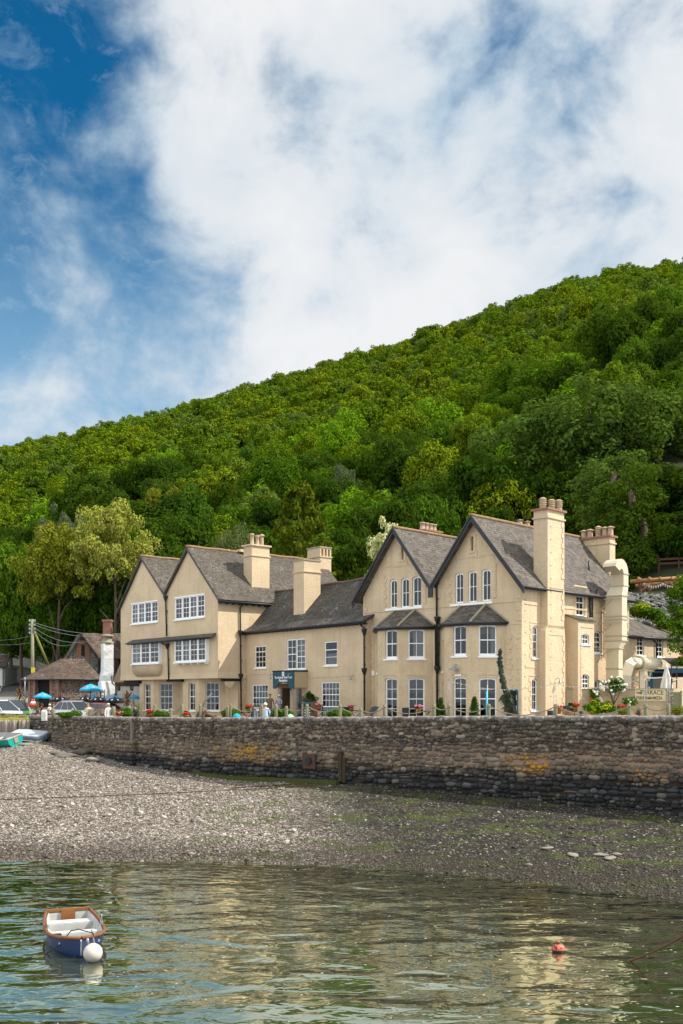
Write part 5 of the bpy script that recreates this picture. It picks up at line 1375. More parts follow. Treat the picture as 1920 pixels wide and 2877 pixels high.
def tree(x, y, zb, rad, H, cm, label, group=None, name='tree', hb=10.0, rb=5.0, tl=1.0):
    t_ = bpy.data.objects.new(name, None); COL.objects.link(t_); t_.location = (x, y, zb); t_.empty_display_size = .5
    tag(t_, label, 'tree', group)
    _tc[0] += 1; t_.rotation_euler = (0, 0, (_tc[0] * 2.39) % 6.28)
    c = bpy.data.objects.new('crown', cm); COL.objects.link(c); c.parent = t_; sz = min(H / hb, (1.35 if name == 'woodland_tree' else 1.45 if cm in NEAR['gold'] + NEAR['rust'] else 2.1) * rad / rb) if hb < 11 else H / hb; c.scale = (rad / rb, rad / rb, sz); c.location = (0, 0, H - hb * sz)
    k = bpy.data.objects.new('trunk', TRK[_tc[0] % 4]); COL.objects.link(k); k.parent = t_; k.scale = (max(.6, rad / 5) * tl, max(.6, rad / 5) * tl, H / 10)
    return t_
def ptree(px, ytop, wpx, Y, kind, label, v_=0, name='tree', ybase=None, group=None, tl=1.0):
    x = (px - 960) / FPX * Y; zb = terrain(x, Y) if ybase is None else EYE + (HOR - ybase) / FPX * Y
    H = EYE + (HOR - ytop) / FPX * Y - zb
    hb, rb = (12.0, 4.2) if kind == 'con' else (10.0, 5.0)
    if kind == 'pale': rb = 3.8
    return tree(x, Y, zb, wpx / 2 / FPX * Y, H, NEAR[kind][v_ % len(NEAR[kind])], label, group, name, hb, rb, tl)
TREES = [
 (322, 1400, 250, 120, 'gold', 'tall cream and gold flowering tree with a forked trunk behind the left gable', 0),
 (165, 1462, 250, 122, 'rust', 'rusty orange green tree left of the cream flowering tree', 0),
 (60, 1500, 190, 128, 'mid', 'green tree at the left edge above the electricity pole', 0),
 (95, 1640, 230, 133, 'dark', 'dark green tree low on the left behind the pole wires', 0),
 (330, 1600, 170, 123, 'dark', 'dark shaded bush under the cream flowering tree', 2),
 (150, 1650, 180, 125, 'mid', 'green bushy tree under the rusty tree', 1),
 (30, 1590, 200, 150, 'mid', 'green tree over the top of the lane', 2),
 (250, 1600, 190, 126, 'dark', 'dark bushy tree standing over the stone barn roof', 1),
 (165, 1408, 130, 165, 'grey', 'silvery grey green pine above the rusty tree', 0),
 (232, 1440, 90, 160, 'grey', 'smaller silvery tree right of the silvery pine', 1),
 (485, 1246, 105, 235, 'bright', 'bright lime green round tree alone on the left of the slope', 0),
 (435, 1368, 75, 168, 'rust', 'small brownish olive tree above the left gable', 0),
 (490, 1366, 60, 170, 'rust', 'smallest brownish tree, between the olive tree and the light green tree', 0),
 (545, 1345, 150, 135, 'mid', 'light green spiry tree above the left chimney pots', 1),
 (400, 1450, 150, 130, 'mid', 'mid green tree between the cream tree and the gable ridge', 2),
 (655, 1455, 185, 118, 'olive', 'drooping olive green tree behind the left ridge', 0),
 (845, 1320, 350, 104, 'con', 'large yellow green conifer behind the chimneys of the hotel', 0),
 (968, 1300, 120, 155, 'grey', 'dark grey green round tree right of the conifer', 1),
 (860, 1205, 120, 230, 'grey', 'grey green round tree high above the conifer', 0),
 (1110, 1238, 165, 180, 'dark', 'dense deep green domed tree at the middle of the slope', 1),
 (1255, 1165, 130, 215, 'olive', 'pale olive tree on the slope above the two right gables', 0),
 (1095, 1430, 145, 100, 'pale', 'pale variegated maple beside the left of the two large gables', 0),
 (1010, 1490, 170, 104, 'dark', 'dark leafy tree between the conifer and the variegated maple', 2),
 (1225, 1370, 190, 110, 'mid', 'green tree behind the chimney between the two large gables', 0),
 (1370, 1240, 340, 116, 'dark', 'dark green chestnut with drooping leaf fans behind the highest gable', 0),
 (1480, 1130, 330, 136, 'ash', 'tall soft green ash left of the biggest ash', 1),
 (1660, 1052, 470, 116, 'ash', 'biggest ash tree with feathery leaves over the right chimneys', 0),
 (1850, 1100, 360, 120, 'ash', 'feathery ash tree at the right edge of the picture', 1),
 (1745, 1270, 330, 100, 'ash', 'lower feathery ash standing right of the two right chimneys', 0),
 (1895, 1300, 330, 97, 'dark', 'dark shaded tree at the right edge over the pergola', 1),
 (1560, 1300, 260, 112, 'dark', 'dark shaded tree behind the tall right chimney', 2),
 (1690, 1420, 120, 96, 'mid', 'small tree by the trunks behind the right chimney pots', 2),
 (1290, 1480, 150, 100, 'dark', 'dark tree in the gap between the two large gables', 0),
 (740, 1575, 110, 108, 'dark', 'dark tree directly behind the middle chimney', 1),
 (500, 1590, 160, 112, 'mid', 'green tree just over the left twin gables', 0),
 (1620, 1440, 200, 108, 'dark', 'dark shaded tree low behind the pots of the right chimney', 0),
 (1845, 1440, 220, 95, 'dark', 'dark shaded tree behind the bank fence', 0),
 (1760, 1200, 240, 130, 'mid', 'mid green tree filling between the two right ashes', 1),
 (1930, 1500, 190, 90, 'mid', 'mid green tree low at the right edge above the pergola', 0),
 (1400, 1400, 200, 106, 'dark', 'dark green tree directly above the highest gable', 2),
 (960, 1520, 120, 106, 'mid', 'mid green tree behind the rear chimney', 1),
 (600, 1540, 180, 112, 'dark', 'dark green tree behind the left wing ridge', 0),
 (1130, 1560, 150, 100, 'dark', 'dark green tree tucked behind the variegated maple', 1),
 (1445, 1450, 150, 104, 'dark', 'dark tree just left of the tall right chimney', 0),
]
for px, yt, wp, Y, kd, lb, vv in TREES: ptree(px, yt, wp, Y, kd, lb, vv, name={'con': 'conifer_tree', 'ash': 'ash_tree', 'pale': 'maple_tree'}.get(kd, 'tree'), tl=.8)
# bare tall trunks under the ash trees
for i, (px, yt, yb, Y, r) in enumerate(((1722, 1330, 1600, 92, .42), (1745, 1500, 1650, 90, .30), (1770, 1380, 1660, 88, .48), (1800, 1430, 1640, 88, .5))):
    a, b_ = at(px, yt, Y), at(px, yb, Y); mb = MB()
    n = 7; pts = [b_.lerp(a, k / n) + Vector((.3 * math.sin(k + i), 0, 0)) for k in range(n + 1)]; pts[0] = b_ + Vector((0, 0, -1.5))
    mb.tube(pts, [r * (1.15 - .6 * k / n) for k in range(n + 1)], 8)
    for q in range(0): e = pts[5] + Vector((math.cos(q * 2.1) * 3, math.sin(q * 2.1) * 2, 3)); mb.tube([pts[4], (pts[4] + e) / 2 + Vector((0, 0, .5)), e], [r * .5, r * .3, r * .1], 5)
    o = thing('ivy_tree', ['slender tree trunk hung with leaves right of the chimney pots', 'thin dark trunk above the silver duct bend', 'thick dark trunk leaning behind the silver duct', 'thickest dark trunk above the timber pergola'][i], 'tree', pts[0])
    mb.build('trunk', BARK, o)
    rs = np.random.RandomState(90 + i); cs = [tuple(pts[rs.randint(3, 8)] - pts[0] + Vector(rs.uniform(-2.2, 2.2, 3))) for _ in range(26)]
    me = leafy('crown', cs, [.9] * 26, [120] * 26, .17, LF_DARK if i else LF_ASH, 90 + i); c = bpy.data.objects.new('crown', me); COL.objects.link(c); c.parent = o
# hillside trees: individuals up the slope, then the far wood as one mass
rt = random.Random(12); far = []
taken = [(p[0], p[1]) for p in []]
ind = []
y = 84.0
while y < 575:
    step = 6.6 + y * .009
    hwid = .40 * y + 6
    x = -hwid
    while x < hwid:
        xx = x + rt.uniform(-.35, .35) * step; yy = y + rt.uniform(-.4, .4) * step
        px = 960 + FPX * xx / yy
        Y0 = float(np.interp(px, [-700, 0, 110, 210, 420, 700, 1200, 1500, 1750, 2600], [190, 178, 160, 128, 106, 102, 96, 86, 74, 64]))
        if yy > (max(Y0 + 12, 124) if px < 440 else (Y0 + 12 if px > 1500 else max(Y0 + 6, 104))) and -160 < px < 2420 and not any(yy < q[3] + 4 and abs(px - q[0]) < q[2] * .5 for q in TREES if q[3] < 135 and q[4] not in ('dark', 'mid')): ind.append((yy, xx, px))
        x += step
    y += step * .86
ind.sort(); side_ = [q for q in ind if q[2] > 2060]; ind = [q for q in ind if q[2] <= 2060]
NI = 255
print('hill trees', len(ind))
pts, rots, scls, kinds = [], [], [], []
for i, (yy, xx, px) in enumerate(ind + side_):
    zb = terrain(xx, yy); s = rt.uniform(.75, 1.35)
    rad = (3.5 + yy * .0062) * s; H = (8.5 + yy * .009) * rt.uniform(.7, 1.35)
    if yy > 500: H *= .8
    if i < NI:
        r_ = rt.random()
        darkz = px < 520 and yy < 225
        if darkz: cm = rt.choice(CD); 
        elif r_ < .62 - .004 * (yy - 100): cm = rt.choice(CD)
        elif r_ < .90 - .005 * (yy - 100): cm = rt.choice(CM)
        elif r_ < .96 - .004 * (yy - 100): cm = CB[0]
        else: cm = rt.choice(CH)
        kd = 'dark green' if cm in CD else ('lime green' if cm in CB else 'mid green')
        o_ = tree(xx, yy, zb, rad * 1.15, H * 1.25, cm, kd + ' woodland tree among its neighbours on the lower wooded slope', 'woodland trees on the lower slope', name='woodland_tree')
    else:
        pts.append((xx, yy, zb)); rots.append((0, 0, rt.random() * 6.28)); scls.append((rad / 5, rad / 5, H / 10)); kinds.append(rt.randrange(5))
protoT = []
for i in range(5):
    # each far crown shape also stands as one tree on the slope
    yy, xx, px = ind[NI - 1 - i * 3]; zb = terrain(xx + 2, yy + 2)
    t_ = thing('woodland_tree', 'mid green woodland tree among its neighbours on the lower wooded slope', 'tree', (0, 0, 0), 'woodland trees on the lower slope'); t_.location = (xx + 2, yy + 2, zb)
    c = bpy.data.objects.new('crown', CF[i]); COL.objects.link(c); c.parent = t_; protoT.append(c)
scatter('distant_woodland', pts, rots, scls, kinds, protoT)
# ================================================================ EXTRACTION DUCT
DU = thing('extractor_duct', 'huge cream kitchen extractor duct climbing the house wall and bending over the eave', 'duct', G_.W(10.2, 1.1, 0))
dC = 1.0
def dsec(x, y): px = qx(x); s = G_.S(px, dC); return s, G_.Z(px, qy(y), dC)
def ring(sc, z, ws, wd, dc=dC): return [G_.W(sc + a * ws / 2, dc + b_ * wd / 2, z) for a, b_ in ((-1, -1), (1, -1), (1, 1), (-1, 1))]
S_L, S_M, S_U = dsec(938, 1650)[0], dsec(955, 1300)[0], dsec(985, 900)[0]
lev = [(dsec(938, 2000)[1], S_L, .50, .86), (dsec(938, 1512)[1], S_L, .50, .86), (dsec(945, 1440)[1], S_M, .62, 1.12), (dsec(955, 1030)[1], S_M, .62, 1.12), (dsec(975, 938)[1], S_U, .58, .88), (dsec(985, 828)[1], S_U, .58, .88)]
mb = MB()
for (z0, sa, ws, wd), (z1, sb, ws2, wd2) in zip(lev, lev[1:]): mb.hexa(ring(sa, z0, ws, wd) + ring(sb, z1, ws2, wd2))
ze = lev[-1][0]
# elbow turning back over the roof and towards the front
N_ = 10; rO, rI = 1.18, .24; cen = S_U - .29 - rI; prev = None
vs = []
for k in range(N_ + 1):
    a = PI * .86 * k / N_
    for r_ in (rI, rI + .58):
        for dd in (dC - .44, dC + .44): vs.append(G_.W(cen + r_ * math.cos(a), dd, ze + r_ * math.sin(a) * 1.05))
mb.add(vs, [(4 * k + p, 4 * k + q, 4 * k + 4 + q, 4 * k + 4 + p) for k in range(N_) for p, q in ((0, 1), (1, 3), (3, 2), (2, 0))])
mb.build('duct_casing', DUCTM, DU)
mb = MB(); m_ = len(vs) - 4; mb.add([Vector(p) for p in (vs[m_], vs[m_ + 1], vs[m_ + 3], vs[m_ + 2])], [(0, 1, 2, 3)]); mb.build('mouth_grille', DUCTE, DU)
mb = MB()
for (x, y, ws, wd, sc) in ((985, 830, .58, .88, S_U), (975, 938, .58, .88, S_U), (955, 1030, .62, 1.12, S_M), (955, 1216, .62, 1.12, S_M), (955, 1245, .62, 1.12, S_M), (955, 1395, .62, 1.12, S_M), (950, 1440, .62, 1.12, S_M), (938, 1512, .5, .86, S_L), (938, 1695, .5, .86, S_L)):
    z = dsec(x, y)[1]; r0 = ring(sc, z - .03, ws + .09, wd + .09); r1 = ring(sc, z + .03, ws + .09, wd + .09); mb.hexa(r0 + r1)
mb.build('flange', DUCTE, DU)
mb = MB()
for y0, y1 in ((1000, 1290),): mb.bar(gp(842, 1000, .1), gp(842, 1600, .1), .07, .07); mb.bar(gp(842, 1000, .1) + Vector((.3, .3, 0)), gp(842, 1600, .1) + Vector((.3, .3, 0)), .05, .05)
for y in (1048, 1270, 1512):
    z = dsec(900, y)[1]; sC = S_M if y < 1400 else S_L
    mb.bar(G_.W(sC - .45, .02, z), G_.W(sC - .45, 1.65, z), .06, .06); mb.bar(G_.W(sC - .45, .05, z - .8), G_.W(sC - .45, .9, z - .02), .05, .05)
mb.build('wall_bracket', DUCTE, DU)
# side branch: big round drum
z_d = dsec(1160, 1648)[1]
d0 = G_.W(G_.S(qx(1165), 1.3), 1.3, 0); ax = Vector((.80, .60, 0)).normalized(); d0.z = z_d
t = (qx(1345) - 960) / FPX; L = (t * d0.y - d0.x) / (ax.x - t * ax.y)
mb = MB(); mb.tube([d0, d0 + ax * L * .78, d0 + ax * (L * .86), d0 + ax * L], [.40, .40, .31, .30], 20)
mb.tube([d0 - ax * .75 + Vector((0, 0, .05)), d0], .33, 16)
mb.build('silencer_drum', DUCTM, DU)
mb = MB()
for k, r_ in ((0, .47), (.06, .44)): mb.tube([d0 + ax * k, d0 + ax * (k + .05)], r_, 20)
mb.tube([d0 + ax * L * .4, d0 + ax * (L * .4 + .02)], .41, 20); mb.build('drum_ring', DUCTE, DU)
q0 = d0 - ax * .75
mb = MB(); pts = [q0 + Vector((.1, .1, .05)), q0 + Vector((-.25, -.2, -.15)), q0 + Vector((-.45, -.3, -.8)), q0 + Vector((-.5, -.3, -3.2))]; mb.tube(pts, [.34, .42, .42, .40], 4); mb.build('branch_elbow', DUCTM, DU)
mb = MB(); p_ = d0 + ax * .25; mb.cbox((p_.x, p_.y, (z_d - .45) / 2), (.30, .30, z_d - .45)); mb.cbox((p_.x, p_.y, z_d - .42), (.55, .55, .06)); mb.bar(d0 + ax * L * .75 + Vector((0, 0, -.46)), d0 + ax * .2 + Vector((0, 0, -.46)), .1, .08); mb.bar(d0 + ax * L * .6 + Vector((0, 0, -.5)), d0 + ax * .95 + Vector((0, 0, -1.1)), .07, .07); mb.build('support_post', DUCTM, DU)

# ================================================================ TERRACE AND RIGHT EDGE
TY = 60.9
Tf = Fr((0, TY), (1, 0), (0, -1))
def ty(px): return (px - 960) / FPX * TY
def tz(py): return EYE + (HOR - py) / FPX * TY
TWALL = wallmat('rough_cream_terrace_render', (.50, .38, .24), 1.0, .35, 4)
tw = thing('terrace_wall', 'rough rendered cream terrace wall with a painted name panel beside the gabled house', 'wall', (ty(1594), TY, 0))
mb = MB(); mb.box(Tf, ty(1592), ty(1893), -.28, 0, -.2, tz(1937)); mb.build('wall_face', TWALL, tw)
mb = MB(); mb.box(Tf, ty(1590), ty(1895), -.31, .04, tz(1937) - .001, tz(1937) + .05); mb.build('coping', CAPST, tw)
mb = MB(); mb.smooth = True; rr = random.Random(8)
for k in range(70):
    zz_ = rr.uniform(.0, tz(1940)); xx_ = rr.uniform(ty(1876), ty(1892)); stone(mb, Vector((xx_, TY, zz_)), Vector((1, 0, 0)), Vector((0, 0, 1)), Vector((0, -1, 0)), rr.uniform(.05, .1), rr.uniform(.04, .08), .05, rr, 7)
mb.build('pebble_end', flat('mixed_pebbles', (.30, .25, .19), .9, var=.7, scale=12), tw)
ts = thing('terrace_sign', 'cream painted panel lettered in black on the terrace wall', 'sign', (ty(1785), TY, tz(1971)))
mb = MB(); mb.box(Tf, ty(1785), ty(1871), .002, .025, tz(1970), tz(1935.5)); mb.build('panel', SIGNC, ts)
Rr = (1, 0)
def tt(s, size, px, py, sx=1, bold=.0, name='lettering'): return text(ts, s, size, (ty(px), TY - .028, tz(py)), Rr, None, NAVYL, .002, name, sx, bold)
tt('THE', .16, 1795.5, 1947.5, 1.0, .008); tt('TERRACE', .345, 1832, 1946.8, .96, .004); tt('OUTSIDE BAR', .235, 1803, 1962, .74, .007); tt('and', .11, 1824.5, 1962, .9, .004); tt('FRESH', .17, 1834.5, 1962, .68, .004); tt('PIZZA', .235, 1849.5, 1962, .80, .007)
mb = MB()
for py in (1939.5, 1955.8, 1968.3): mb.box(Tf, ty(1788), ty(1856), .026, .029, tz(py) - .012, tz(py) + .012)
mb.build('ruled_line', flat('ochre_line', (.50, .33, .08)), ts)
lb_ = thing('lifebuoy', 'red and white lifebuoy hung on the terrace wall above the bush', 'lifebuoy', (ty(1675), TY - .15, tz(1971)))
def torus_arc(mb, c, Rm, r, a0, a1, n=14, nrm_y=True): mb.tube([Vector(c) + Vector((Rm * math.cos(a), 0, Rm * math.sin(a))) for a in [a0 + (a1 - a0) * k / n for k in range(n + 1)]], r, 8)
for a0, a1, m in ((PI * .52, PI * 1.02, flat('lifebuoy_red', (.62, .07, .02), .5)), (0.0, PI * .52, WHITEC), (PI * 1.02, PI * 1.55, WHITEC), (PI * 1.55, PI * 2, flat('lifebuoy_red', (.62, .07, .02), .5))):
    mb = MB(); torus_arc(mb, (ty(1675), TY - .15, tz(1973)), .31, .09, a0, a1); mb.build('ring_segment', m, lb_)
def leafobj(name, par, c, rx, rz, mat, seed, n=14, per=60, leaf=.06, cr=.3, ry=None, bottom=-1, name2='foliage'):
    rs = np.random.RandomState(seed); cs = []
    ry = ry or rx
    for i in range(n):
        d = rs.normal(size=3); d /= np.linalg.norm(d); d[2] = max(d[2], bottom); k = rs.rand() ** .4
        cs.append((d[0] * rx * .8 * k, d[1] * ry * .8 * k, d[2] * rz * .8 * k))
    me = leafy(name2, cs, [cr] * n, [per] * n, leaf, mat, seed); o = bpy.data.objects.new(name2, me); COL.objects.link(o)
    if par is not None: o.parent = par; o.location = Vector(c) - org(par); 
    else: o.location = c
    return o
def flowers(par, c, rx, rz, mat, seed, n=10, r=.05, ry=None, name='flower'):
    rs = np.random.RandomState(seed); ry = ry or rx
    mb = MB()
    for i in range(n):
        d = rs.normal(size=3); d /= np.linalg.norm(d); d[1] = -abs(d[1]); q = Vector(c) + Vector((d[0] * rx, d[1] * ry, d[2] * rz))
        for k in range(5):
            a = k * 1.256 + i; p = q + Vector((math.cos(a) * r * .5, -r * .2, math.sin(a) * r * .5)); mb.ball(p, r * .55, r * .4, r * .5, 6, 4)
        mb.ball(q, r * .5, r * .6, r * .5, 6, 4)
    return mb.build(name, mat, par)
def climbing(px0, px1, py0, py1, Y, lab, seed, lf, nfl, fm, cat='rose bush', name='rose_bush', stem=None, leaf=.07, fr=.08):
    cxx, cyy = (px0 + px1) / 2, (py0 + py1) / 2; c = at(cxx, cyy, Y); rx = (px1 - px0) / 2 / FPX * Y; rz = (py1 - py0) / 2 / FPX * Y
    o = thing(name, lab, cat, (c.x, c.y, 0))
    leafobj(name, o, c, rx, rz, lf, seed, max(8, int(rx * rz * 26)), 70, leaf, .26, ry=.35)
    if nfl: flowers(o, c, rx * .85, rz * .85, fm, seed + 1, nfl, fr, ry=.42)
    if stem:
        mb = MB()
        for k, (sx_, sy_) in enumerate(stem): e = at(sx_, sy_, Y - .03); b0_ = at(cxx, py1 + 26, Y - .05); mb.tube([b0_, b0_.lerp(e, .5) + Vector((.08 * (k - 1), 0, .1)), e], [.035, .025, .012], 6)
        mb.build('stem', BARK, o)
    return o
climbing(1680, 1768, 1898, 1955, TY - .4, 'white climbing rose in full bloom spreading over the terrace wall', 301, LF_SHRUB, 26, WPET, stem=[(1715, 1925), (1735, 1915), (1745, 1940), (1700, 1935)])
climbing(1661, 1682, 1938, 1962, TY - .35, 'small white rose cluster just above the lifebuoy', 303, LF_SHRUB, 7, WPET)
climbing(1745, 1790, 1962, 1985, TY - .4, 'low sparse white rose under the left edge of the terrace panel', 305, LF_SHRUB, 6, WPET, fr=.06)
def bushp(px0, px1, py0, py1, Y, lab, mats, seed, name='shrub', n=None, leaf=.07, cr=.22, ry=.5, gr=None):
    cxx = (px0 + px1) / 2; c = at(cxx, (py0 + py1) / 2, Y); rx = (px1 - px0) / 2 / FPX * Y; rz = (py1 - py0) / 2 / FPX * Y
    o = thing(name, lab, 'shrub' if 'hedge' not in name else 'hedge', (c.x, c.y, max(-.2, c.z - rz)), gr)
    for k, m in enumerate(mats): leafobj(name, o, c + Vector((0, -.08 * k, .0)), rx, rz, m, seed + k, (n or max(8, int(rx * rz * 40))) // (1 + k), 70, leaf, cr, ry, -.6)
    return o
bushp(1630, 1735, 1967, 2012, 57.5, 'broad yellow and green bush in front of the lifebuoy', [LF_SHRUB, LF_YEL], 310, leaf=.085, cr=.26)
bushp(1735, 1775, 1990, 2012, 57.5, 'low brownish green shrub right of the yellow green bush', [LF_RUST], 313, leaf=.05)
bushp(1884, 1925, 1988, 2012, 56.5, 'rusty low hedge at the right edge behind the wall', [LF_RUST], 314, 'clipped_hedge', leaf=.05)
def grasses(px, py0, py1, Y, w_, mat, lab, seed, n=60, name='ornamental_grass', cat='plant'):
    rs = random.Random(seed); b_ = at(px, py1, Y); H = (py1 - py0) / FPX * Y; mb = MB()
    for i in range(n):
        a = rs.random() * 6.28; r_ = rs.random(); e = b_ + Vector((math.cos(a) * w_ * r_, math.sin(a) * w_ * r_ * .6, H * (1 - .6 * r_ * r_) * rs.uniform(.6, 1)))
        m = b_.lerp(e, .5) + Vector((0, 0, H * .18)); s_ = Vector((.012, 0, 0)); mb.add([b_ - s_, b_ + s_, m + s_, m - s_, e], [(0, 1, 2, 3), (3, 2, 4)])
    return tag(mb.build(name, mat, off=b_), lab, cat)
STRAW = flat('straw', (.40, .24, .09), .9, var=.4, scale=20)
grasses(1592, 1988, 2016, 56.5, .7, STRAW, 'dry straw coloured grass tuft behind the wall beside the bush', 5, 120)
grasses(1795, 1985, 2016, 58.5, .5, flat('dry_twigs', (.13, .07, .05), .9), 'bare reddish twigs against the terrace wall', 6, 60, cat='plant')
# slatted gate, shed, canopy, parasol, pergola
gt = thing('slatted_gate', 'narrow grey green slatted gate right of the terrace wall', 'gate', at(1903, 2012, 60.5))
mb = MB(); gx0, gx1 = (1893 - 960) / FPX * 60.5, (1912 - 960) / FPX * 60.5; Gf2 = Fr((0, 60.5), (1, 0), (0, -1)); zt_ = EYE + (HOR - 1945) / FPX * 60.5
for k in range(8): x = gx0 + (gx1 - gx0) * k / 8; mb.box(Gf2, x, x + .035, 0, .03, 0, zt_ - .06)
mb.build('slat', flat('sage_paint', (.13, .16, .09), .7), gt)
mb = MB(); mb.box(Gf2, gx0 - .05, gx1 + .05, -.04, .05, zt_ - .06, zt_ + .02); mb.box(Gf2, gx1, gx1 + .09, -.05, .06, 0, zt_ + .08); mb.build('gate_frame', flat('sage_paint', (.20, .23, .14), .7), gt)
TZ = 1.1   # terrace floor
terr = MB(); terr.cbox((ty(1800) + 2.5, TY + 5.3, TZ / 2 - .05), (11.5, 9.9, TZ)); o = terr.build('terrace_floor', PAV); tag(o, kind='structure')
SY = 68.5
Sf = Fr((0, SY), (1, 0), (0, -1))
def sx_(px): return (px - 960) / FPX * SY
def sz_(py): return EYE + (HOR - py) / FPX * SY
sh = thing('bar_shed', 'teal painted bar hut with an open door under a dark canopy on the terrace', 'shed', (sx_(1800), SY, TZ))
mb = MB(); mb.box(Sf, sx_(1792), sx_(1809), 0, .06, TZ, sz_(1890)); mb.box(Sf, sx_(1834), sx_(1960), 0, .06, sz_(1903), sz_(1880)); mb.box(Sf, sx_(1862), sx_(1890), 0, .06, TZ, sz_(1903)); mb.build('wall_boards', DARK, sh)
mb = MB(); mb.box(Sf, sx_(1809), sx_(1832), .02, .09, TZ, sz_(1893)); mb.build('door', TEALB, sh)
mb = MB(); mb.box(Sf, sx_(1818), sx_(1827), .09, .10, sz_(1908), sz_(1899)); mb.build('notice', WHITE, sh)
mb = MB(); mb.box(Sf, sx_(1834), sx_(1868), -.02, .0, TZ, sz_(1892)); mb.build('corrugated_panel', flat('grey_panel', (.20, .20, .18), .6), sh)
mb = MB(); mb.box(Sf, sx_(1808), sx_(1920), .02, .12, sz_(1891), sz_(1886)); mb.box(Sf, sx_(1832), sx_(1834), .02, .1, TZ, sz_(1890)); mb.build('fascia', TEALB, sh)
mb = MB(); mb.box(Sf, sx_(1878), sx_(1960), .02, .16, sz_(1890), sz_(1878)); mb.build('bar_front', flat('bright_teal', (.04, .24, .38), .6), sh)
mb = MB(); mb.slab(Vector((sx_(1848), SY - 3.2, sz_(1874))), Vector((sx_(1960), SY - 3.2, sz_(1874))), Vector((sx_(1960), SY + .5, sz_(1848))), Vector((sx_(1870), SY + .5, sz_(1848))), .06); mb.build('canopy', flat('dark_felt', (.035, .035, .035), .9), sh)
mb = MB(); mb.bar(at(1848, 1876, SY - 3.3), at(1950, 1876, SY - 3.3), .06, .08); mb.build('canopy_edge', flat('pale_strip', (.55, .52, .46), .8), sh)
def parasol_closed(px, pyt, pyb, Y, w_, mat, lab, zf):
    c = at(px, pyb, Y); top = at(px, pyt, Y).z
    o = thing('parasol', lab, 'parasol', (c.x, c.y, zf)); H = top - c.z; mb = MB(); n = 24; vs = []
    prof = [(.0, .04), (.05, .10), (.06, .16), (.12, .13), (.5, .30), (.8, .45), (1, .5)]
    for f, r_ in prof:
        for k in range(n): a = 2 * PI * k / n; rr_ = r_ * w_ * (1 + (.28 * math.cos(a * 6) if f > .2 else .05)); vs.append(Vector((c.x + rr_ * math.cos(a), c.y + rr_ * math.sin(a), top - f * H)))
    mb.smooth = True; mb.add(vs, [(i * n + k, i * n + (k + 1) % n, (i + 1) * n + (k + 1) % n, (i + 1) * n + k) for i in range(len(prof) - 1) for k in range(n)]); mb.build('canopy', mat, o)
    mb = MB(); mb.tube([(c.x, c.y, zf), (c.x, c.y, top + .05)], .03, 6); mb.build('pole', WHITEC, o); return o
parasol_closed(1873.5, 1867, 1934, 63.5, .62, WHITEC, 'closed white parasol standing on the terrace in front of the canopy', TZ)
pv = thing('timber_trellis', 'timber trellis post on the terrace right of the white parasol', 'trellis', at(1892, 1935, 63)); mb = MB()
for px in (1887, 1902): mb.bar(at(px, 1935, 63), at(px + 1, 1868, 63), .06, .06)
for py in (1880, 1892, 1904, 1916): mb.bar(at(1887, py, 63), at(1903, py - 2, 63), .03, .04)
mb.bar(at(1884, 1871, 63), at(1925, 1872, 63), .07, .07); mb.build('trellis_frame', WOODD, pv)
PY = 79.5
pg = thing('timber_pergola', 'orange log pergola hung with white bunting on the bank above the annex', 'pergola', at(1800, 1684, PY))
mb = MB()
for px0, px1, y0, y1, Y in ((1772, 1935, 1634, 1622, PY), (1787, 1935, 1646, 1634, PY + 2.6)): mb.tube([at(px0, y0, Y), at(px1, y1, Y)], .15, 10)
mb.build('log_beam', WOODO, pg)
for i, (px, yt, yb, Y) in enumerate(((1800, 1636, 1692, PY), (1812, 1644, 1692, PY + 2.6))): mb = MB(); mb.tube([at(px, yb, Y) + Vector((0, 0, -1)), at(px, yt, Y)], .13, 8); mb.build('post', WOODD, pg)
for px in (1793, 1824, 1855, 1887): mb = MB(); a, b_ = at(px, 1628, PY - .5), at(px + 14, 1638, PY + 3.0); mb.bar(a + Vector((0, 0, .12)), b_ + Vector((0, 0, .18)), .10, .20); mb.build('rafter', WOODO, pg)
mb = MB(); mb.tube([at(1804, 1660, PY), at(1830, 1636, PY)], .08, 6); mb.tube([at(1816, 1670, PY + 2.6), at(1848, 1640, PY + 2.6)], .08, 6); mb.tube([at(1880, 1634, PY), at(1900, 1652, PY)], .08, 6); mb.build('brace', WOODO, pg)
bn = thing('bunting', 'string of white triangular bunting flags under the pergola beam', 'bunting', at(1850, 1645, PY + .6)); mb = MB()
for k in range(16):
    px = 1808 + k * 6.6; sag = 8 * math.sin((k % 8) / 8 * PI); a = at(px, 1638 + sag, PY + .8); mb.add([a, a + Vector((.16, 0, 0)), a + Vector((.08, 0, -.26))], [(0, 1, 2)])
mb.build('flags', WHITEC, bn)
rw = thing('bank_retaining_wall', 'dry stone retaining wall on the bank below the pergola', 'wall', at(1840, 1720, 77)); mb = MB(); mb.smooth = True; rr = random.Random(4)
for k in range(620):
    px = rr.uniform(1762, 1930); f = rr.random(); py = 1668 + f * 88; Y = 78.3 - f * 1.8; h = rr.uniform(.06, .12)
    stone(mb, at(px, py, Y), Vector((1, 0, 0)), Vector((0, .35, .93)), Vector((0, -.93, .35)), h * rr.uniform(1.2, 2.4), h, .14, rr, 7)
mb.build('stone_face', RUBBLEG, rw)
mb = MB(); mb.add([at(1762, 1664, 78.6), at(1990, 1660, 78.6), at(1990, 1764, 76.5), at(1762, 1764, 76.5)], [(0, 1, 2, 3)]); mb.build('earth_core', HILLM, rw)
mb = MB(); mb.add([at(1720, 1765, 76.4), at(2100, 1765, 76.4), atx(2150, 74, -.5), atx(1700, 74, -.5)], [(0, 1, 2, 3)]); tag(mb.build('bank', HILLM), kind='structure')
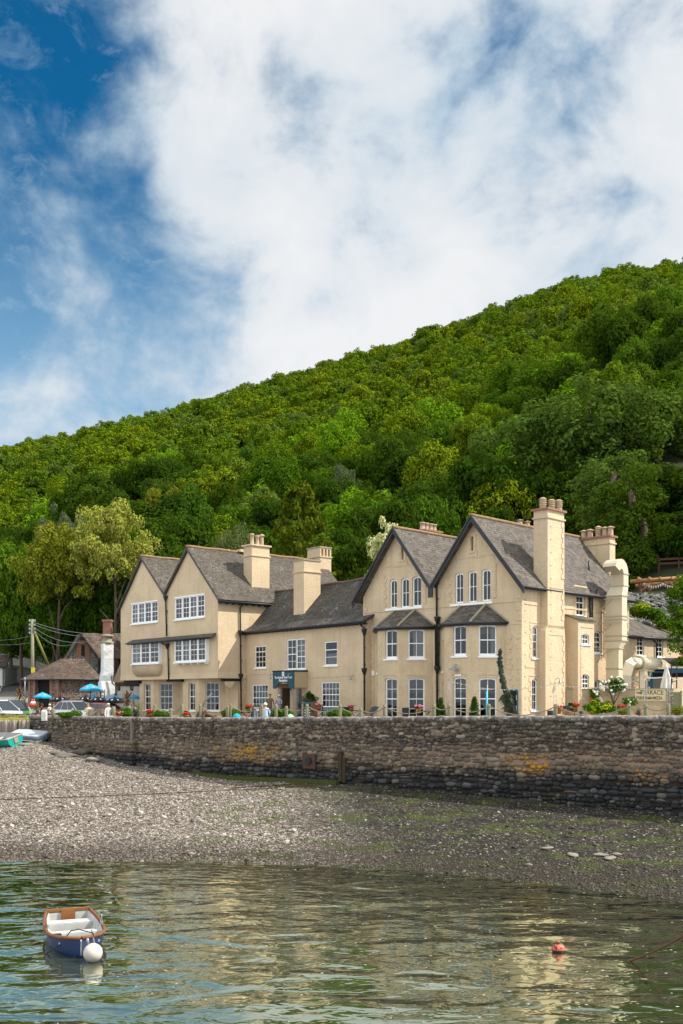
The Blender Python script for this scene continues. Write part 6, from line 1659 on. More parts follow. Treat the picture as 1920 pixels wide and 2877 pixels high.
bushp(1768, 1830, 1690, 1742, 74.5, 'bright green creeper over the bank wall left of the pergola foot', [LF_SHRUB, LF_YEL], 320, leaf=.10, cr=.4, ry=1)
bushp(1822, 1862, 1706, 1750, 74.2, 'mid green creeper in the middle of the bank wall', [LF_SHRUB], 323, leaf=.10, cr=.4, ry=1)
bushp(1835, 1895, 1736, 1775, 73.5, 'yellow green creeper along the annex ridge', [LF_YEL, LF_SHRUB], 325, leaf=.09, cr=.35, ry=1)
o = thing('evergreen_bush', 'tall dark glossy evergreen bush cut by the right edge of the picture', 'shrub', atx(1935, 66, 0))
rs = np.random.RandomState(330); cs = []; rd = []
for i in range(150):
    f = rs.rand(); py = 1625 + f * 240; ext = 32 + 22 * math.sin(f * PI) + 8 * math.sin(f * 9); p = at(1937 + rs.uniform(-1, .8) * ext, py, 66 + rs.uniform(-1, 1)) - Vector((atx(1935, 66, 0))); cs.append(tuple(p)); rd.append(.42)
c = bpy.data.objects.new('foliage', leafy('foliage', cs, rd, [80] * len(cs), .085, LF_MID, 331)); COL.objects.link(c); c.parent = o
mb = MB(); mb.tube([atx(1938, 66, 0), atx(1936, 66, 6.5)], .12, 6); mb.build('trunk', BARK, o)
fn = thing('dark_fence', 'dark timber post and rail fence under the trees above the pergola', 'fence', at(1860, 1640, 86)); mb = MB()
for py in (1572, 1584, 1622, 1630, 1638): mb.bar(at(1850 if py < 1600 else 1800, py, 86), at(1960, py - 5, 86), .06, .18)
for px in (1801, 1850, 1853, 1908): mb.bar(at(px, 1660, 86), at(px, 1568, 86), .12, .12)
mb.build('rails', WOODD, fn)

# ================================================================ LEFT BACKGROUND
def L5(x): return .26786 * x
def L5y(y): return 1700 + .26786 * y
BY = 100.0
K0 = at(L5(618), L5y(765), BY)
bz = .9
dL = Vector((-.86, .51)).normalized(); dR = Vector((.93, .37)).normalized()
BL = Fr((K0.x, K0.y), dL, (-.51, -.86)); BR_ = Fr((K0.x, K0.y), dR, (.37, -.93))
barn = thing('stone_barn', 'low brown stone barn with brick piers and a hipped clay tile roof', 'building', (K0.x, K0.y, bz))
lL = BL.S(L5(300)); lR = BR_.S(L5(1042)); ez = K0.z
dr_ = BL.rect(L5(372), L5(525), L5y(772), L5y(975))
mb = MB(); facade(mb, BR_, [(0, bz - 1.5), (lR, bz - 1.5), (lR, ez), (0, ez)], []); facade(mb, BL, [(0, bz - 1.5), (lL, bz - 1.5), (lL, ez), (0, ez)], [arcpoly(dr_[0], dr_[1], bz - 1.4, ez - .08, 0)], rev=.4)
mb.build('rubble_wall', RUBBLE, barn)
for fr, a, b_ in ((BL, 0, .26), (BL, dr_[0] - .3, dr_[0] - .003), (BL, dr_[1] + .003, dr_[1] + .26), (BL, lL - .28, lL), (BR_, 0, .26)): mb = MB(); mb.prism(fr, [(a, bz - 1), (b_, bz - 1), (b_, ez - .02), (a, ez - .02)], .001, .06); mb.build('brick_pier', BRICK, barn)
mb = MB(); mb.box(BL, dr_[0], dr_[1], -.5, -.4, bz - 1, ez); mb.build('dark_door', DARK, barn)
w0 = BL.W(lL + .9, .3, ez - .1); w1 = BR_.W(-.2, .45, ez - .1) ; w2 = BR_.W(lR + .3, .45, ez - .1)
w1 = Vector((K0.x, K0.y - .5, ez - .1)); r0 = at(L5(640), L5y(562), BY + 4); r1 = at(L5(882), L5y(565), BY + 5.5)
back0 = BL.W(lL + .9, -7, ez); back1 = BR_.W(lR + .3, -8, ez)
mb = MB(); mb.slab(w1, w2, r1, r0, .12)
for tri in ((w0, w1, r0), (w2, back1, r1)):
    e = (tri[1] - tri[0]).normalized(); ff = tri[2] - tri[0]; f_ = (ff - e * ff.dot(e)).normalized(); mb.add(list(tri), [(0, 1, 2)], [[((p - tri[0]).dot(e), (p - tri[0]).dot(f_)) for p in tri]])
mb.add([w0, r0, back0], [(0, 1, 2)]); mb.build('hipped_roof', CLAY, barn)
mb = MB(); mb.tube([w1 + Vector((0, -.05, -.05)), w2 + Vector((0, -.05, -.05))], .07, 6); mb.tube([w0 + Vector((0, -.05, -.05)), w1 + Vector((0, -.05, -.05))], .07, 6); q = BR_.W(.1, .2, ez); mb.tube([q, q - Vector((0, 0, 3))], .06, 6); mb.build('gutter', BLACK, barn)
CY = 109.0
cot = thing('stone_cottage', 'grey stone gabled cottage with a brick edged window behind the barn', 'building', at(L5(870), L5y(700), CY))
a_ = Vector((.93, .37)).normalized(); Cf = Fr(at(L5(700), 1900, CY)[:2], a_, (a_.y, -a_.x))
pA = [(L5(715), L5y(560)), (L5(850), L5y(320)), (L5(1030), L5y(560))]
pts2 = [(Cf.S(x), Cf.Z(x, y)) for x, y in pA]
wr = Cf.rect(L5(852), L5(892), L5y(415), L5y(535)); ch_ = []
win(cot, Cf, wr, 1, (2,), .1, .15, .06, 0, None, ch_, mat=BLACK)
s0, s1 = pts2[0][0], pts2[2][0]
mb = MB(); facade(mb, Cf, [(s0, -1), (s1, -1), (s1, pts2[2][1]), pts2[1], (s0, pts2[0][1])], ch_); mb.build('gable_wall', RUBBLEG, cot)
mb = MB(); 
for a, b_, z0, z1 in ((wr[0] - .55, wr[0] - .003, wr[2] - .3, wr[3] + .5), (wr[1] + .003, wr[1] + .5, wr[2] - .3, wr[3] + .5), (wr[0], wr[1], wr[3] + .003, wr[3] + .5)): mb.prism(Cf, [(a, z0), (b_, z0), (b_, z1), (a, z1)], .001, .05)
mb.build('brick_surround', BRICK, cot)
mb = MB(); gable_roof(mb, Cf, s0 - .4, pts2[0][1] - .45, pts2[1][0], pts2[1][1] + .25, s1 + .3, pts2[2][1] - .3, .4, -3, .15)
a2_ = Cf.W(pts2[1][0], .4, pts2[1][1] + .25); rdg = at(L5(1330), L5y(300), CY + 7); e0 = at(L5(1050), L5y(560), CY - .4); e1 = at(L5(1330), L5y(560), CY + 3)
mb.slab(e0, e1, rdg, a2_, .15); mb.build('clay_roof', CLAY, cot)
mb = MB(); mb.prism(Cf, [(s0 - .45, pts2[0][1] - .8), (pts2[1][0], pts2[1][1] - .1), (pts2[1][0], pts2[1][1] + .2), (s0 - .45, pts2[0][1] - .5)], .38, .44); mb.build('bargeboard', BLACK, cot)
p = at(L5(1130), L5y(320), CY + 3); mb = MB(); mb.cbox((p.x, p.y, p.z - .2), (.85, .85, 3.4)); cc = mb.build('brick_chimney', BRICK, cot); mb = MB(); mb.cbox((p.x, p.y, p.z + 1.6), (1.02, 1.02, .22)); mb.build('cap', BRICK, cc)
WYc = 92.0
wc = thing('whitewashed_cottage', 'whitewashed thatched cottage with a massive rough white chimney beside the hotel', 'building', at(L5(1130), 1975, WYc))
Wf = Fr(at(L5(1125), 1900, WYc + 1.5)[:2], (.99, .12), (.12, -.99)); whs = []
for x0, x1 in ((1232, 1264), (1366, 1402)): win(wc, Wf, Wf.rect(L5(x0), L5(x1), L5y(815), L5y(900)), 2, (1,), 0, .1, .06, 0, None, whs, mat=BLACK)
wz1 = Wf.Z(L5(1300), L5y(800))
mb = MB(); facade(mb, Wf, [(0, -1), (13, -1), (13, wz1), (0, wz1)], whs); mb.build('white_wall', WHITEW, wc)
mb = MB(); mb.box(Wf, .2, 12, -3, -2.9, -1, wz1); mb.build('inner_partition', ROOMD, wc)
mb = MB(); mb.slab(Wf.W(.5, .5, wz1 - .1), Wf.W(13, .5, wz1 - .1), Wf.W(13, -4.5, wz1 + 5.2), Wf.W(2.2, -4.5, wz1 + 5.2), .5); mb.build('thatched_roof', THATCH, wc)
mb = MB(); vs = []; n = 12; mb.smooth = True
cols_ = [(980, 1030, 1218), (900, 1028, 1212), (815, 1030, 1200), (800, 1040, 1180), (745, 1045, 1192), (700, 1056, 1196), (560, 1060, 1192), (480, 1060, 1190), (420, 1060, 1190), (405, 1062, 1188)]
for i, (y, x0, x1) in enumerate(cols_):
    p0_, p1_ = at(L5(x0), L5y(y), WYc), at(L5(x1), L5y(y), WYc); dp = 1.5 if y > 800 else 1.05
    vs += [p0_ + Vector((0, 0, 0)), p0_.lerp(p1_, .28) + Vector((0, -dp * .35 - .05 * math.sin(i * 2), 0)), p1_ + Vector((0, .1 * math.sin(i), 0)), p1_ + Vector((-.3, dp, 0)), p0_ + Vector((.2, dp, 0))]
mb.smooth = False
mb.add(vs, [(5 * i + k, 5 * i + (k + 1) % 5, 5 * i + 5 + (k + 1) % 5, 5 * i + 5 + k) for i in range(len(cols_) - 1) for k in range(5)] + [tuple(range(45, 50))])
ck = mb.build('white_chimney', WHITEW, wc)
p = at(L5(1125), L5y(400), WYc + .3); mb = MB(); mb.lathe(p, [(.55, -.1), (.62, 0), (.60, .12), (.45, .16), (.40, .55), (.62, .60), (.55, .72), (.1, .8)], 14); mb.build('chimney_cap', CAPST, ck)
mb = MB(); r = (at(L5(1050), L5y(975), WYc - .45), at(L5(1098), L5y(885), WYc - .45)); mb.box(Fr((0, WYc - .4), (1, 0), (0, -1)), r[0].x, r[1].x, 0, .05, r[0].z, r[1].z); mb.build('black_notice', BLACK, ck)
mb = MB(); fq = Fr((0, WYc - .46), (1, 0), (0, -1)); mxx = (r[0].x + r[1].x) / 2; mb.lathe((mxx, WYc - .46, r[1].z - .55), [(.09, 0), (.13, .1), (.05, .2), (.09, .28), (.08, .36), (.01, .4)], 8); mb.lathe((mxx, WYc - .46, r[0].z + .5), [(.13, 0), (.19, .3), (.12, .6), (.1, .8), (.02, .9)], 8); mb.build('painted_figure', WHITEL, ck)
mb = MB(); mb.tube([at(L5(1172), L5y(740), WYc - .3), at(L5(1178), L5y(820), WYc - .3), at(L5(1215), L5y(850), WYc - .3), at(L5(1217), L5y(960), WYc - .3)], .07, 6); mb.build('downpipe', BLACK, wc)
sl = thing('timbered_cottage', 'black and white timbered cottage end at the far left edge of the picture', 'building', at(-6, 1900, 128)); mb = MB(); fq = Fr((0, 128), (1, 0), (0, -1)); x1_ = at(12, 1900, 128).x
mb.box(fq, x1_ - 8, x1_, -5, 0, 3.0, at(12, 1873, 128).z); mb.build('white_wall', WHITEW, sl)
mb = MB(); 
for x in (x1_ - .2, x1_ - .9, x1_ - 1.7): mb.box(fq, x, x + .14, .001, .04, 3.0, at(12, 1873, 128).z)
mb.build('black_timber', DARK, sl)
mb = MB(); zt = at(12, 1873, 128).z; mb.slab(Vector((x1_ - 9, 127.6, zt)), Vector((x1_ + .35, 127.6, zt)), Vector((x1_ - .2, 131, zt + 1.6)), Vector((x1_ - 9, 131, zt + 1.6)), .2); mb.build('tiled_roof', CLAY, sl)
# lane side retaining wall
mb = MB(); pw = [(-20, 168, 1838, 1862), (25, 166, 1836, 1866), (60, 160, 1846, 1872), (95, 150, 1855, 1880), (140, 138, 1872, 1895)]
vs = []
for px, Y, y0, y1 in pw: vs += [at(px, y1, Y), at(px, y0, Y)]
mb.add(vs, [(2 * i, 2 * i + 2, 2 * i + 3, 2 * i + 1) for i in range(4)]); mb.add([v + Vector((0, .8, 0)) for v in vs], [(2 * i, 2 * i + 2, 2 * i + 3, 2 * i + 1) for i in range(4)])
o = mb.build('lane_wall', RUBBLEG, off=at(60, 1872, 160)); tag(o, 'old stone wall under the trees along the top of the lane', 'wall')
# poles and wires
def upole(px, yt, yb, Y, r, lab, brace=None, steel=False):
    a, b_ = at(px, yb, Y), at(px - 1, yt, Y); o = thing('utility_pole', lab, 'utility pole', a)
    mb = MB(); mb.tube([a + Vector((0, 0, -2)), b_], [r * 1.15, r * .85], 8); mb.build('pole', WOOD, o)
    if brace: mb = MB(); mb.tube([at(*brace[:2], Y), at(*brace[2:], Y + 1)], .14, 6); mb.build('brace', flat('mossy_timber', (.20, .20, .05), .9), o)
    mb = MB()
    for k in range(4): q = b_ + Vector((0, 0, -.25 - .45 * k)); mb.ball(q + Vector((-.3, 0, .1)), .1, .1, .13, 8, 6); mb.ball(q + Vector((.3, 0, .1)), .1, .1, .13, 8, 6); mb.bar(q + Vector((-.35, 0, 0)), q + Vector((.35, 0, 0)), .06, .06)
    mb.build('insulator', flat('glazed_porcelain', (.55, .55, .55), .3), o); return o
UP = upole(92, 1740, 1892, 116, .19, 'tall grey timber electricity pole with a slanting mossy brace', (L5(358), L5y(270), L5(508), L5y(632)))
mb = MB(); q = at(93, 1883, 115.7); mb.cbox(q, (.42, .1, .6)); mb.build('yellow_plate', flat('yellow_plate', (.75, .62, .02), .5), UP)
upole(235, 1730, 1800, 140, .2, 'shorter timber pole on the slope behind the barn roof'); upole(68, 1695, 1728, 150, .2, 'top of a timber pole among the trees at the far left')
def wire(a, b_, sag, lab, r=.022, mat=GALV, gr='overhead wires from the pole'):
    mb = MB(); a, b_ = Vector(a), Vector(b_); mb.tube([a.lerp(b_, k / 10) - Vector((0, 0, sag * 4 * (k / 10) * (1 - k / 10))) for k in range(11)], r, 4, False)
    tag(mb.build('overhead_wire', mat, off=a), lab, 'wire', gr)
WIREM = flat('pale_wire', (.25, .28, .30), .5)
for k, (y0, yb, xe, ye) in enumerate(((182, 0, 1272, 300), (205, 0, 1272, 305), (232, 0, 1010, 360), (255, 0, 845, 372))): wire(at(L5(355), L5y(y0), 116), at(L5(xe), L5y(ye), 104), .5 + .2 * k, ['highest wire running right from the tall pole', 'second wire running right from the tall pole', 'third wire running right from the tall pole', 'lowest wire running right to the cottage gable'][k], .018, WIREM)
for k in range(5): wire(at(L5(105 + k * 12), L5y(95 + k * 14), 150), at(L5(325), L5y(180 + k * 22), 116), 1.4, 'sagging wire between the far pole and the tall pole', .015, WIREM, 'sagging wires between two poles')
for k, (ya, yb_) in enumerate(((358, 322), (392, 392))): wire(at(-60, L5y(ya), 122), at(L5(340), L5y(yb_), 116), .3, ['upper service wire leaving the picture at the left', 'lower service wire leaving the picture at the left'][k], .015, WIREM)
mb = MB(); mb.tube([at(70, 1975, 99), at(70, 1903, 99)], .05, 6); mb.tube([at(70, 1912, 98.9), at(70, 1905, 98.9)], .09, 6); o = mb.build('marker_post', GALV, off=at(70, 1975, 99)); tag(o, 'thin grey steel marker post at the left corner of the barn', 'post')

rq = random.Random(21)
for i, (px, Y, w_, h_, lb) in enumerate(((1725, 84, 150, 70, 'dark undergrowth bush behind the duct elbow'), (1790, 86, 140, 90, 'dark undergrowth bush behind the left end of the pergola'), (1850, 89, 130, 80, 'dark undergrowth bush behind the bank fence'), (1910, 87, 140, 110, 'dark undergrowth bush at the right edge by the fence'), (1760, 92, 170, 90, 'dark undergrowth bush between the ivy covered trunks'), (1840, 96, 190, 110, 'broad dark bush higher on the bank under the ash trees'), (1930, 95, 170, 120, 'broad dark bush high on the bank at the right edge'))):
    x = (px - 960) / FPX * Y; zb = terrain(x, Y); py = HOR - (zb - EYE) / Y * FPX; bushp(px - w_ / 2, px + w_ / 2, py - h_, py + 10, Y, lb, [LF_DARK], 700 + i, 'undergrowth_bush', n=46, leaf=.14, cr=.7, ry=1.6)
# ================================================================ QUAY PROPS
def wallY(px): return qat(qpx(px))[0].y if px > 85 else 70
def gz(px, Y): return quayz(px, Y)
# left end: timber piles, grass bank
for i, px in enumerate((-34, -22, -10, 2, 9, 16, 24, 31, 39, 46, 57, 66, 73, 80)):
    Y = 69.6; a = at(px, 2050 + (i % 3) * 2, Y); b_ = at(px + .3, 2021 + (i * 7 % 5), Y); b_.z = min(b_.z, .1)
    mb = MB(); w_ = .10 + .03 * (i % 3); mb.tube([a + Vector((0, 0, -.5)), a.lerp(b_, .5) + Vector((.02 * (i % 3 - 1), 0, 0)), b_], [w_, w_ * .95, w_ * .85], 7)
    tag(mb.build('timber_pile', flat('silvery_pile', (.30, .25, .20), .95, var=.7, scale=9, bump=1, bscale=18) if i == 0 else bpy.data.materials['silvery_pile'], off=a), 'old split timber pile in the row below the grass bank at the left', 'timber pile', 'timber piles at the left end of the harbour wall')
mb = MB(); pts = []
for k in range(14):
    px = -120 + k * 16.2; j = .06 * math.sin(k * 2.1); pts += [at(px, 2024, 70.0) + Vector((0, 0, j)), at(px, 2016, 70.6) + Vector((0, 0, j)), at(px, 2011, 72.2) + Vector((0, 0, 0)), at(px, 2011, 73.5) + Vector((0, 0, -.3)), at(px, 2052, 70.4)]
mb.smooth = True
mb.add(pts, [(5 * k + q, 5 * k + 5 + q, 5 * k + 6 + q, 5 * k + 1 + q) for k in range(13) for q in range(3)] + [(5 * k, 5 * k + 4, 5 * k + 9, 5 * k + 5) for k in range(13)]); tag(mb.build('grass_bank', flat('dry_grass_bank', (.20, .19, .04), .95, var=.6, scale=6, bump=1, bscale=20)), kind='structure')
rs = np.random.RandomState(77); n = 2600; P = np.empty((n, 3))
pxs_ = rs.uniform(-60, 76, n); Ys = rs.uniform(69.9, 72.6, n); P[:, 0] = (pxs_ - 960) / FPX * Ys; P[:, 1] = Ys; P[:, 2] = .02 + .05 * rs.rand(n) + np.where(Ys < 70.5, -.12, .12)
V = np.empty((n, 4, 3)); h = .08 + .14 * rs.rand(n); V[:, 0] = P + [-.012, 0, 0]; V[:, 1] = P + [.012, 0, 0]; V[:, 2] = P + np.stack([.006 + rs.normal(0, .05, n), rs.normal(0, .03, n), h], 1); V[:, 3] = V[:, 2] - [.008, 0, 0]
me = mesh_quads('grass_tufts', V.reshape(-1, 3), leafmat('dry_grass_blades', [(.30, .28, .06)])); o = bpy.data.objects.new('grass_tufts', me); COL.objects.link(o); tag(o, kind='stuff')
mb = MB(); mb.hexa([at(*q) for q in ((-120, 2012, 76), (118, 2010, 76), (118, 2010, 76.6), (-120, 2012, 76.6), (-120, 2004, 76), (118, 2005, 76), (118, 2005, 76.6), (-120, 2004, 76.6))]); o = mb.build('low_kerb_wall', QM, off=at(0, 2012, 76)); tag(o, 'low stone kerb wall in front of the parked white car', 'wall')
# low rendered edging of the hotel terrace behind the wall
mb = MB()
pe = [(450, 73.2), (560, 70.5), (655, 69), (860, 66), (1080, 59.5), (1500, 53.5)]
for (p0, y0), (p1, y1) in zip(pe, pe[1:]):
    a, b_ = atx(p0, y0, 0), atx(p1, y1, 0); mb.bar(a + Vector((0, 0, .12)), b_ + Vector((0, 0, .12)), .3, .46)
o = mb.build('terrace_kerb', CREAM, off=atx(900, 66, 0)); tag(o, 'low cream rendered kerb along the edge of the hotel forecourt', 'kerb wall')
# rope fence
posts = [(435, 1978, 'before the left bay window'), (480, 1990, 'shortest post by the left bay window'), (512, 1978, 'at the corner between the two left bays'), (563, 1978, 'left of the old anchor'), (639, 1985, 'thick one of the pair before the jettied wing'), (648, 1977, 'thin one of the pair before the jettied wing'),
         (736, 1980, 'behind the seated man in the pale blue shirt'), (776, 1979, 'beside the standing woman'), (805, 1984, 'before the porch doorway'), (863, 1978, 'before the barrel planter'), (956, 1979, 'before the blue bench'), (1014, 1989, 'short one before the downpipe'), (1081, 1980, 'before the first bay'), (1220, 1979, 'left of the first clipped cone'), (1263, 1979, 'right of the first clipped cone'), (1374, 1978, 'beside the second clipped cone'), (1562, 1978, 'left of the yellow green bush'), (1768, 1977, 'right of the yellow green bush'), (1815, 1978, 'under the terrace panel'), (1879, 1978, 'at the right end of the terrace wall')]
PT = []
for i, (px, py, lb) in enumerate(posts):
    Y = wallY(px) + 1.3; top = at(px, py, Y); zb = gz(px, Y); o = thing('fence_post', 'grey green timber rope post ' + lb, 'post', (top.x, top.y, zb), 'posts of the rope fence')
    r = .085 if i != 5 else .06
    mb = MB(); mb.lathe((top.x, top.y, 0), [(r, zb - .1), (r * .97, top.z - .03), (r * .7, top.z), (.01, top.z + .005)], 10); mb.build('post', bpy.data.materials.get('rope_post') or flat('rope_post', (.21, .20, .12), .9, var=.35, scale=9, bump=.5), o); PT.append(Vector((top.x, top.y - r, top.z - .10)))
for i, (a, b_) in enumerate(zip(PT, PT[1:])):
    if i in (2, 4): continue
    sag = min(.34, (b_ - a).length * .10) + .08; n = 12
    mb = MB(); mb.tube([a.lerp(b_, k / n) - Vector((0, 0, sag * 4 * (k / n) * (1 - k / n))) for k in range(n + 1)], .024, 6)
    tag(mb.build('rope', ROPE, off=a), 'rope swag hanging right of the post ' + posts[i][2].replace('shortest post ', ''), 'rope', 'rope swags of the fence')
# clipped cones in pots, hedges, geraniums
def conebush(px, pyt, Y, w_, lab, seed):
    b_ = atx(px, Y, 0); H = at(px, pyt, Y).z; o = thing('topiary_cone', lab, 'topiary', b_); rs = np.random.RandomState(seed); cs, rd = [], []
    for i in range(90): f = rs.rand() ** 1.3; a = rs.rand() * 6.28; r_ = w_ * (1 - f ** 1.5) * .85 * rs.rand() ** .4; cs.append((r_ * math.cos(a), r_ * math.sin(a), .42 + f * (H - .55))); rd.append(.13)
    c = bpy.data.objects.new('foliage', leafy('foliage', cs, rd, [70] * 90, .028, LF_TOP, seed)); COL.objects.link(c); c.parent = o
    mb = MB(); mb.lathe(b_, [(.20, 0), (.28, .38), (.30, .42), (.26, .44), (.2, .40)], 12); mb.build('pot', BLACK, o)
conebush(1239, 1957, 58.5, .34, 'clipped dark green cone shrub by the black drainpipes', 401)
conebush(1334, 1954, 56.5, .36, 'clipped dark green cone shrub before the right bay, smaller base pot showing', 402)
for px0, px1, py0, Y, lb, sd_ in ((155, 240, 1999, 66, 'low leafy hedge in front of the parked white estate car', 1), (330, 372, 1990, 63.5, 'low leafy hedge right of the pink hydrangea', 2), (430, 470, 1999, 60, 'low leafy hedge beside the red geranium below the left bay', 3), (622, 675, 1993, 57.5, 'low leafy hedge left of the menu board', 4), (757, 826, 1991, 56.5, 'low leafy hedge in front of the standing couple', 5), (908, 992, 1998, 54, 'low leafy hedge in front of the blue bench', 6)):
    bushp(px0, px1, py0, 2017, Y, lb, [LF_SHRUB, LF_SHRUB], 410 + sd_, 'low_hedge', n=30, leaf=.05, cr=.2, ry=.4, gr='low hedges behind the harbour wall')
def potted(px, pyp, pyt, Y, mat, lab, sd_, w_=.22, leaf=True, base=None, potr=.13):
    c = at(px, pyp, Y); o = thing('potted_geranium', lab, 'potted plant', (c.x, c.y, c.z - .26))
    mb = MB(); mb.lathe((c.x, c.y, c.z - .26), [(potr * .7, 0), (potr * .95, .2), (potr * 1.1, .21), (potr * 1.1, .27), (potr * .9, .27), (potr * .8, .2)], 12); mb.build('pot', POTR, o)
    t_ = at(px, pyt, Y); m = Vector((c.x, c.y, (c.z + t_.z) / 2)); hz = max(.1, (t_.z - c.z) / 2)
    leafobj('leaves', o, m - Vector((0, 0, .04)), w_, hz, LF_SHRUB, 430 + sd_, 9, 40, .04, .1, name2='leaves')
    flowers(o, m + Vector((0, 0, hz * .45)), w_, hz * .55, mat, 440 + sd_, 9, .055); return o
potted(699, 1993, 1978, 68, RED, 'red geranium in a pot on the table left of the menu board', 1)
potted(897, 1987, 1977, 62, PINK, 'coral pink geranium in a pot on the wooden table left of the bench', 2)
potted(988, 1989, 1980, 61, PINK, 'crimson geranium in a pot on the small table right of the bench', 3)
potted(1177, 1992, 1981, 57, PINK, 'bright pink geranium in front of the first bay window', 4, .2)
potted(1572, 1993, 1983, 57, RED, 'small red geranium pot beside the chimney breast', 5, .16)
potted(1617, 1988, 1975, 58.5, RED, 'red geranium next to the black barbecue', 6)
potted(1745, 1990, 1981, 58.5, RED, 'red geranium right of the yellow green bush', 7, .28)
potted(420, 2006, 1995, 60.5, RED, 'red geranium low behind the wall below the left bay', 8)
potted(630, 2008, 1996, 58, PINK, 'pale pink geranium left of the menu board hedge', 9, .15)
potted(524, 2010, 2003, 58.5, RED, 'small terracotta pot with sparse red flowers standing on the wall', 10, .15)
o = potted(334, 2010, 1999, 63, PINK, 'round pink hydrangea in a pot behind the wall', 11, .24); 
# cordylines, palm
def spiky(px, pyc, pyb, Y, r, cols, lab, sd_, name='cordyline', n=70, trunk=True):
    c = at(px, pyc, Y); b_ = at(px, pyb, Y); o = thing(name, lab, 'palm', b_); rs = random.Random(sd_)
    for m, k0 in cols:
        mb = MB()
        for i in range(int(n * k0)):
            a = rs.random() * 6.28; el = rs.uniform(-.9, 1.5); L = r * rs.uniform(.8, 1.1); d = Vector((math.cos(a) * math.cos(el), math.sin(a) * math.cos(el), math.sin(el))); s_ = d.cross(Vector((0, 0, 1))).normalized() * r * .028
            e = c + d * L - Vector((0, 0, L * .12)); md_ = c + d * L * .5 + Vector((0, 0, L * .05)); mb.add([c - s_ * .5, c + s_ * .5, md_ + s_, md_ - s_, e], [(0, 1, 2, 3), (3, 2, 4)])
        mb.build('leaves', m, o)
    if trunk: mb = MB(); mb.tube([b_ - Vector((0, 0, .3)), c], .08, 6); mb.build('trunk', BARK, o)
PURP = flat('purple_brown_blades', (.10, .045, .03), .7, var=.4); STR2 = flat('straw_blades', (.42, .30, .10), .8, var=.4); GRN = flat('green_blades', (.16, .24, .04), .7, var=.4)
spiky(55, 1951, 1968, 92, .85, ((PURP, 1.6), (STR2, .7)), 'spiky cordyline at the foot of the lane', 1)
spiky(359, 1965, 2005, 67, .72, ((PURP, 1.6), (STR2, .6)), 'large spiky purple cordyline beside the hotel corner', 2, n=100)
spiky(103, 1988, 2008, 80, .62, ((PURP, .8), (STR2, .4)), 'low dark cordyline left of the people at the tables', 3)
spiky(390, 1992, 2012, 63, .48, ((GRN, 1),), 'small green fan palm right of the purple cordyline', 4, 'fan_palm', 50)
# tall echium spike
ec = thing('echium', 'tall curved purple green echium flower spike in front of the notice board', 'plant', atx(1440, 53, 0))
sp = [at(cx(x), cy(y), 53) for x, y in ((1440, 1870), (1425, 1800), (1402, 1700), (1365, 1600), (1335, 1480), (1322, 1380), (1326, 1300), (1330, 1250))]; sr = [.24, .26, .22, .19, .155, .14, .105, .035]
mb = MB(); mb.tube(sp, [r * .7 for r in sr], 10); mb.build('spike', flat('echium_green', (.045, .06, .03), .9, var=.5, scale=14, bump=1), ec)
rs = np.random.RandomState(50); cs = []; rd = []; P2 = []
for i in range(150):
    f = rs.rand() * (len(sp) - 1.01); k = int(f); p = sp[k].lerp(sp[k + 1], f - k); r_ = sr[k] + (sr[k + 1] - sr[k]) * (f - k); a = rs.rand() * 6.28; cs.append(tuple(p - org(ec) + Vector((math.cos(a) * r_ * .75, math.sin(a) * r_ * .75, 0)))); rd.append(.06)
c = bpy.data.objects.new('florets', leafy('florets', cs, rd, [26] * len(cs), .032, leafmat('echium_florets', [(.07, .075, .10)]), 51)); COL.objects.link(c); c.parent = ec
mb = MB(); rr = random.Random(6)
for i in range(150):
    f = rr.random() ** 1.6 * .5; p = sp[0].lerp(sp[3], f / .5 * .75); a = rr.random() * 6.28; L = rr.uniform(.25, .5); d = Vector((math.cos(a), math.sin(a), rr.uniform(-.5, .3))); s_ = Vector((0, 0, .03)); mb.add([p - s_, p + s_, p + d * L * .5 + s_ + Vector((0, 0, .05)), p + d * L - Vector((0, 0, .12))], [(0, 1, 2, 3)])
mb.build('leaves', flat('echium_leaf', (.07, .09, .045), .8, var=.4), ec)
# light masts and string lights
def mast(px, pyt, Y, lab, mat=GALV, r=.035, twin=True):
    b_ = atx(px, Y, gz(px, Y)); t_ = at(px, pyt, Y); o = thing('light_mast', lab, 'mast', b_); mb = MB()
    if twin:
        d_ = .085
        for q in (-d_, d_): mb.tube([b_ + Vector((q, 0, 0)), t_ + Vector((q * .5, 0, 0))], r * .28, 6)
        z = .3
        while z < t_.z - .1: mb.bar(b_ + Vector((-d_, 0, z)), b_ + Vector((d_, 0, z + .12)), .012, .012); z += .22
        mb.tube([t_ + Vector((-d_ * .5, 0, 0)), t_ + Vector((0, 0, .12)), t_ + Vector((d_ * .5, 0, 0))], r * .4, 6)
    else: mb.tube([b_, t_], r, 8)
    mb.build('mast', mat, o); return t_
m1 = mast(1262, 1912, 50.5, 'thin galvanised lattice mast between the two clipped cones'); m2 = mast(1560, 1921, 47.5, 'galvanised lattice mast by the chimney breast'); m3 = mast(1815, 1903, 46, 'galvanised lattice mast in front of the terrace panel'); m4 = mast(1879, 1900, 46, 'galvanised lattice mast in front of the white parasol')
mast(1368.5, 1942, 49, 'cyan painted pole in front of the right bay window', flat('cyan_paint', (.05, .42, .58), .5), .045, False)
mb = MB(); mb.tube([at(1370, 1925, 49.2), at(1370, 2010, 49.2)], .03, 6); o = mb.build('thin_pole', GALV, off=at(1370, 2010, 49.2)); tag(o, 'thin steel pole behind the cyan pole', 'pole')
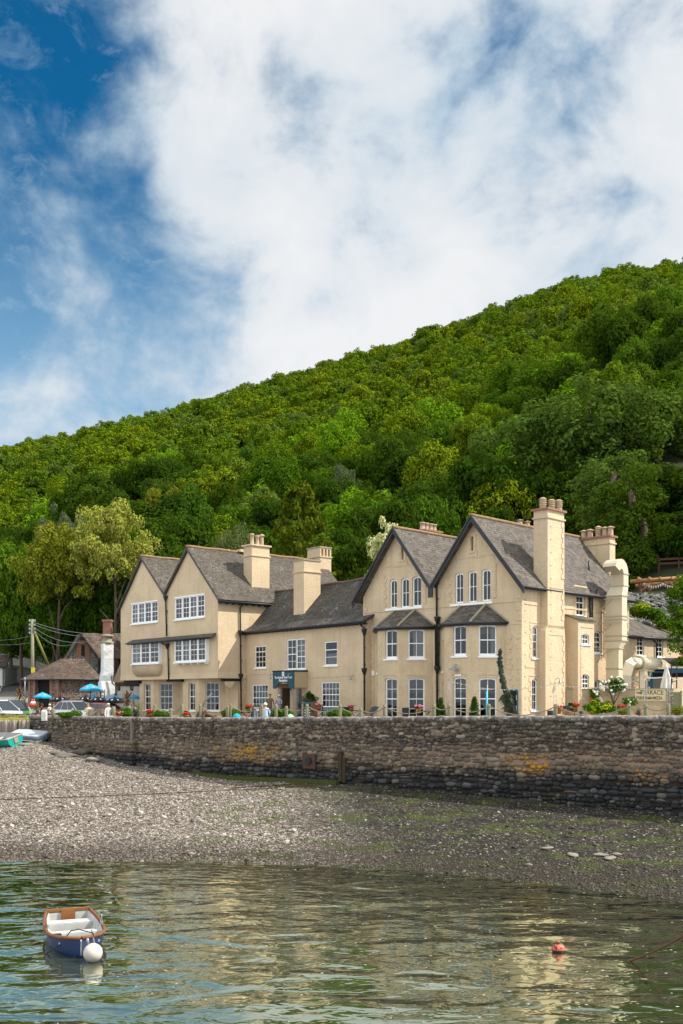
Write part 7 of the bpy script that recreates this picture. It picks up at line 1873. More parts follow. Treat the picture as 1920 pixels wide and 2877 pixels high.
def lights(a, b_, sag, lab):
    n = 24; pts = [a.lerp(b_, k / n) - Vector((0, 0, sag * 4 * (k / n) * (1 - k / n))) for k in range(n + 1)]; o = thing('string_lights', lab, 'string lights', a); mb = MB(); mb.tube(pts, .009, 5); mb.build('cord', flat('pale_cord', (.4, .38, .33), .7), o)
    mb = MB()
    for k in range(1, n): mb.ball(pts[k] - Vector((0, 0, .03)), .02, .02, .026, 6, 4)
    mb.build('bulb', WHITEC, o)
lights(m1, m2, .35, 'string of lights running from the clipped cones to the chimney breast'); lights(m2, m3, .30, 'string of lights rising over the climbing rose'); lights(m3, m4, .03, 'short string of lights between the two masts at the terrace panel'); lights(m4, at(1960, 1910, 46), .1, 'string of lights running out of the picture at the right')
# furniture
def bench(px0, px1, pyt, Y, lab, ang=0):
    x0, x1 = atx(px0, Y).x, atx(px1, Y).x; zt = at(px0, pyt, Y).z; o = thing('garden_bench', lab, 'bench', ((x0 + x1) / 2, Y, 0)); f = Fr((x0, Y), (1, ang), (ang, -1)); L = x1 - x0
    mb = MB(); mb.box(f, 0, L, -.06, 0, zt - .08, zt); mb.box(f, 0, L, -.06, 0, .5, .57); n = int(L / .11)
    for k in range(n): x = .06 + (L - .12) * k / n; mb.box(f, x, x + .055, -.045, -.015, .57, zt - .08)
    mb.build('backrest', TEALB, o)
    mb = MB()
    for k in range(5): mb.box(f, 0, L, .02 + k * .1, .09 + k * .1, .42, .46)
    mb.build('seat', TEALB, o)
    for x in (0, L - .07):
        mb = MB(); mb.box(f, x, x + .07, -.07, .0, 0, zt + .04); mb.box(f, x, x + .07, .45, .52, 0, .65); mb.box(f, x - .01, x + .08, .001, .56, .65, .70); mb.build('leg', TEALB, o)
bench(904, 964, 1987, 62.5, 'blue slatted garden bench under the large ground floor window'); bench(722, 740, 1985, 66.5, 'blue slatted bench end behind the menu board')
def table(px, pyt, Y, r, mat, lab, fold=True):
    c = at(px, pyt, Y); o = thing('garden_table', lab, 'table', (c.x, c.y, 0)); mb = MB(); mb.lathe(c, [(r * .98, -.035), (r, 0), (.01, .002)], 18); mb.build('tabletop', mat, o)
    for q in (-1, 1): mb = MB(); mb.bar(c + Vector((q * r * .7, -.15, -.04)), Vector((c.x - q * r * .7, c.y - .15, 0)), .04, .04); mb.build('leg', mat, o)
    return c
table(893, 1996, 61.5, .50, WOODD, 'round brown folding table left of the blue bench'); table(1000, 1996, 60.5, .42, DARK, 'small dark table right of the blue bench'); table(697, 2000, 67.5, .5, WOODD, 'brown table with a red geranium left of the menu board'); table(1190, 1999, 57.5, .45, DARK, 'dark table before the first bay window')
def chair(px0, px1, pyt, Y, mat, lab):
    x0, x1 = atx(px0, Y).x, atx(px1, Y).x; zt = at(px0, pyt, Y).z; o = thing('garden_chair', lab, 'chair', ((x0 + x1) / 2, Y, 0)); f = Fr((x0, Y), (1, 0), (0, -1)); L = x1 - x0
    mb = MB(); mb.prism(f, [(.03, .4), (L - .03, .4), (L, zt), (0, zt - .02)], -.03, .02); mb.build('backrest', mat, o); mb = MB(); mb.box(f, .02, L - .02, .021, .5, .38, .44); mb.build('seat', mat, o)
    for x in (.02, L - .06):
        for d_ in (-.03, .46): mb = MB(); mb.box(f, x, x + .04, d_, d_ + .04, 0, .38); mb.build('leg', mat, o)
RAT = flat('black_rattan', (.02, .02, .022), .6, var=.5, scale=30, bump=.5)
chair(1130, 1150, 1988, 57, RAT, 'black rattan chair before the first bay window'); chair(964, 985, 1986, 61.8, RAT, 'dark grey panel backed chair between the bench and the crimson geranium'); 
lc = thing('metal_chair', 'dark metal armchair with a tilted back beside the middle downpipe', 'chair', atx(1040, 58.5, 0)); mb = MB()
mb.tube([at(1044, 2012, 58.5), at(1048, 2004, 58.5), at(1053, 1988, 58.5), at(1058, 1984, 58.5)], .035, 6); mb.tube([at(1026, 2014, 58.5), at(1030, 2004, 58.5), at(1038, 2003, 58.5), at(1046, 2010, 58.5), at(1050, 2014, 58.5)], .025, 6); mb.build('frame', BLACK, lc)
mb = MB(); mb.bar(at(1044, 2004, 58.7), at(1056, 1986, 59), .5, .02); mb.build('backrest', BLACK, lc)
for i, (x0, x1, py, lb) in enumerate(((1538, 1562, 1997, 'round black rattan tub chair left of the straw grass'), (1628, 1640, 1999, 'black rattan tub chair behind the broad bush'))):
    p = at((x0 + x1) / 2, py, 56); o = thing('tub_chair', lb, 'chair', (p.x, p.y, 0)); mb = MB(); r_ = (x1 - x0) / 2 / FPX * 56; mb.lathe((p.x, p.y, 0), [(r_ * .8, .05), (r_ * .95, .4), (r_, p.z), (r_ * .9, p.z + .01), (r_ * .8, .42), (.01, .42)], 16); mb.build('tub', RAT, o)
bq = thing('barbecue', 'black kettle barbecue on a cart by the terrace wall', 'barbecue', atx(1600, 59, 0)); mb = MB(); q = at(1600, 1992, 59); mb.tube([q + Vector((-.34, 0, 0)), q + Vector((.34, 0, 0))], .19, 12); mb.cbox(q + Vector((0, 0, -.1)), (.85, .45, .1)); mb.build('lid', BLACK, bq)
mb = MB(); mb.cbox(at(1604, 1980, 59), (.24, .15, .2)); mb.tube([at(1612, 1984, 59), at(1616, 1971, 59)], .015, 6); mb.build('burner_box', DARK, bq); mb = MB()
for x in (-.3, .3): mb.bar(q + Vector((x, 0, -.1)), Vector((q.x + x, q.y, 0)), .04, .04)
mb.build('cart_legs', BLACK, bq)
# menu board (A-board)
A0 = atx(727, 62.5, 0); ab = thing('menu_board', 'teal framed chalk menu board standing by the red geranium', 'menu board', A0)
zt = at(727, 1983, 62.5).z; af = Fr((at(709, 1990, 62.5).x, 62.5), (1, .25), (.25, -1))
Lb = .60
def lean(fr, a, z, o=0): return fr.W(a, .30 - .28 * z / zt + o, z)
def leanbox(mb, a0, a1, z0, z1, o0, o1): mb.hexa([lean(af, a, z, o) for z in (z0, z1) for a, o in ((a0, o0), (a1, o0), (a1, o1), (a0, o1))])
mb = MB(); leanbox(mb, 0, Lb, 0.1, zt, -.02, .0); mb.build('panel', BLACK, ab)
mb = MB(); leanbox(mb, 0, .05, .05, zt, .0, .03); leanbox(mb, Lb - .05, Lb, .05, zt, .0, .03); leanbox(mb, .05, Lb - .05, zt - .06, zt, .0, .03); leanbox(mb, .05, Lb - .05, .05, .12, .0, .03); mb.build('frame', TEAL, ab)
mb = MB(); mb.hexa([af.W(a, d_ if z > .5 else d_ - .75, z) for z in (0.05, zt) for a, d_ in ((0, 0.0), (Lb, 0.0), (Lb, -.03), (0, -.03))]); mb.build('rear_leaf', TEAL, ab)
mb = MB(); leanbox(mb, .08, Lb - .07, zt - .17, zt - .09, .003, .008); leanbox(mb, Lb - .15, Lb - .07, .15, zt - .2, .003, .008); mb.build('copper_panel', flat('copper_orange', (.50, .22, .10), .6), ab)
mb = MB(); rr = random.Random(3)
for k in range(11):
    z = zt - .30 - k * .075
    for a in (.1, .25): leanbox(mb, a, a + rr.uniform(.06, .12), z, z + .02, .003, .006)
leanbox(mb, .2, .38, zt - .29, zt - .19, .0065, .009)
mb.build('chalk_lines', flat('chalk', (.55, .60, .62), .9), ab)
# barrel planter with boards
bp_ = thing('barrel_planter', 'slatted wooden planter with silver foliage and a clipped ball beside the porch', 'planter', atx(873, 66.5, 0)); q = atx(873, 66.5, 0); zt_ = at(873, 1972, 66.5).z
mb = MB()
for k in range(9): mb.cbox((q.x - .42 + k * .105, q.y - .3, zt_ / 2), (.09, .03, zt_))
mb.cbox((q.x, q.y, zt_ / 2), (.9, .54, zt_ - .05)); mb.build('timber_box', flat('brown_slats', (.20, .10, .05), .8, var=.4, scale=8), bp_)
leafobj('foliage', bp_, q + Vector((-.1, 0, zt_ + .12)), .75, .28, LF_GREY, 460, 22, 60, .05, .18, ry=.4); leafobj('clipped_ball', bp_, q + Vector((-.05, -.05, zt_ + .42)), .30, .28, LF_TOP, 461, 24, 80, .03, .13, name2='clipped_ball')
for x0, x1, lb, txt in ((853, 862, 'narrow teal board standing left of the slatted planter', 'BAR'), (866, 875, 'narrow teal board with white letters leaning on the slatted planter', 'FOOD')):
    p0_, p1_ = at(x0, 2012, 64.5), at(x1, 1973, 64.5); o = thing('teal_board', lb, 'sign board', (p0_.x, p0_.y, 0)); mb = MB(); mb.box(Fr((0, 64.5), (1, 0), (0, -1)), p0_.x, p1_.x, 0, .04, .02, p1_.z); mb.build('frame', TEALB, o); mb = MB(); mb.box(Fr((0, 64.46), (1, 0), (0, -1)), p0_.x + .03, p1_.x - .03, 0, .008, .06, p1_.z - .1); mb.build('panel', BLACK, o)
    mb = MB()
    for k in range(4): mb.lathe((0, 0, 0), [(.001, 0), (.001, .001)], 3) if False else mb.box(Fr((0, 64.452), (1, 0), (0, -1)), p0_.x + .07, p1_.x - .07, 0, .004, .3 + k * .16, .30 + k * .16 + .09 - .02 * (k % 2))
    mb.build('white_marks', WHITEL, o)
# anchor leaning over the wall
an = thing('old_anchor', 'rusty old anchor with its shank standing above the wall', 'anchor', at(566, 2005, 58.6)); RUST = flat('rusty_iron', (.085, .045, .025), .9, var=.6, scale=8, bump=.8)
mb = MB(); mb.tube([at(563, 2012, 58.3), at(568, 1990, 58.3), at(577, 1970, 58.4), at(597, 1948, 58.6) + Vector((-.02, 0, 0))], [.09, .07, .055, .05], 6); mb.build('shank', flat('grey_iron', (.12, .10, .085), .7, var=.5, scale=8), an)
mb = MB(); mb.tube([at(577, 2003, 58.1), at(571, 2001, 58.1), at(575, 2008, 58.0), at(596, 2014, 57.9), at(606, 2013, 57.9)], [.05, .09, .12, .08, .05], 6); mb.ball(at(576, 2003, 58.1), .16, .12, .14, 8, 6); mb.build('crown', RUST, an)
mb = MB(); p, n, zt_, zb_ = qat(qpx(578)); 
pp0 = at(575, 2006, 57.9); q1 = Vector((p.x + n.x * .16, p.y + n.y * .16, zt_ + .05)); mb.tube([pp0, q1, q1 + Vector((-.1, 0, -.9)), q1 + Vector((-.3, -.02, -1.5))], [.06, .05, .04, .02], 6); q2, n2 = qpt(604, 2016, .15); mb.tube([at(606, 2012, 57.7), q2, q2 + Vector((-.1, 0, -.7)), q2 + Vector((.05, 0, -1.1))], [.08, .06, .05, .03], 6); mb.build('fluke', RUST, an)
# parasols on the left
def parasol(px, pyt, pye, Y, wpx, mat, lab, logo=None, tilt=0):
    c = at(px, pye, Y); zt = at(px, pyt, Y).z; r = wpx / 2 / FPX * Y; zg = terrain(c.x, Y); o = thing('parasol', lab, 'parasol', (c.x, c.y, zg)); mb = MB(); n = 8; H = zt - c.z; vs = []
    R1 = [(0, zt), (r * .5, c.z + H * .62), (r, c.z), (r * .99, c.z - .14)]
    M_ = Matrix.Rotation(tilt, 3, 'Y')
    for r_, z in R1:
        for k in range(n): a = 2 * PI * (k + .3) / n; vs.append(c + M_ @ (Vector((r_ * math.cos(a), r_ * math.sin(a), z - c.z))))
    mb.add(vs, [(i * n + k, i * n + (k + 1) % n, (i + 1) * n + (k + 1) % n, (i + 1) * n + k) for i in range(3) for k in range(n)]); cn = mb.build('canopy', mat, o)
    mb = MB(); mb.tube([(c.x, c.y, zg), (c.x, c.y, zt + .08)], .035, 6); mb.build('pole', flat('dark_pole', (.03, .03, .03), .5) if 'dark_pole' not in bpy.data.materials else bpy.data.materials['dark_pole'], o)
    mb = MB()
    for k in range(n):
        a = 2 * PI * (k + .8) / n
        if math.sin(a) > -.2: continue
        q = [c + M_ @ Vector((math.cos(a + da) * r * f * .93, math.sin(a + da) * r * f * .93, H * (.62 * (1 - (f - .5) / .5)) + .03 if f > .5 else H * .6 + .03)) for f, da in ((.62, -.14), (.62, .14), (.86, .10), (.86, -.10))]
        mb.add(q, [(0, 1, 2, 3)])
    mb.build('printed_mark', logo or WHITEL, cn); return o
LRED = flat('faded_red_print', (.55, .25, .22), .8)
parasol(L5(447), L5y(915), L5y(962), 90, 50, BLUEP, 'open bright blue parasol standing over the people in front of the barn door', LRED)
parasol(L5(630), L5y(955), L5y(1000), 88, 56, BLACKP, 'black parasol with white print between the barn and the white car', WHITEL)
parasol(L5(895), L5y(953), L5y(998), 88, 55, BLACKP, 'black parasol with white print above the white car roof', WHITEL)
parasol(L5(1028), L5y(960), L5y(1006), 86, 56, BLACKP, 'black parasol with white print above the red car', WHITEL)
parasol(L5(1205), L5y(965), L5y(1012), 84, 62, BLACKP, 'black parasol with white print nearest the hotel', WHITEL)
parasol(L5(1200), L5y(945), L5y(985), 88, 50, BLUEP, 'blue parasol behind the black one nearest the hotel', LRED)
parasol(L5(1405), L5y(940), L5y(972), 86, 36, BLUEP, 'blue parasol partly hidden by the hotel corner', LRED)
parasol(L5(950), L5y(825), L5y(886), 91, 62, BLUEP, 'large tilted blue parasol against the barn wall beside the white chimney', LRED, .0)
oo = parasol_closed(L5(980), L5y(925), L5y(985), 89, .38, BLUEP, 'small furled blue parasol beside the white chimney base', -.1)
# picnic tables, cones, bollards
def picnic(px, py, Y, lab):
    c = at(px, py, Y); zg = terrain(c.x, Y); o = thing('picnic_table', lab, 'table', (c.x, c.y, zg)); M0_ = flat('brown_picnic', (.12, .06, .035), .8, var=.3) if 'brown_picnic' not in bpy.data.materials else bpy.data.materials['brown_picnic']
    mb = MB(); mb.cbox((c.x, c.y, zg + .74), (1.8, .75, .05)); mb.build('tabletop', M0_, o)
    for q in (-.75, .75): mb = MB(); mb.cbox((c.x, c.y + q, zg + .44), (1.8, .26, .045)); mb.build('seat', M0_, o)
    for q in (-.65, .65): mb = MB(); mb.bar((c.x + q, c.y - .6, zg), (c.x + q, c.y - .2, zg + .72), .09, .05); mb.bar((c.x + q, c.y + .6, zg), (c.x + q, c.y + .2, zg + .72), .09, .05); mb.cbox((c.x + q, c.y, zg + .40), (.05, 1.6, .09)); mb.build('leg', M0_, o)
picnic(L5(470), L5y(1085), 91, 'brown picnic table under the blue parasol'); picnic(L5(560), L5y(1090), 88, 'brown picnic table with the group in red white and blue')
for i, (x, lb) in enumerate(((337, 'left one of two red and white traffic cones by the barn corner'), (357, 'right one of two red and white traffic cones by the barn corner'))):
    b_ = at(L5(x), L5y(1058), 92 + i); H = .98 * .75 * 2.1; H = at(L5(x), L5y(988), 92 + i).z - b_.z; o = thing('traffic_cone', lb, 'traffic cone', b_); OR = bpy.data.materials.get('cone_orange') or flat('cone_orange', (.75, .07, .02), .5)
    mb = MB(); mb.cbox(b_ + Vector((0, 0, .03)), (.6, .6, .06)); mb.lathe(b_, [(.26, .06), (.19, H * .30)], 14); mb.lathe(b_, [(.10, H * .68), (.05, H), (.01, H)], 14); mb.build('cone_body', OR, o); mb = MB(); mb.lathe(b_, [(.19, H * .30), (.10, H * .68)], 14); mb.build('reflective_band', WHITE, o)
for i, (x, y0, y1, w_, lb) in enumerate(((465, 1100, 1165, 46, 'white painted stone bollard left of the low hedge'), (1002, 1100, 1165, 44, 'white painted stone bollard between the two women'))):
    Y = 67 + i; b_ = at(L5(x), L5y(y1), Y); zt = at(L5(x), L5y(y0), Y).z; r = w_ * .268 / 2 / FPX * Y; mb = MB(); mb.hexa([Vector((b_.x + a * r, b_.y + c_ * .2, z)) for z in (b_.z - .3, zt - .1) for a, c_ in ((-1, -1), (1, -1), (1, 1), (-1, 1))]); mb.hexa([Vector((b_.x + a * r * s_, b_.y + c_ * .2 * s_, z)) for z, s_ in ((zt - .1, 1), (zt, .6)) for a, c_ in ((-1, -1), (1, -1), (1, 1), (-1, 1))]); tag(mb.build('bollard', WHITEW, off=b_), lb, 'bollard')
for x, y0, lb, Y in ((560, 1090, 'pale round timber bollard beside the group at the tables', 67.5), (1192, 1065, 'tall timber bollard right of the white haired woman', 65), (1350, 1060, 'timber bollard before the purple cordyline', 64)):
    b_ = at(L5(x), 2014, Y); t_ = at(L5(x), L5y(y0), Y); mb = MB(); mb.lathe((b_.x, b_.y, 0), [(.13, b_.z - .3), (.125, t_.z - .04), (.09, t_.z), (.01, t_.z)], 12); tag(mb.build('timber_bollard', bpy.data.materials['rope_post'], off=b_), lb, 'bollard')
mb = MB(); q = at(L5(1068), 2003, 66); mb.cbox(q, (1.6, .5, .45)); tag(mb.build('stone_trough', QM, off=q), 'rough stone trough between the white bollard and the white haired woman', 'trough')
mb = MB(); q = at(L5(282), L5y(1130), 78); mb.cbox(q, (.5, .4, .25)); tag(mb.build('green_crate', flat('green_plastic', (.10, .50, .12), .5), off=q), 'small bright green crate beside the parked black car', 'crate')
def lounge(px, w_, Y, lab, i):
    c = at(px, 2012, Y); r = w_ / 2 / FPX * Y; mb = MB(); n = 10; pts = [Vector((c.x + r * math.cos(PI * k / n), c.y, c.z - .1 + .42 * math.sin(PI * k / n))) for k in range(n + 1)]; o = thing('chair_back', lab, 'chair', (c.x, c.y, gz(px, Y)), 'round backed chairs just behind the wall'); mb.tube(pts, .03, 6); mb.build('rim', WOOD, o); mb = MB(); mb.add([Vector((p_.x, p_.y + .02, p_.z)) for p_ in pts], [tuple(range(n + 1))]); mb.build('backrest', flat('woven_back', (.12, .10, .085), .8, var=.5, scale=20), o) if 'woven_back' not in bpy.data.materials else mb.build('backrest', bpy.data.materials['woven_back'], o)
    mb = MB(); mb.cbox((c.x, c.y - .3, gz(px, Y) + .42), (2 * r, .5, .05)); mb.build('seat', bpy.data.materials['woven_back'], o)
for i, (px, w_, Y, lb) in enumerate(((425, 34, 61.5, 'round backed chair below the left bay window, left of the pair'), (462, 36, 61, 'round backed chair below the left bay, right of the pair'), (522, 34, 60, 'round backed chair behind the small flower pot on the wall'), (565, 30, 59.5, 'round backed chair left of the anchor'), (642, 30, 58, 'round backed chair below the paired posts'), (768, 18, 56.5, 'round backed chair right of the seated man'))): lounge(px, w_, Y, lb, i)
for px, py, Y, lb, m in ((665, 2008, 57, 'small turquoise folded cloth behind the wall', BLUEP), (816, 2010, 56, 'pale green folded cloth below the hedge', flat('pale_green_cloth', (.35, .60, .45), .8))):
    c = at(px, py, Y); mb = MB(); mb.smooth = True; mb.lathe(c - Vector((0, 0, .2)), [(.25, 0), (.18, .12), (.08, .24), (.01, .27)], 8, 1.2, .5); tag(mb.build('folded_cloth', m, off=c), lb, 'cloth')
# chain along the beach
mb = MB(); pts = []
for k in range(60):
    px = -60 + k * 16; p = beach_hit(px, 2250 - 28 * (k / 60) - 14 * (k / 60) ** 2); pts.append(p + Vector((0, 0, .02 + .01 * math.sin(k * 2))))
mb.tube(pts, .03, 5); tag(mb.build('mooring_chain', RUST, off=pts[0]), 'long rusty mooring chain lying across the pale shingle', 'chain')
mb = MB(); pts = [beach_hit(650 + k * 26, 2216 - k * 1.6) + Vector((0, 0, .03)) for k in range(13)]; mb.tube(pts, .035, 5); pts2_ = [beach_hit(955 + k * 4, 2196 - k * 1.5 + 2 * (k % 2)) + Vector((0, 0, .05)) for k in range(6)]; mb.tube(pts2_, .04, 5); tag(mb.build('short_chain', RUST, off=pts[0]), 'short rusty chain leading through green weed to the dark timber fender', 'chain')
# ================================================================ PEOPLE
SKIN = flat('skin', (.52, .27, .18), .6, var=.06); HAIRW = flat('white_hair', (.75, .72, .66), .8, var=.1, scale=30); HAIRD = flat('dark_hair', (.03, .02, .015), .7); HAIRG = flat('grey_brown_hair', (.16, .12, .09), .8)
def cloth(nm, col): return bpy.data.materials.get(nm) or flat(nm, col, .9, var=.2, scale=12)
def striped():
    m, t, b = newmat('striped_knit'); g = t.n('NewGeometry').outputs['Position']; z = t.n('SeparateXYZ', i_0=g).outputs[2]
    s = t.math('FRACT', t.math('ADD', t.math('MULTIPLY', z, 5.5), t.math('MULTIPLY', t.noise(g, 3, 2, .5), .6)))
    t.set(b.inputs['Base Color'], t.ramp(s, [(0, (.32, .30, .48)), (.3, (.16, .34, .32)), (.6, (.45, .34, .50)), (.85, (.30, .33, .50))])); b.inputs['Roughness'].default_value = .9; return m
def person(loc, face, label, pose='stand', H=1.72, top=None, legs=None, hair=HAIRD, arms=None, sleeve='long', cat='person', hairk=1.0, cut=None, lean=0.0):
    """one continuous skinned body with five fingered hands; +Y of the local frame is where the person faces"""
    k = H / 1.72
    J, E, Rd = [], [], []
    def v_(x, y, z, r, par=None, ry=None):
        J.append(Vector((x, y, z)) * k); Rd.append(((r) * k, (ry or r) * k))
        if par is not None: E.append((par, len(J) - 1))
        return len(J) - 1
    sit = pose == 'sit'; hz = .47 if sit else .92
    ly = lean
    pel = v_(0, 0, hz, .15, None, .115); wst = v_(0, ly * .1, hz + .17, .145, pel, .11); cst = v_(0, ly * .25, hz + .37, .165, wst, .12); shl = v_(0, ly * .35, hz + .50, .125, cst, .085)
    nk = v_(0, ly * .4 + .0, hz + .58, .052, shl); jaw = v_(0, ly * .5 + .035, hz + .645, .062, nk, .07); hd = v_(0, ly * .5 + .012, hz + .725, .078, jaw, .092); tp = v_(0, ly * .5 + .0, hz + .80, .055, hd, .065)
    v_(0, ly * .5 + .112, hz + .70, .013, hd); 
    for s in (-1, 1): v_(s * .082, ly * .5 + .0, hz + .71, .016, hd)
    for s in (-1, 1):
        A = (arms or {}).get(s, [(s * .25, .02, hz + .20), (s * .27, .10, hz - .04)])
        sh_ = v_(s * .185, ly * .35, hz + .475, .062, shl); el = v_(*A[0], .042, sh_); wr = v_(*A[1], .027, el)
        d = (Vector(A[1]) - Vector(A[0])).normalized(); side = Vector((1, 0, 0)); side = (side - d * side.dot(d)).normalized()
        pm = Vector(A[1]) + d * .055; pa = v_(*pm, .030, wr, .018)
        curl = d.cross(side)
        if curl.z > 0: curl = -curl
        for q, Lf_ in ((-.030, .055), (-.010, .068), (.010, .064), (.029, .050)):
            b0_ = pm + side * q + d * .035; m_ = b0_ + d * Lf_ * .6; e_ = m_ + d * Lf_ * .35 + curl * Lf_ * .45
            i0 = v_(*b0_, .009, pa); i1 = v_(*m_, .008, i0); v_(*e_, .006, i1)
        th = pm - side * s * .038; i0 = v_(*th, .010, pa); v_(*(th - side * s * .02 + d * .04 + curl * .01), .008, i0)
    for s in (-1, 1):
        hp = v_(s * .095, 0, hz - .05, .095, pel)
        if sit: kn = v_(s * .11, .43, hz - .01, .062, hp); an_ = v_(s * .11, .46, .09, .040, kn); v_(s * .11, .60, .03, .035, an_)
        else: kn = v_(s * .10, .02, .49, .062, hp); an_ = v_(s * .10, -.01, .09, .042, kn); v_(s * .11, .14, .035, .036, an_)
    me = bpy.data.meshes.new('body'); me.from_pydata([tuple(p) for p in J], E, [])
    bm = bmesh.new(); bm.from_mesh(me); ly_s = bm.verts.layers.skin.verify(); bm.verts.ensure_lookup_table()
    for i, r_ in enumerate(Rd): bm.verts[i][ly_s].radius = r_
    bm.verts[pel][ly_s].use_root = True; bm.to_mesh(me); bm.free()
    o = bpy.data.objects.new('body', me); COL.objects.link(o); sk = o.modifiers.new('skin', 'SKIN'); sk.use_smooth_shade = True; sb = o.modifiers.new('sub', 'SUBSURF'); sb.levels = 1; sb.render_levels = 1
    dg = bpy.context.evaluated_depsgraph_get(); me2 = bpy.data.meshes.new_from_object(o.evaluated_get(dg)); bpy.data.objects.remove(o); me2.name = 'body'
    root = thing('person', label, cat, loc); root.rotation_euler = (0, 0, face)
    for m in (SKIN, top, legs, BLACK): me2.materials.append(m)
    elb = {s: ((arms or {}).get(s, [(s * .25, .02, hz + .20)])[0]) for s in (-1, 1)}; wri = {s: ((arms or {}).get(s, [(0, 0, 0), (s * .27, .10, hz - .04)])[1]) for s in (-1, 1)}
    for p in me2.polygons:
        c = p.center / k; mi = 0
        if c.z > hz + .565 or (c.z > hz + .55 and abs(c.x) < .06): mi = 0
        elif abs(c.x) < .20 and c.z > hz - .03 and not (c.y > .13 and not sit): mi = 1
        elif c.z < .07 and (c.y > -.1): mi = 3
        elif sit and c.z < hz + .06 and abs(c.x) < .2: mi = 2
        elif not sit and c.z < hz - .03 and abs(c.x) < .21: mi = 2
        else: mi = 1
        s = 1 if c.x > 0 else -1; wv = Vector(wri[s]); ev = Vector(elb[s])
        if (c - wv).length < .17 and c.z < hz + .5: 
            ax_ = (wv - ev).normalized()
            if (c - wv).dot(ax_) > -.02: mi = 0
        if sleeve == 'short' and mi == 1 and abs(c.x) > .12:
            if (c - ev).length < .10 or ((c - ev).dot((wv - ev).normalized()) > -.03 and (c - ev - (wv - ev).normalized() * (c - ev).dot((wv - ev).normalized())).length < .07): mi = 0
        p.material_index = mi
    bo = bpy.data.objects.new('body', me2); COL.objects.link(bo); bo.parent = root
    if hair:
        mb = MB(); n = 14; hc = Vector((0, ly * .5 - .005, hz + .735)) * k; vs = []; mb.smooth = True
        for i in range(7):
            ph = PI / 2 - i * .30 * hairk
            for j in range(n):
                a = 2 * PI * j / n; fr_ = max(0, math.sin(a)); ph2 = ph if fr_ < .3 else max(ph, .35)
                vs.append(hc + Vector((.102 * math.cos(ph2) * math.cos(a), .118 * math.cos(ph2) * math.sin(a) - .012, .118 * math.sin(ph2))) * k)
        mb.add([root.location + v for v in vs], [(i * n + j, i * n + (j + 1) % n, (i + 1) * n + (j + 1) % n, (i + 1) * n + j) for i in range(6) for j in range(n)] + [tuple(range(n))]); h_ = mb.build('hair', hair, root)
    mb = MB()
    for s in (-1, 1): mb.ball(root.location + Vector((s * .032, ly * .5 + .098, hz + .735)) * k, .011 * k, .008, .009, 6, 4)
    mb.build('eyes', BLACK, root)
    return root
def pz(px, Y): p = atx(px, Y); return (p.x, p.y, terrain(p.x, Y) if px < 420 else 0.0)
BRN = cloth('brown_quilted_jacket', (.17, .12, .08)); JEAN = cloth('blue_jeans', (.07, .10, .20)); DKT = cloth('dark_trousers', (.03, .03, .035)); WHT = cloth('white_shirt', (.75, .74, .72)); RDT = cloth('red_shirt', (.60, .02, .02)); BLT = cloth('royal_blue_top', (.02, .12, .50)); PBL = cloth('pale_blue_shirt', (.45, .60, .75)); CRM = cloth('cream_cardigan', (.72, .62, .45)); BLKT = cloth('black_top', (.02, .02, .02))
hs = .92
person(pz(759, 70.5), PI + .15, 'man standing in a brown quilted jacket, arms hanging, before the ground floor window', H=1.80, top=BRN, legs=DKT, hair=HAIRD, hairk=.75)
person(pz(784, 70.8), PI - .45, 'white haired woman standing in a striped short sleeved top, holding her hands up', H=1.76, top=striped(), legs=JEAN, hair=HAIRW, sleeve='short', hairk=1.1, arms={1: [(.27, .03, hs + .22), (.10, .22, hs + .30)], -1: [(-.26, .06, hs + .22), (-.12, .27, hs + .22)]})
person(pz(746, 57.2), .1, 'white haired man in a pale blue shirt seated with his back to the harbour', 'sit', H=1.74, top=PBL, legs=DKT, hair=HAIRW, hairk=.9)
person((*pz(248, 66.5)[:2], -.06), PI - .3, 'woman with sunglasses on her head, in a cream cardigan, seated behind the wall', 'sit', H=1.72, top=CRM, legs=DKT, hair=HAIRG, hairk=1.25, arms={1: [(.26, .08, .72), (.06, .24, .80)], -1: [(-.26, .05, .68), (-.1, .30, .62)]})
person((*pz(305, 65)[:2], -.05), PI + .7, 'white haired woman in a white top seated behind the wall looking left', 'sit', H=1.70, top=WHT, legs=DKT, hair=HAIRW, hairk=1.1)
A_ = {1: [(.24, .14, .70), (.12, .36, .74)], -1: [(-.24, .14, .70), (-.12, .36, .74)]}
for px, Y, f, lb, tp_, hr, sl_ in ((116, 91, -1.3, 'person in a red shirt seated at the table under the blue parasol', RDT, HAIRG, 'short'), (141, 90, 1.2, 'person in a white shirt leaning at the picnic table, left of the group', WHT, HAIRW, 'short'), (152, 89.5, PI - .4, 'person in a white top at the back of the picnic table', WHT, HAIRG, 'short'), (147, 86.8, PI + .5, 'dark haired child in a red top sitting in front of the table', RDT, HAIRD, 'short'), (162, 88, 1.3, 'person in a royal blue top seated at the right of the picnic table', BLT, HAIRD, 'long'), (382, 74.5, PI - .6, 'person in black seated in the shade by the hotel corner', BLKT, HAIRD, 'long')):
    person(pz(px, Y), f, lb, 'sit', H=1.45 if 'child' in lb else 1.72, top=tp_, legs=DKT, hair=hr, arms=A_, sleeve=sl_, lean=.15)
person((ty(1807), 62.6, 1.1 + .02), PI - 1.2, 'bald man seated on the terrace beyond the rendered wall', 'sit', H=1.72, top=WHT, legs=DKT, hair=None)
person((ty(1851), 62.9, 1.1 - .05), PI - .2, 'dark haired person seated on the terrace left of the white parasol', 'sit', H=1.70, top=BLKT, legs=DKT, hair=HAIRD, lean=.2)

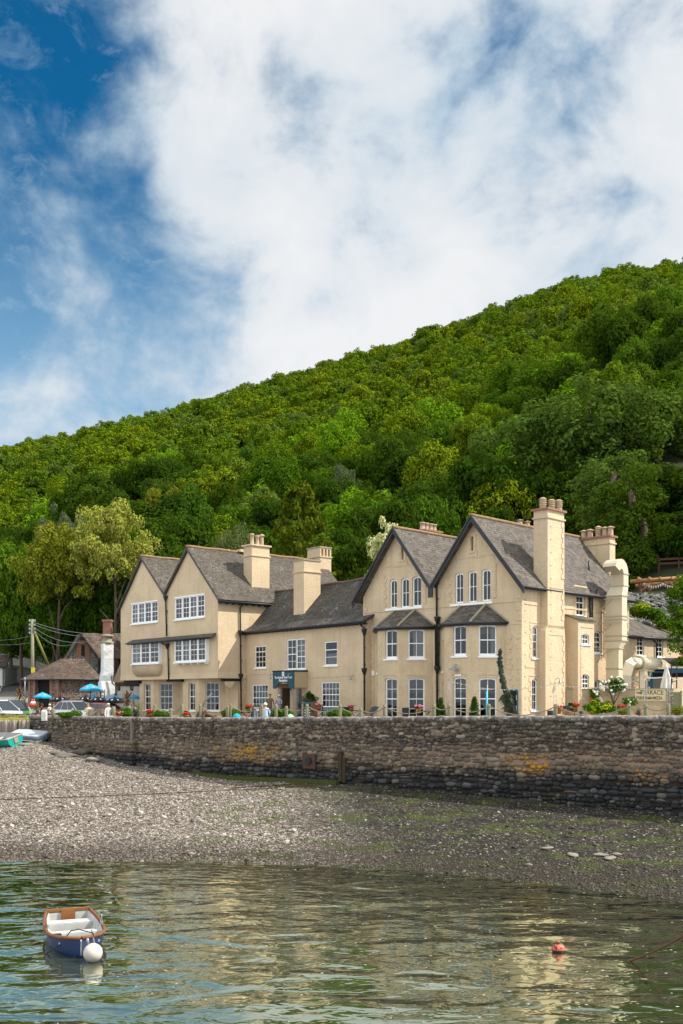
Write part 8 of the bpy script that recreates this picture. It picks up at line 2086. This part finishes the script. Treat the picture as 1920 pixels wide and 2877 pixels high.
# ================================================================ CARS
def carpaint(nm, col):
    m, t, b = newmat(nm); g = t.n('NewGeometry').outputs['Position']; t.set(b.inputs['Base Color'], t.mix(t.noise(g, 1.5, 3, .5), col, tuple(x * .93 for x in col))); b.inputs['Roughness'].default_value = .28; b.inputs['Coat Weight'].default_value = .6; b.inputs['Coat Roughness'].default_value = .05; return m
CG = flat('car_glass', (.02, .03, .035), .06, spec=.8); TYRE = flat('tyre', (.015, .015, .015), .85); CHR = flat('chrome', (.6, .6, .6), .2, .9); LAMPG = flat('headlamp_lens', (.55, .58, .60), .12, spec=.8)
def car(loc, heading, label, paint, L=4.4, Wd=1.82, H=1.62, hatch=False, rails=True):
    """x forward in the local frame; lower body and glasshouse are lofted sections"""
    o = thing('parked_car', label, 'car', (0, 0, 0)); hw = Wd / 2
    st = [(-L / 2, .30, .62, .86), (-L / 2 + .06, .25, .78, .94), (-L * .42, .22, .92, 1.0), (-L * .2, .20, .94, 1.0), (L * .08, .20, .92, 1.0), (L * .22, .20, .90, 1.0), (L * .38, .22, .82, .98), (L * .46, .26, .72, .90), (L / 2, .34, .58, .74)]
    mb = MB(); mb.smooth = True; vs = []; n = 10
    for x, z0, z1, ws in st:
        w_ = hw * ws
        for y, z in ((-w_ * .86, z0), (-w_, z0 + .1), (-w_, (z0 + z1) / 2), (-w_ * .96, z1 - .06), (-w_ * .84, z1), (w_ * .84, z1), (w_ * .96, z1 - .06), (w_, (z0 + z1) / 2), (w_, z0 + .1), (w_ * .86, z0)): vs.append((x, y, z))
    m = len(st); mb.add(vs, [(i * n + k, i * n + (k + 1) % n, (i + 1) * n + (k + 1) % n, (i + 1) * n + k) for i in range(m - 1) for k in range(n)] + [tuple(range(n))[::-1], tuple((m - 1) * n + k for k in range(n))]); bd = mb.build('body', paint, o)
    xr0, xr1 = (-L * .30, L * .02) if not hatch else (-L * .24, L * .0); xb0, xb1 = (-L * .47, L * .24) if not hatch else (-L * .44, L * .26); zb = .90; rt_ = hw * .70; rb_ = hw * .93
    def cab(x0, x1, xa, xb, z0, z1, wb, wt, e=0): return [Vector(q) for q in ((x0 - e, -wb - e, z0), (x1 + e, -wb - e, z0), (x1 + e, wb + e, z0), (x0 - e, wb + e, z0), (xa - e, -wt - e, z1), (xb + e, -wt - e, z1), (xb + e, wt + e, z1), (xa - e, wt + e, z1))]
    g = cab(xb0, xb1, xr0, xr1, zb, H - .06, rb_, rt_); mb = MB(); mb.hexa(g); mb.build('glasshouse', CG, bd)
    mb = MB(); mb.smooth = False; mb.hexa(cab(xr0 - .04, xr1 + .03, xr0 + .12, xr1 - .12, H - .09, H, rt_ + .02, rt_ * .86)); mb.build('roof', paint, o)
    mb = MB()
    for s in (-1, 1):
        P = lambda x, z: Vector((x, s * (rb_ + (rt_ - rb_) * (z - zb) / (H - .06 - zb) + .012), z))
        for (x0, x1) in ((xb1 + .02, xr1 + .02), (xb0 - .02, xr0 - .02)): mb.bar(P(x0, zb), P(x1, H - .07), .035, .05)
        for f in (.36, .66) if not hatch else (.5,): xq = xb0 + (xb1 - xb0) * f; xt = xr0 + (xr1 - xr0) * (f - .02); mb.bar(P(xq, zb), P(xt, H - .07), .02, .04)
        mb.bar(P(xb0, zb + .01), P(xb1, zb + .01), .03, .05)
    mb.build('pillars', paint, bd)
    if rails:
        mb = MB()
        for s in (-1, 1): mb.tube([(xr0 + .05, s * rt_ * .93, H - .02), (xr0 + .15, s * rt_ * .93, H + .05), (xr1 - .15, s * rt_ * .93, H + .05), (xr1 - .05, s * rt_ * .93, H - .02)], .02, 6)
        mb.build('roof_rail', CHR, o)
    for x in (-L * .31, L * .31):
        for s in (-1, 1):
            mb = MB(); r = .34; c = Vector((x, s * (hw - .12), r)); mb.tube([c - Vector((0, s * .12, 0)), c + Vector((0, s * .13, 0))], r, 18); wh = mb.build('wheel', TYRE, o); mb = MB(); mb.tube([c + Vector((0, s * .12, 0)), c + Vector((0, s * .14, 0))], r * .62, 10); mb.build('rim', CHR, wh)
    for s in (-1, 1):
        mb = MB(); mb.ball((L * .47, s * hw * .62, .66), .10, .20, .09, 10, 6); mb.build('headlight', LAMPG, o)
        mb = MB(); mb.ball((xb1 - .30, s * (hw + .06), .98), .09, .11, .08, 8, 6); mb.build('mirror', paint, o)
        mb = MB(); mb.ball((-L * .485, s * hw * .72, .78), .06, .14, .12, 8, 6); mb.build('tail_light', RED, o)
    mb = MB(); mb.cbox((L * .49, 0, .56), (.06, Wd * .5, .12)); mb.cbox((L * .485, 0, .36), (.08, Wd * .6, .12)); mb.build('grille', DARK, o)
    mb = MB(); mb.cbox((L * .505, 0, .42), (.02, .5, .11)); mb.build('number_plate', WHITE, o)
    o.location = loc; o.rotation_euler = (0, 0, heading); return o
WP = carpaint('white_car_paint', (.78, .78, .79)); SP = carpaint('silver_car_paint', (.70, .72, .76)); RP = carpaint('red_car_paint', (.60, .015, .012)); KP = carpaint('black_car_paint', (.012, .012, .014))
def cz(px, Y): p = atx(px, Y); return (p.x, p.y, quayz(px, Y))
car(cz(216, 82), math.radians(-38), 'white estate car with roof rails parked behind the low hedge', WP, L=4.4)
car(cz(303, 83), math.radians(-40), 'red hatchback parked between the white car and the hotel', RP, L=4.1, H=1.46, hatch=True, rails=False)
car(cz(4, 80), math.radians(-33), 'silver white people carrier cut by the left edge of the picture', SP, L=4.6, H=1.70)
car(cz(38, 88), math.radians(-62), 'black car parked behind the silver one at the left', KP, L=4.3, H=1.66)

# ================================================================ BOATS
def hull(o, L, B, D, mats, sheer=.22, tr=.78, rocker=.1, thick=.05):
    """stern at -L/2, bow at +L/2, keel at z=0; outside, inside and a rim"""
    nS, nP = 18, 9
    def sec(t, off=0):
        x = -L / 2 + L * t; bw = B / 2 * (tr + (1 - tr) * math.sin(min(1, t / .45) * PI / 2)) * (1 if t < .45 else math.cos(((t - .45) / .55) ** 1.7 * PI / 2) ** .62 if t < .999 else 0.01)
        bw = max(.015, bw - off); zt = D + sheer * max(0, (t - .35) / .65) ** 2 + .05 * (1 - t); zk = rocker * max(0, (t - .55) / .45) ** 2 * 2.2 + off
        pts = []
        for k in range(nP):
            a = PI * k / (nP - 1); y = -math.cos(a); z = 1 - math.sin(a) ** .75
            pts.append((x * (1 - off * .6 / L * 2), y * bw, zk + (zt - zk) * z))
        return pts
    for off, nm, mt in ((0, 'hull', mats[0]), (thick, 'inner_hull', mats[1])):
        vs = [p for i in range(nS + 1) for p in sec(i / nS, off)]; mb = MB(); mb.smooth = True
        mb.add([Vector(v) for v in vs], [(i * nP + k, (i + 1) * nP + k, (i + 1) * nP + k + 1, i * nP + k + 1) for i in range(nS) for k in range(nP - 1)]); mb.smooth = False; mb.add([Vector(v) for v in vs[:nP]], [tuple(range(nP))]); mb.build(nm, mt, o)
    mb = MB(); 
    for s in (0, nP - 1): mb.tube([Vector(sec(i / nS)[s]) + Vector((0, 0, .01)) for i in range(nS + 1)], .042, 6)
    a, b_ = Vector(sec(0)[0]), Vector(sec(0)[-1]); mb.bar(a + Vector((.0, 0, .0)), b_ + Vector((0, 0, 0)), .06, .07); mb.build('gunwale', mats[2], o)
    return sec
def wornblue():
    m, t, b = newmat('scuffed_navy_hull'); tc_ = t.n('TexCoord').outputs['Object']; n = t.noise(t.scalev(tc_, (1.4, 1.4, .8)), 3.2, 8, .72)
    t.set(b.inputs['Base Color'], t.mix(t.math('MULTIPLY', t.smooth(n, .62, .72), .4), t.mix(t.noise(tc_, 1.2, 4, .6), (.003, .018, .075), (.005, .03, .125)), (.30, .38, .50))); b.inputs['Roughness'].default_value = .5; return m
INW = flat('weathered_white_paint', (.50, .50, .47), .7, var=.28, scale=5); VAR = flat('worn_varnished_wood', (.19, .075, .03), .6, var=.6, scale=9)
da = Vector((-6.92, 26.1, 0)); db = Vector((-5.78, 22.9, 0)); dd_ = (db - da); dl = dd_.length
D1 = thing('rowing_dinghy', 'navy blue rowing dinghy with white inside and worn brown gunwale afloat at its mooring', 'boat', (0, 0, 0))
sec = hull(D1, dl, 1.32, .52, (wornblue(), INW, VAR), sheer=.16, tr=.80)
def thw(t, z, w_, nm='thwart', mt=INW, face=True):
    p = sec(t); y = p[-1][1] - .05; mb = MB(); mb.cbox((p[0][0], 0, z), (w_, 2 * y, .035))
    if face: mb.cbox((p[0][0] + w_ / 2, 0, z - .12), (.02, 2 * y * .95, .22))
    mb.build(nm, mt, D1)
thw(.17, .42, .34); thw(.52, .44, .26); thw(.84, .50, .30, 'bow_seat', face=False)
mb = MB()
for k in range(5): mb.cbox((-dl * .02, -.36 + k * .18, .13), (dl * .62, .15, .02))
mb.build('bottom_boards', flat('dirty_cream_boards', (.42, .35, .25), .8, var=.5, scale=5), D1)
mb = MB(); mb.cbox((-dl / 2 + .06, 0, .47), (.035, .34, .28)); mb.cbox((-dl / 2 + .0, 0, .60), (.075, 1.06, .06)); mb.build('transom_pad', flat('orange_varnish', (.26, .10, .03), .7, var=.4), D1)
for s in (-1, 1): mb = MB(); q = sec(.5)[-1]; mb.cbox((q[0], s * (q[1] - .02), q[2] + .05), (.16, .06, .08)); mb.tube([(q[0], s * (q[1] - .02), q[2] + .08), (q[0], s * (q[1] - .02), q[2] + .26)], .013, 6); mb.build('rowlock', VAR if s < 0 else GALV, D1)
mb = MB(); q = sec(.72)[-1]; mb.cbox((q[0], -q[1] * .8, q[2] - .02), (.22, .28, .03)); mb.build('black_pad', BLACK, D1)
D1.location = (da.x / 2 + db.x / 2, da.y / 2 + db.y / 2, WZ - .21); D1.rotation_euler = (0, .02, math.atan2(dd_.y, dd_.x))
def floatb(px, pyc, pyw, r, mat, lab, nm='mooring_buoy', sz=1.0, sub=.15):
    p = onz(px, pyw, WZ); o = thing(nm, lab, 'buoy', (p.x, p.y, WZ)); mb = MB(); mb.ball((p.x, p.y + r * .2, WZ + r * (1 - sub) * sz), r, r, r * sz, 20, 12); mb.build('float', mat, o); return p, o
p, o = floatb(260, 2683, 2704, .21, flat('off_white_plastic', (.62, .55, .49), .5, var=.12, scale=8), 'white round mooring buoy floating against the bow of the blue dinghy', sub=.08)
mb = MB(); mb.tube([(p.x - .1, p.y, WZ + .40), (p.x - .11, p.y, WZ + .52)], .03, 8); mb.build('shackle', GALV, o)
bow = Vector((db.x, db.y, WZ + .52)); mb = MB(); e1_ = onz(127, 2680, WZ); e1_.z = WZ - .02
mb.tube([e1_, e1_.lerp(bow, .45) + Vector((0, 0, .05)), Vector((bow.x - .35, bow.y + .45, WZ + .50)), Vector((bow.x - .15, bow.y + .35, WZ + .56)), Vector((bow.x + .2, bow.y + .25, WZ + .5)), Vector((bow.x + .42, bow.y - .2, WZ + .1)), Vector((bow.x + .62, bow.y - .35, WZ - .02))], .014, 6)
tag(mb.build('mooring_line', BLACK, off=bow), 'thin black mooring line over the bow of the blue dinghy', 'rope')
mb = MB(); mb.tube([Vector((bow.x + .15, bow.y + .35, WZ + .55)), Vector((bow.x + .3, bow.y - .0, WZ + .3)), Vector((bow.x + .46, bow.y - .25, WZ - .02))], .018, 6); tag(mb.build('pale_rope', ROPE, off=bow), 'pale rope end trailing from the dinghy bow beside the white buoy', 'rope')
def spotty():
    m, t, b = newmat('weedy_orange_plastic'); g = t.n('NewGeometry').outputs['Position']; z = t.n('SeparateXYZ', i_0=g).outputs[2]; n = t.noise(g, 9, 4, .6)
    c = t.mix(t.smooth(t.math('ADD', n, t.math('MULTIPLY', t.math('SUBTRACT', z, WZ + .14), 1.2)), .50, .56), (.75, .13, .08), (.08, .04, .015)); c = t.mix(t.smooth(z, WZ + .07, WZ + .045), c, (.015, .018, .01)); t.set(b.inputs['Base Color'], c); return m
p, o = floatb(1570, 2663, 2676, .155, spotty(), 'weedy orange mooring buoy floating alone on the right of the water', sz=.8, sub=.42)
mb = MB(); mb.ball((p.x, p.y + .05, WZ + .22), .05, .05, .03, 8, 6); mb.build('eye', flat('worn_wood', (.3, .12, .05), .8), o)
# rusty chain rising out of the water at the right
a = onz(1750, 2695, WZ) - Vector((0, 0, .1)); b_ = at(2010, 2572, 20.6); mb = MB(); n = 30
pts = [a.lerp(b_, k / n) - Vector((0, 0, .10 * 4 * (k / n) * (1 - k / n))) for k in range(n + 1)]; mb.tube(pts, [.020 + .010 * (k % 2) for k in range(n + 1)], 6); o = thing('rising_chain', 'rusty weed hung chain rising out of the water at the right edge', 'chain', a); mb.build('links', flat('weedy_rust', (.15, .075, .04), .9, var=.6, scale=20, bump=1), o)
mb = MB(); q = pts[21]; mb.tube([q, q + Vector((.03, 0, -.14))], [.03, .015], 6); mb.build('weed_tuft', flat('weed', (.16, .11, .06), .9), o)
# boats on the beach
def rest(px, py): return beach_hit(px, py)
q = rest(10, 2100); TB = thing('teal_rowing_boat', 'teal and grey open rowing boat lying on the shingle at the left edge', 'boat', (0, 0, 0)); TM = flat('teal_hull_paint', (.012, .33, .29), .4, var=.1); GI = flat('grey_boat_interior', (.33, .36, .40), .6, var=.1)
sec = hull(TB, 3.6, 1.5, .62, (TM, GI, flat('pale_gunwale', (.42, .36, .28), .7, var=.4, scale=8)), sheer=.2, tr=.85)
for t_ in (.25, .5): pq = sec(t_); mb = MB(); mb.cbox((pq[0][0], 0, .45), (.24, 2 * pq[-1][1] - .1, .04)); mb.build('thwart', flat('pale_thwart', (.62, .52, .38), .7, var=.15) if t_ < .3 else bpy.data.materials['pale_thwart'], TB)
mb = MB(); mb.cbox((-1.83, 0, .44), (.05, .3, .34)); mb.build('motor_bracket', flat('worn_bracket', (.35, .26, .2), .8), TB)
TB.location = (q.x - .75, q.y + 1.1, q.z - .02); TB.rotation_euler = (math.radians(-16), .03, math.radians(150))
q = rest(112, 2080); GT = thing('grey_tender', 'grey rigid tender turned over on the shingle by the timber piles', 'boat', (0, 0, 0)); GR = flat('dark_grey_rubber', (.12, .15, .19), .6, var=.2); GD = flat('light_grey_deck', (.42, .45, .48), .6, var=.12)
Lg, Bg = 2.9, 1.25
out = [(-Lg / 2, -.32), (-Lg / 2 + .12, -.5), (-Lg * .2, -Bg / 2), (Lg / 2 - .25, -Bg / 2), (Lg / 2, -Bg / 2 + .2), (Lg / 2, Bg / 2 - .2), (Lg / 2 - .25, Bg / 2), (-Lg * .2, Bg / 2), (-Lg / 2 + .12, .5), (-Lg / 2, .32)]
def shell(sc, z): return [Vector((x * sc[0], y * sc[1], z)) for x, y in out]
mb = MB(); rings = [shell((1, 1), .0), shell((1.03, 1.05), .14), shell((1.0, 1.0), .30), shell((.93, .84), .36)]; n = len(out); mb.smooth = True
mb.add([v for r_ in rings for v in r_], [(i * n + k, i * n + (k + 1) % n, (i + 1) * n + (k + 1) % n, (i + 1) * n + k) for i in range(3) for k in range(n)]); mb.build('tube', GR, GT)
mb = MB(); mb.add(shell((.92, .80), .372), [tuple(range(n))]); mb.add(shell((.955, .88), .352), [tuple(range(n))]); mb.build('deck', GD, GT)
mb = MB(); mb.tube([v + Vector((0, -.02, 0)) for v in shell((1.04, 1.07), .10)[:5]], .035, 6); mb.build('rubbing_strake', flat('cream_strake', (.70, .60, .40), .6), GT)
for y in (-.2, .15): mb = MB(); mb.tube([(Lg / 2 - .05, y, .20), (Lg / 2 + .035, y, .20)], .07, 10); mb.build('scupper', BLACK, GT)
GT.location = (q.x - .75, q.y + .35, q.z + .14); GT.rotation_euler = (math.radians(20), math.radians(3), math.radians(-27))
mb = MB(); a = rest(38, 2078); b_ = rest(52, 2092); mb.tube([a + Vector((0, 0, .05)), a.lerp(b_, .6) + Vector((0, 0, .05)), b_ + Vector((0, 0, .05))], [.03, .03, .09], 6); tag(mb.build('oar', INW, off=a), 'pale worn oar lying on the shingle between the two beached boats', 'oar')
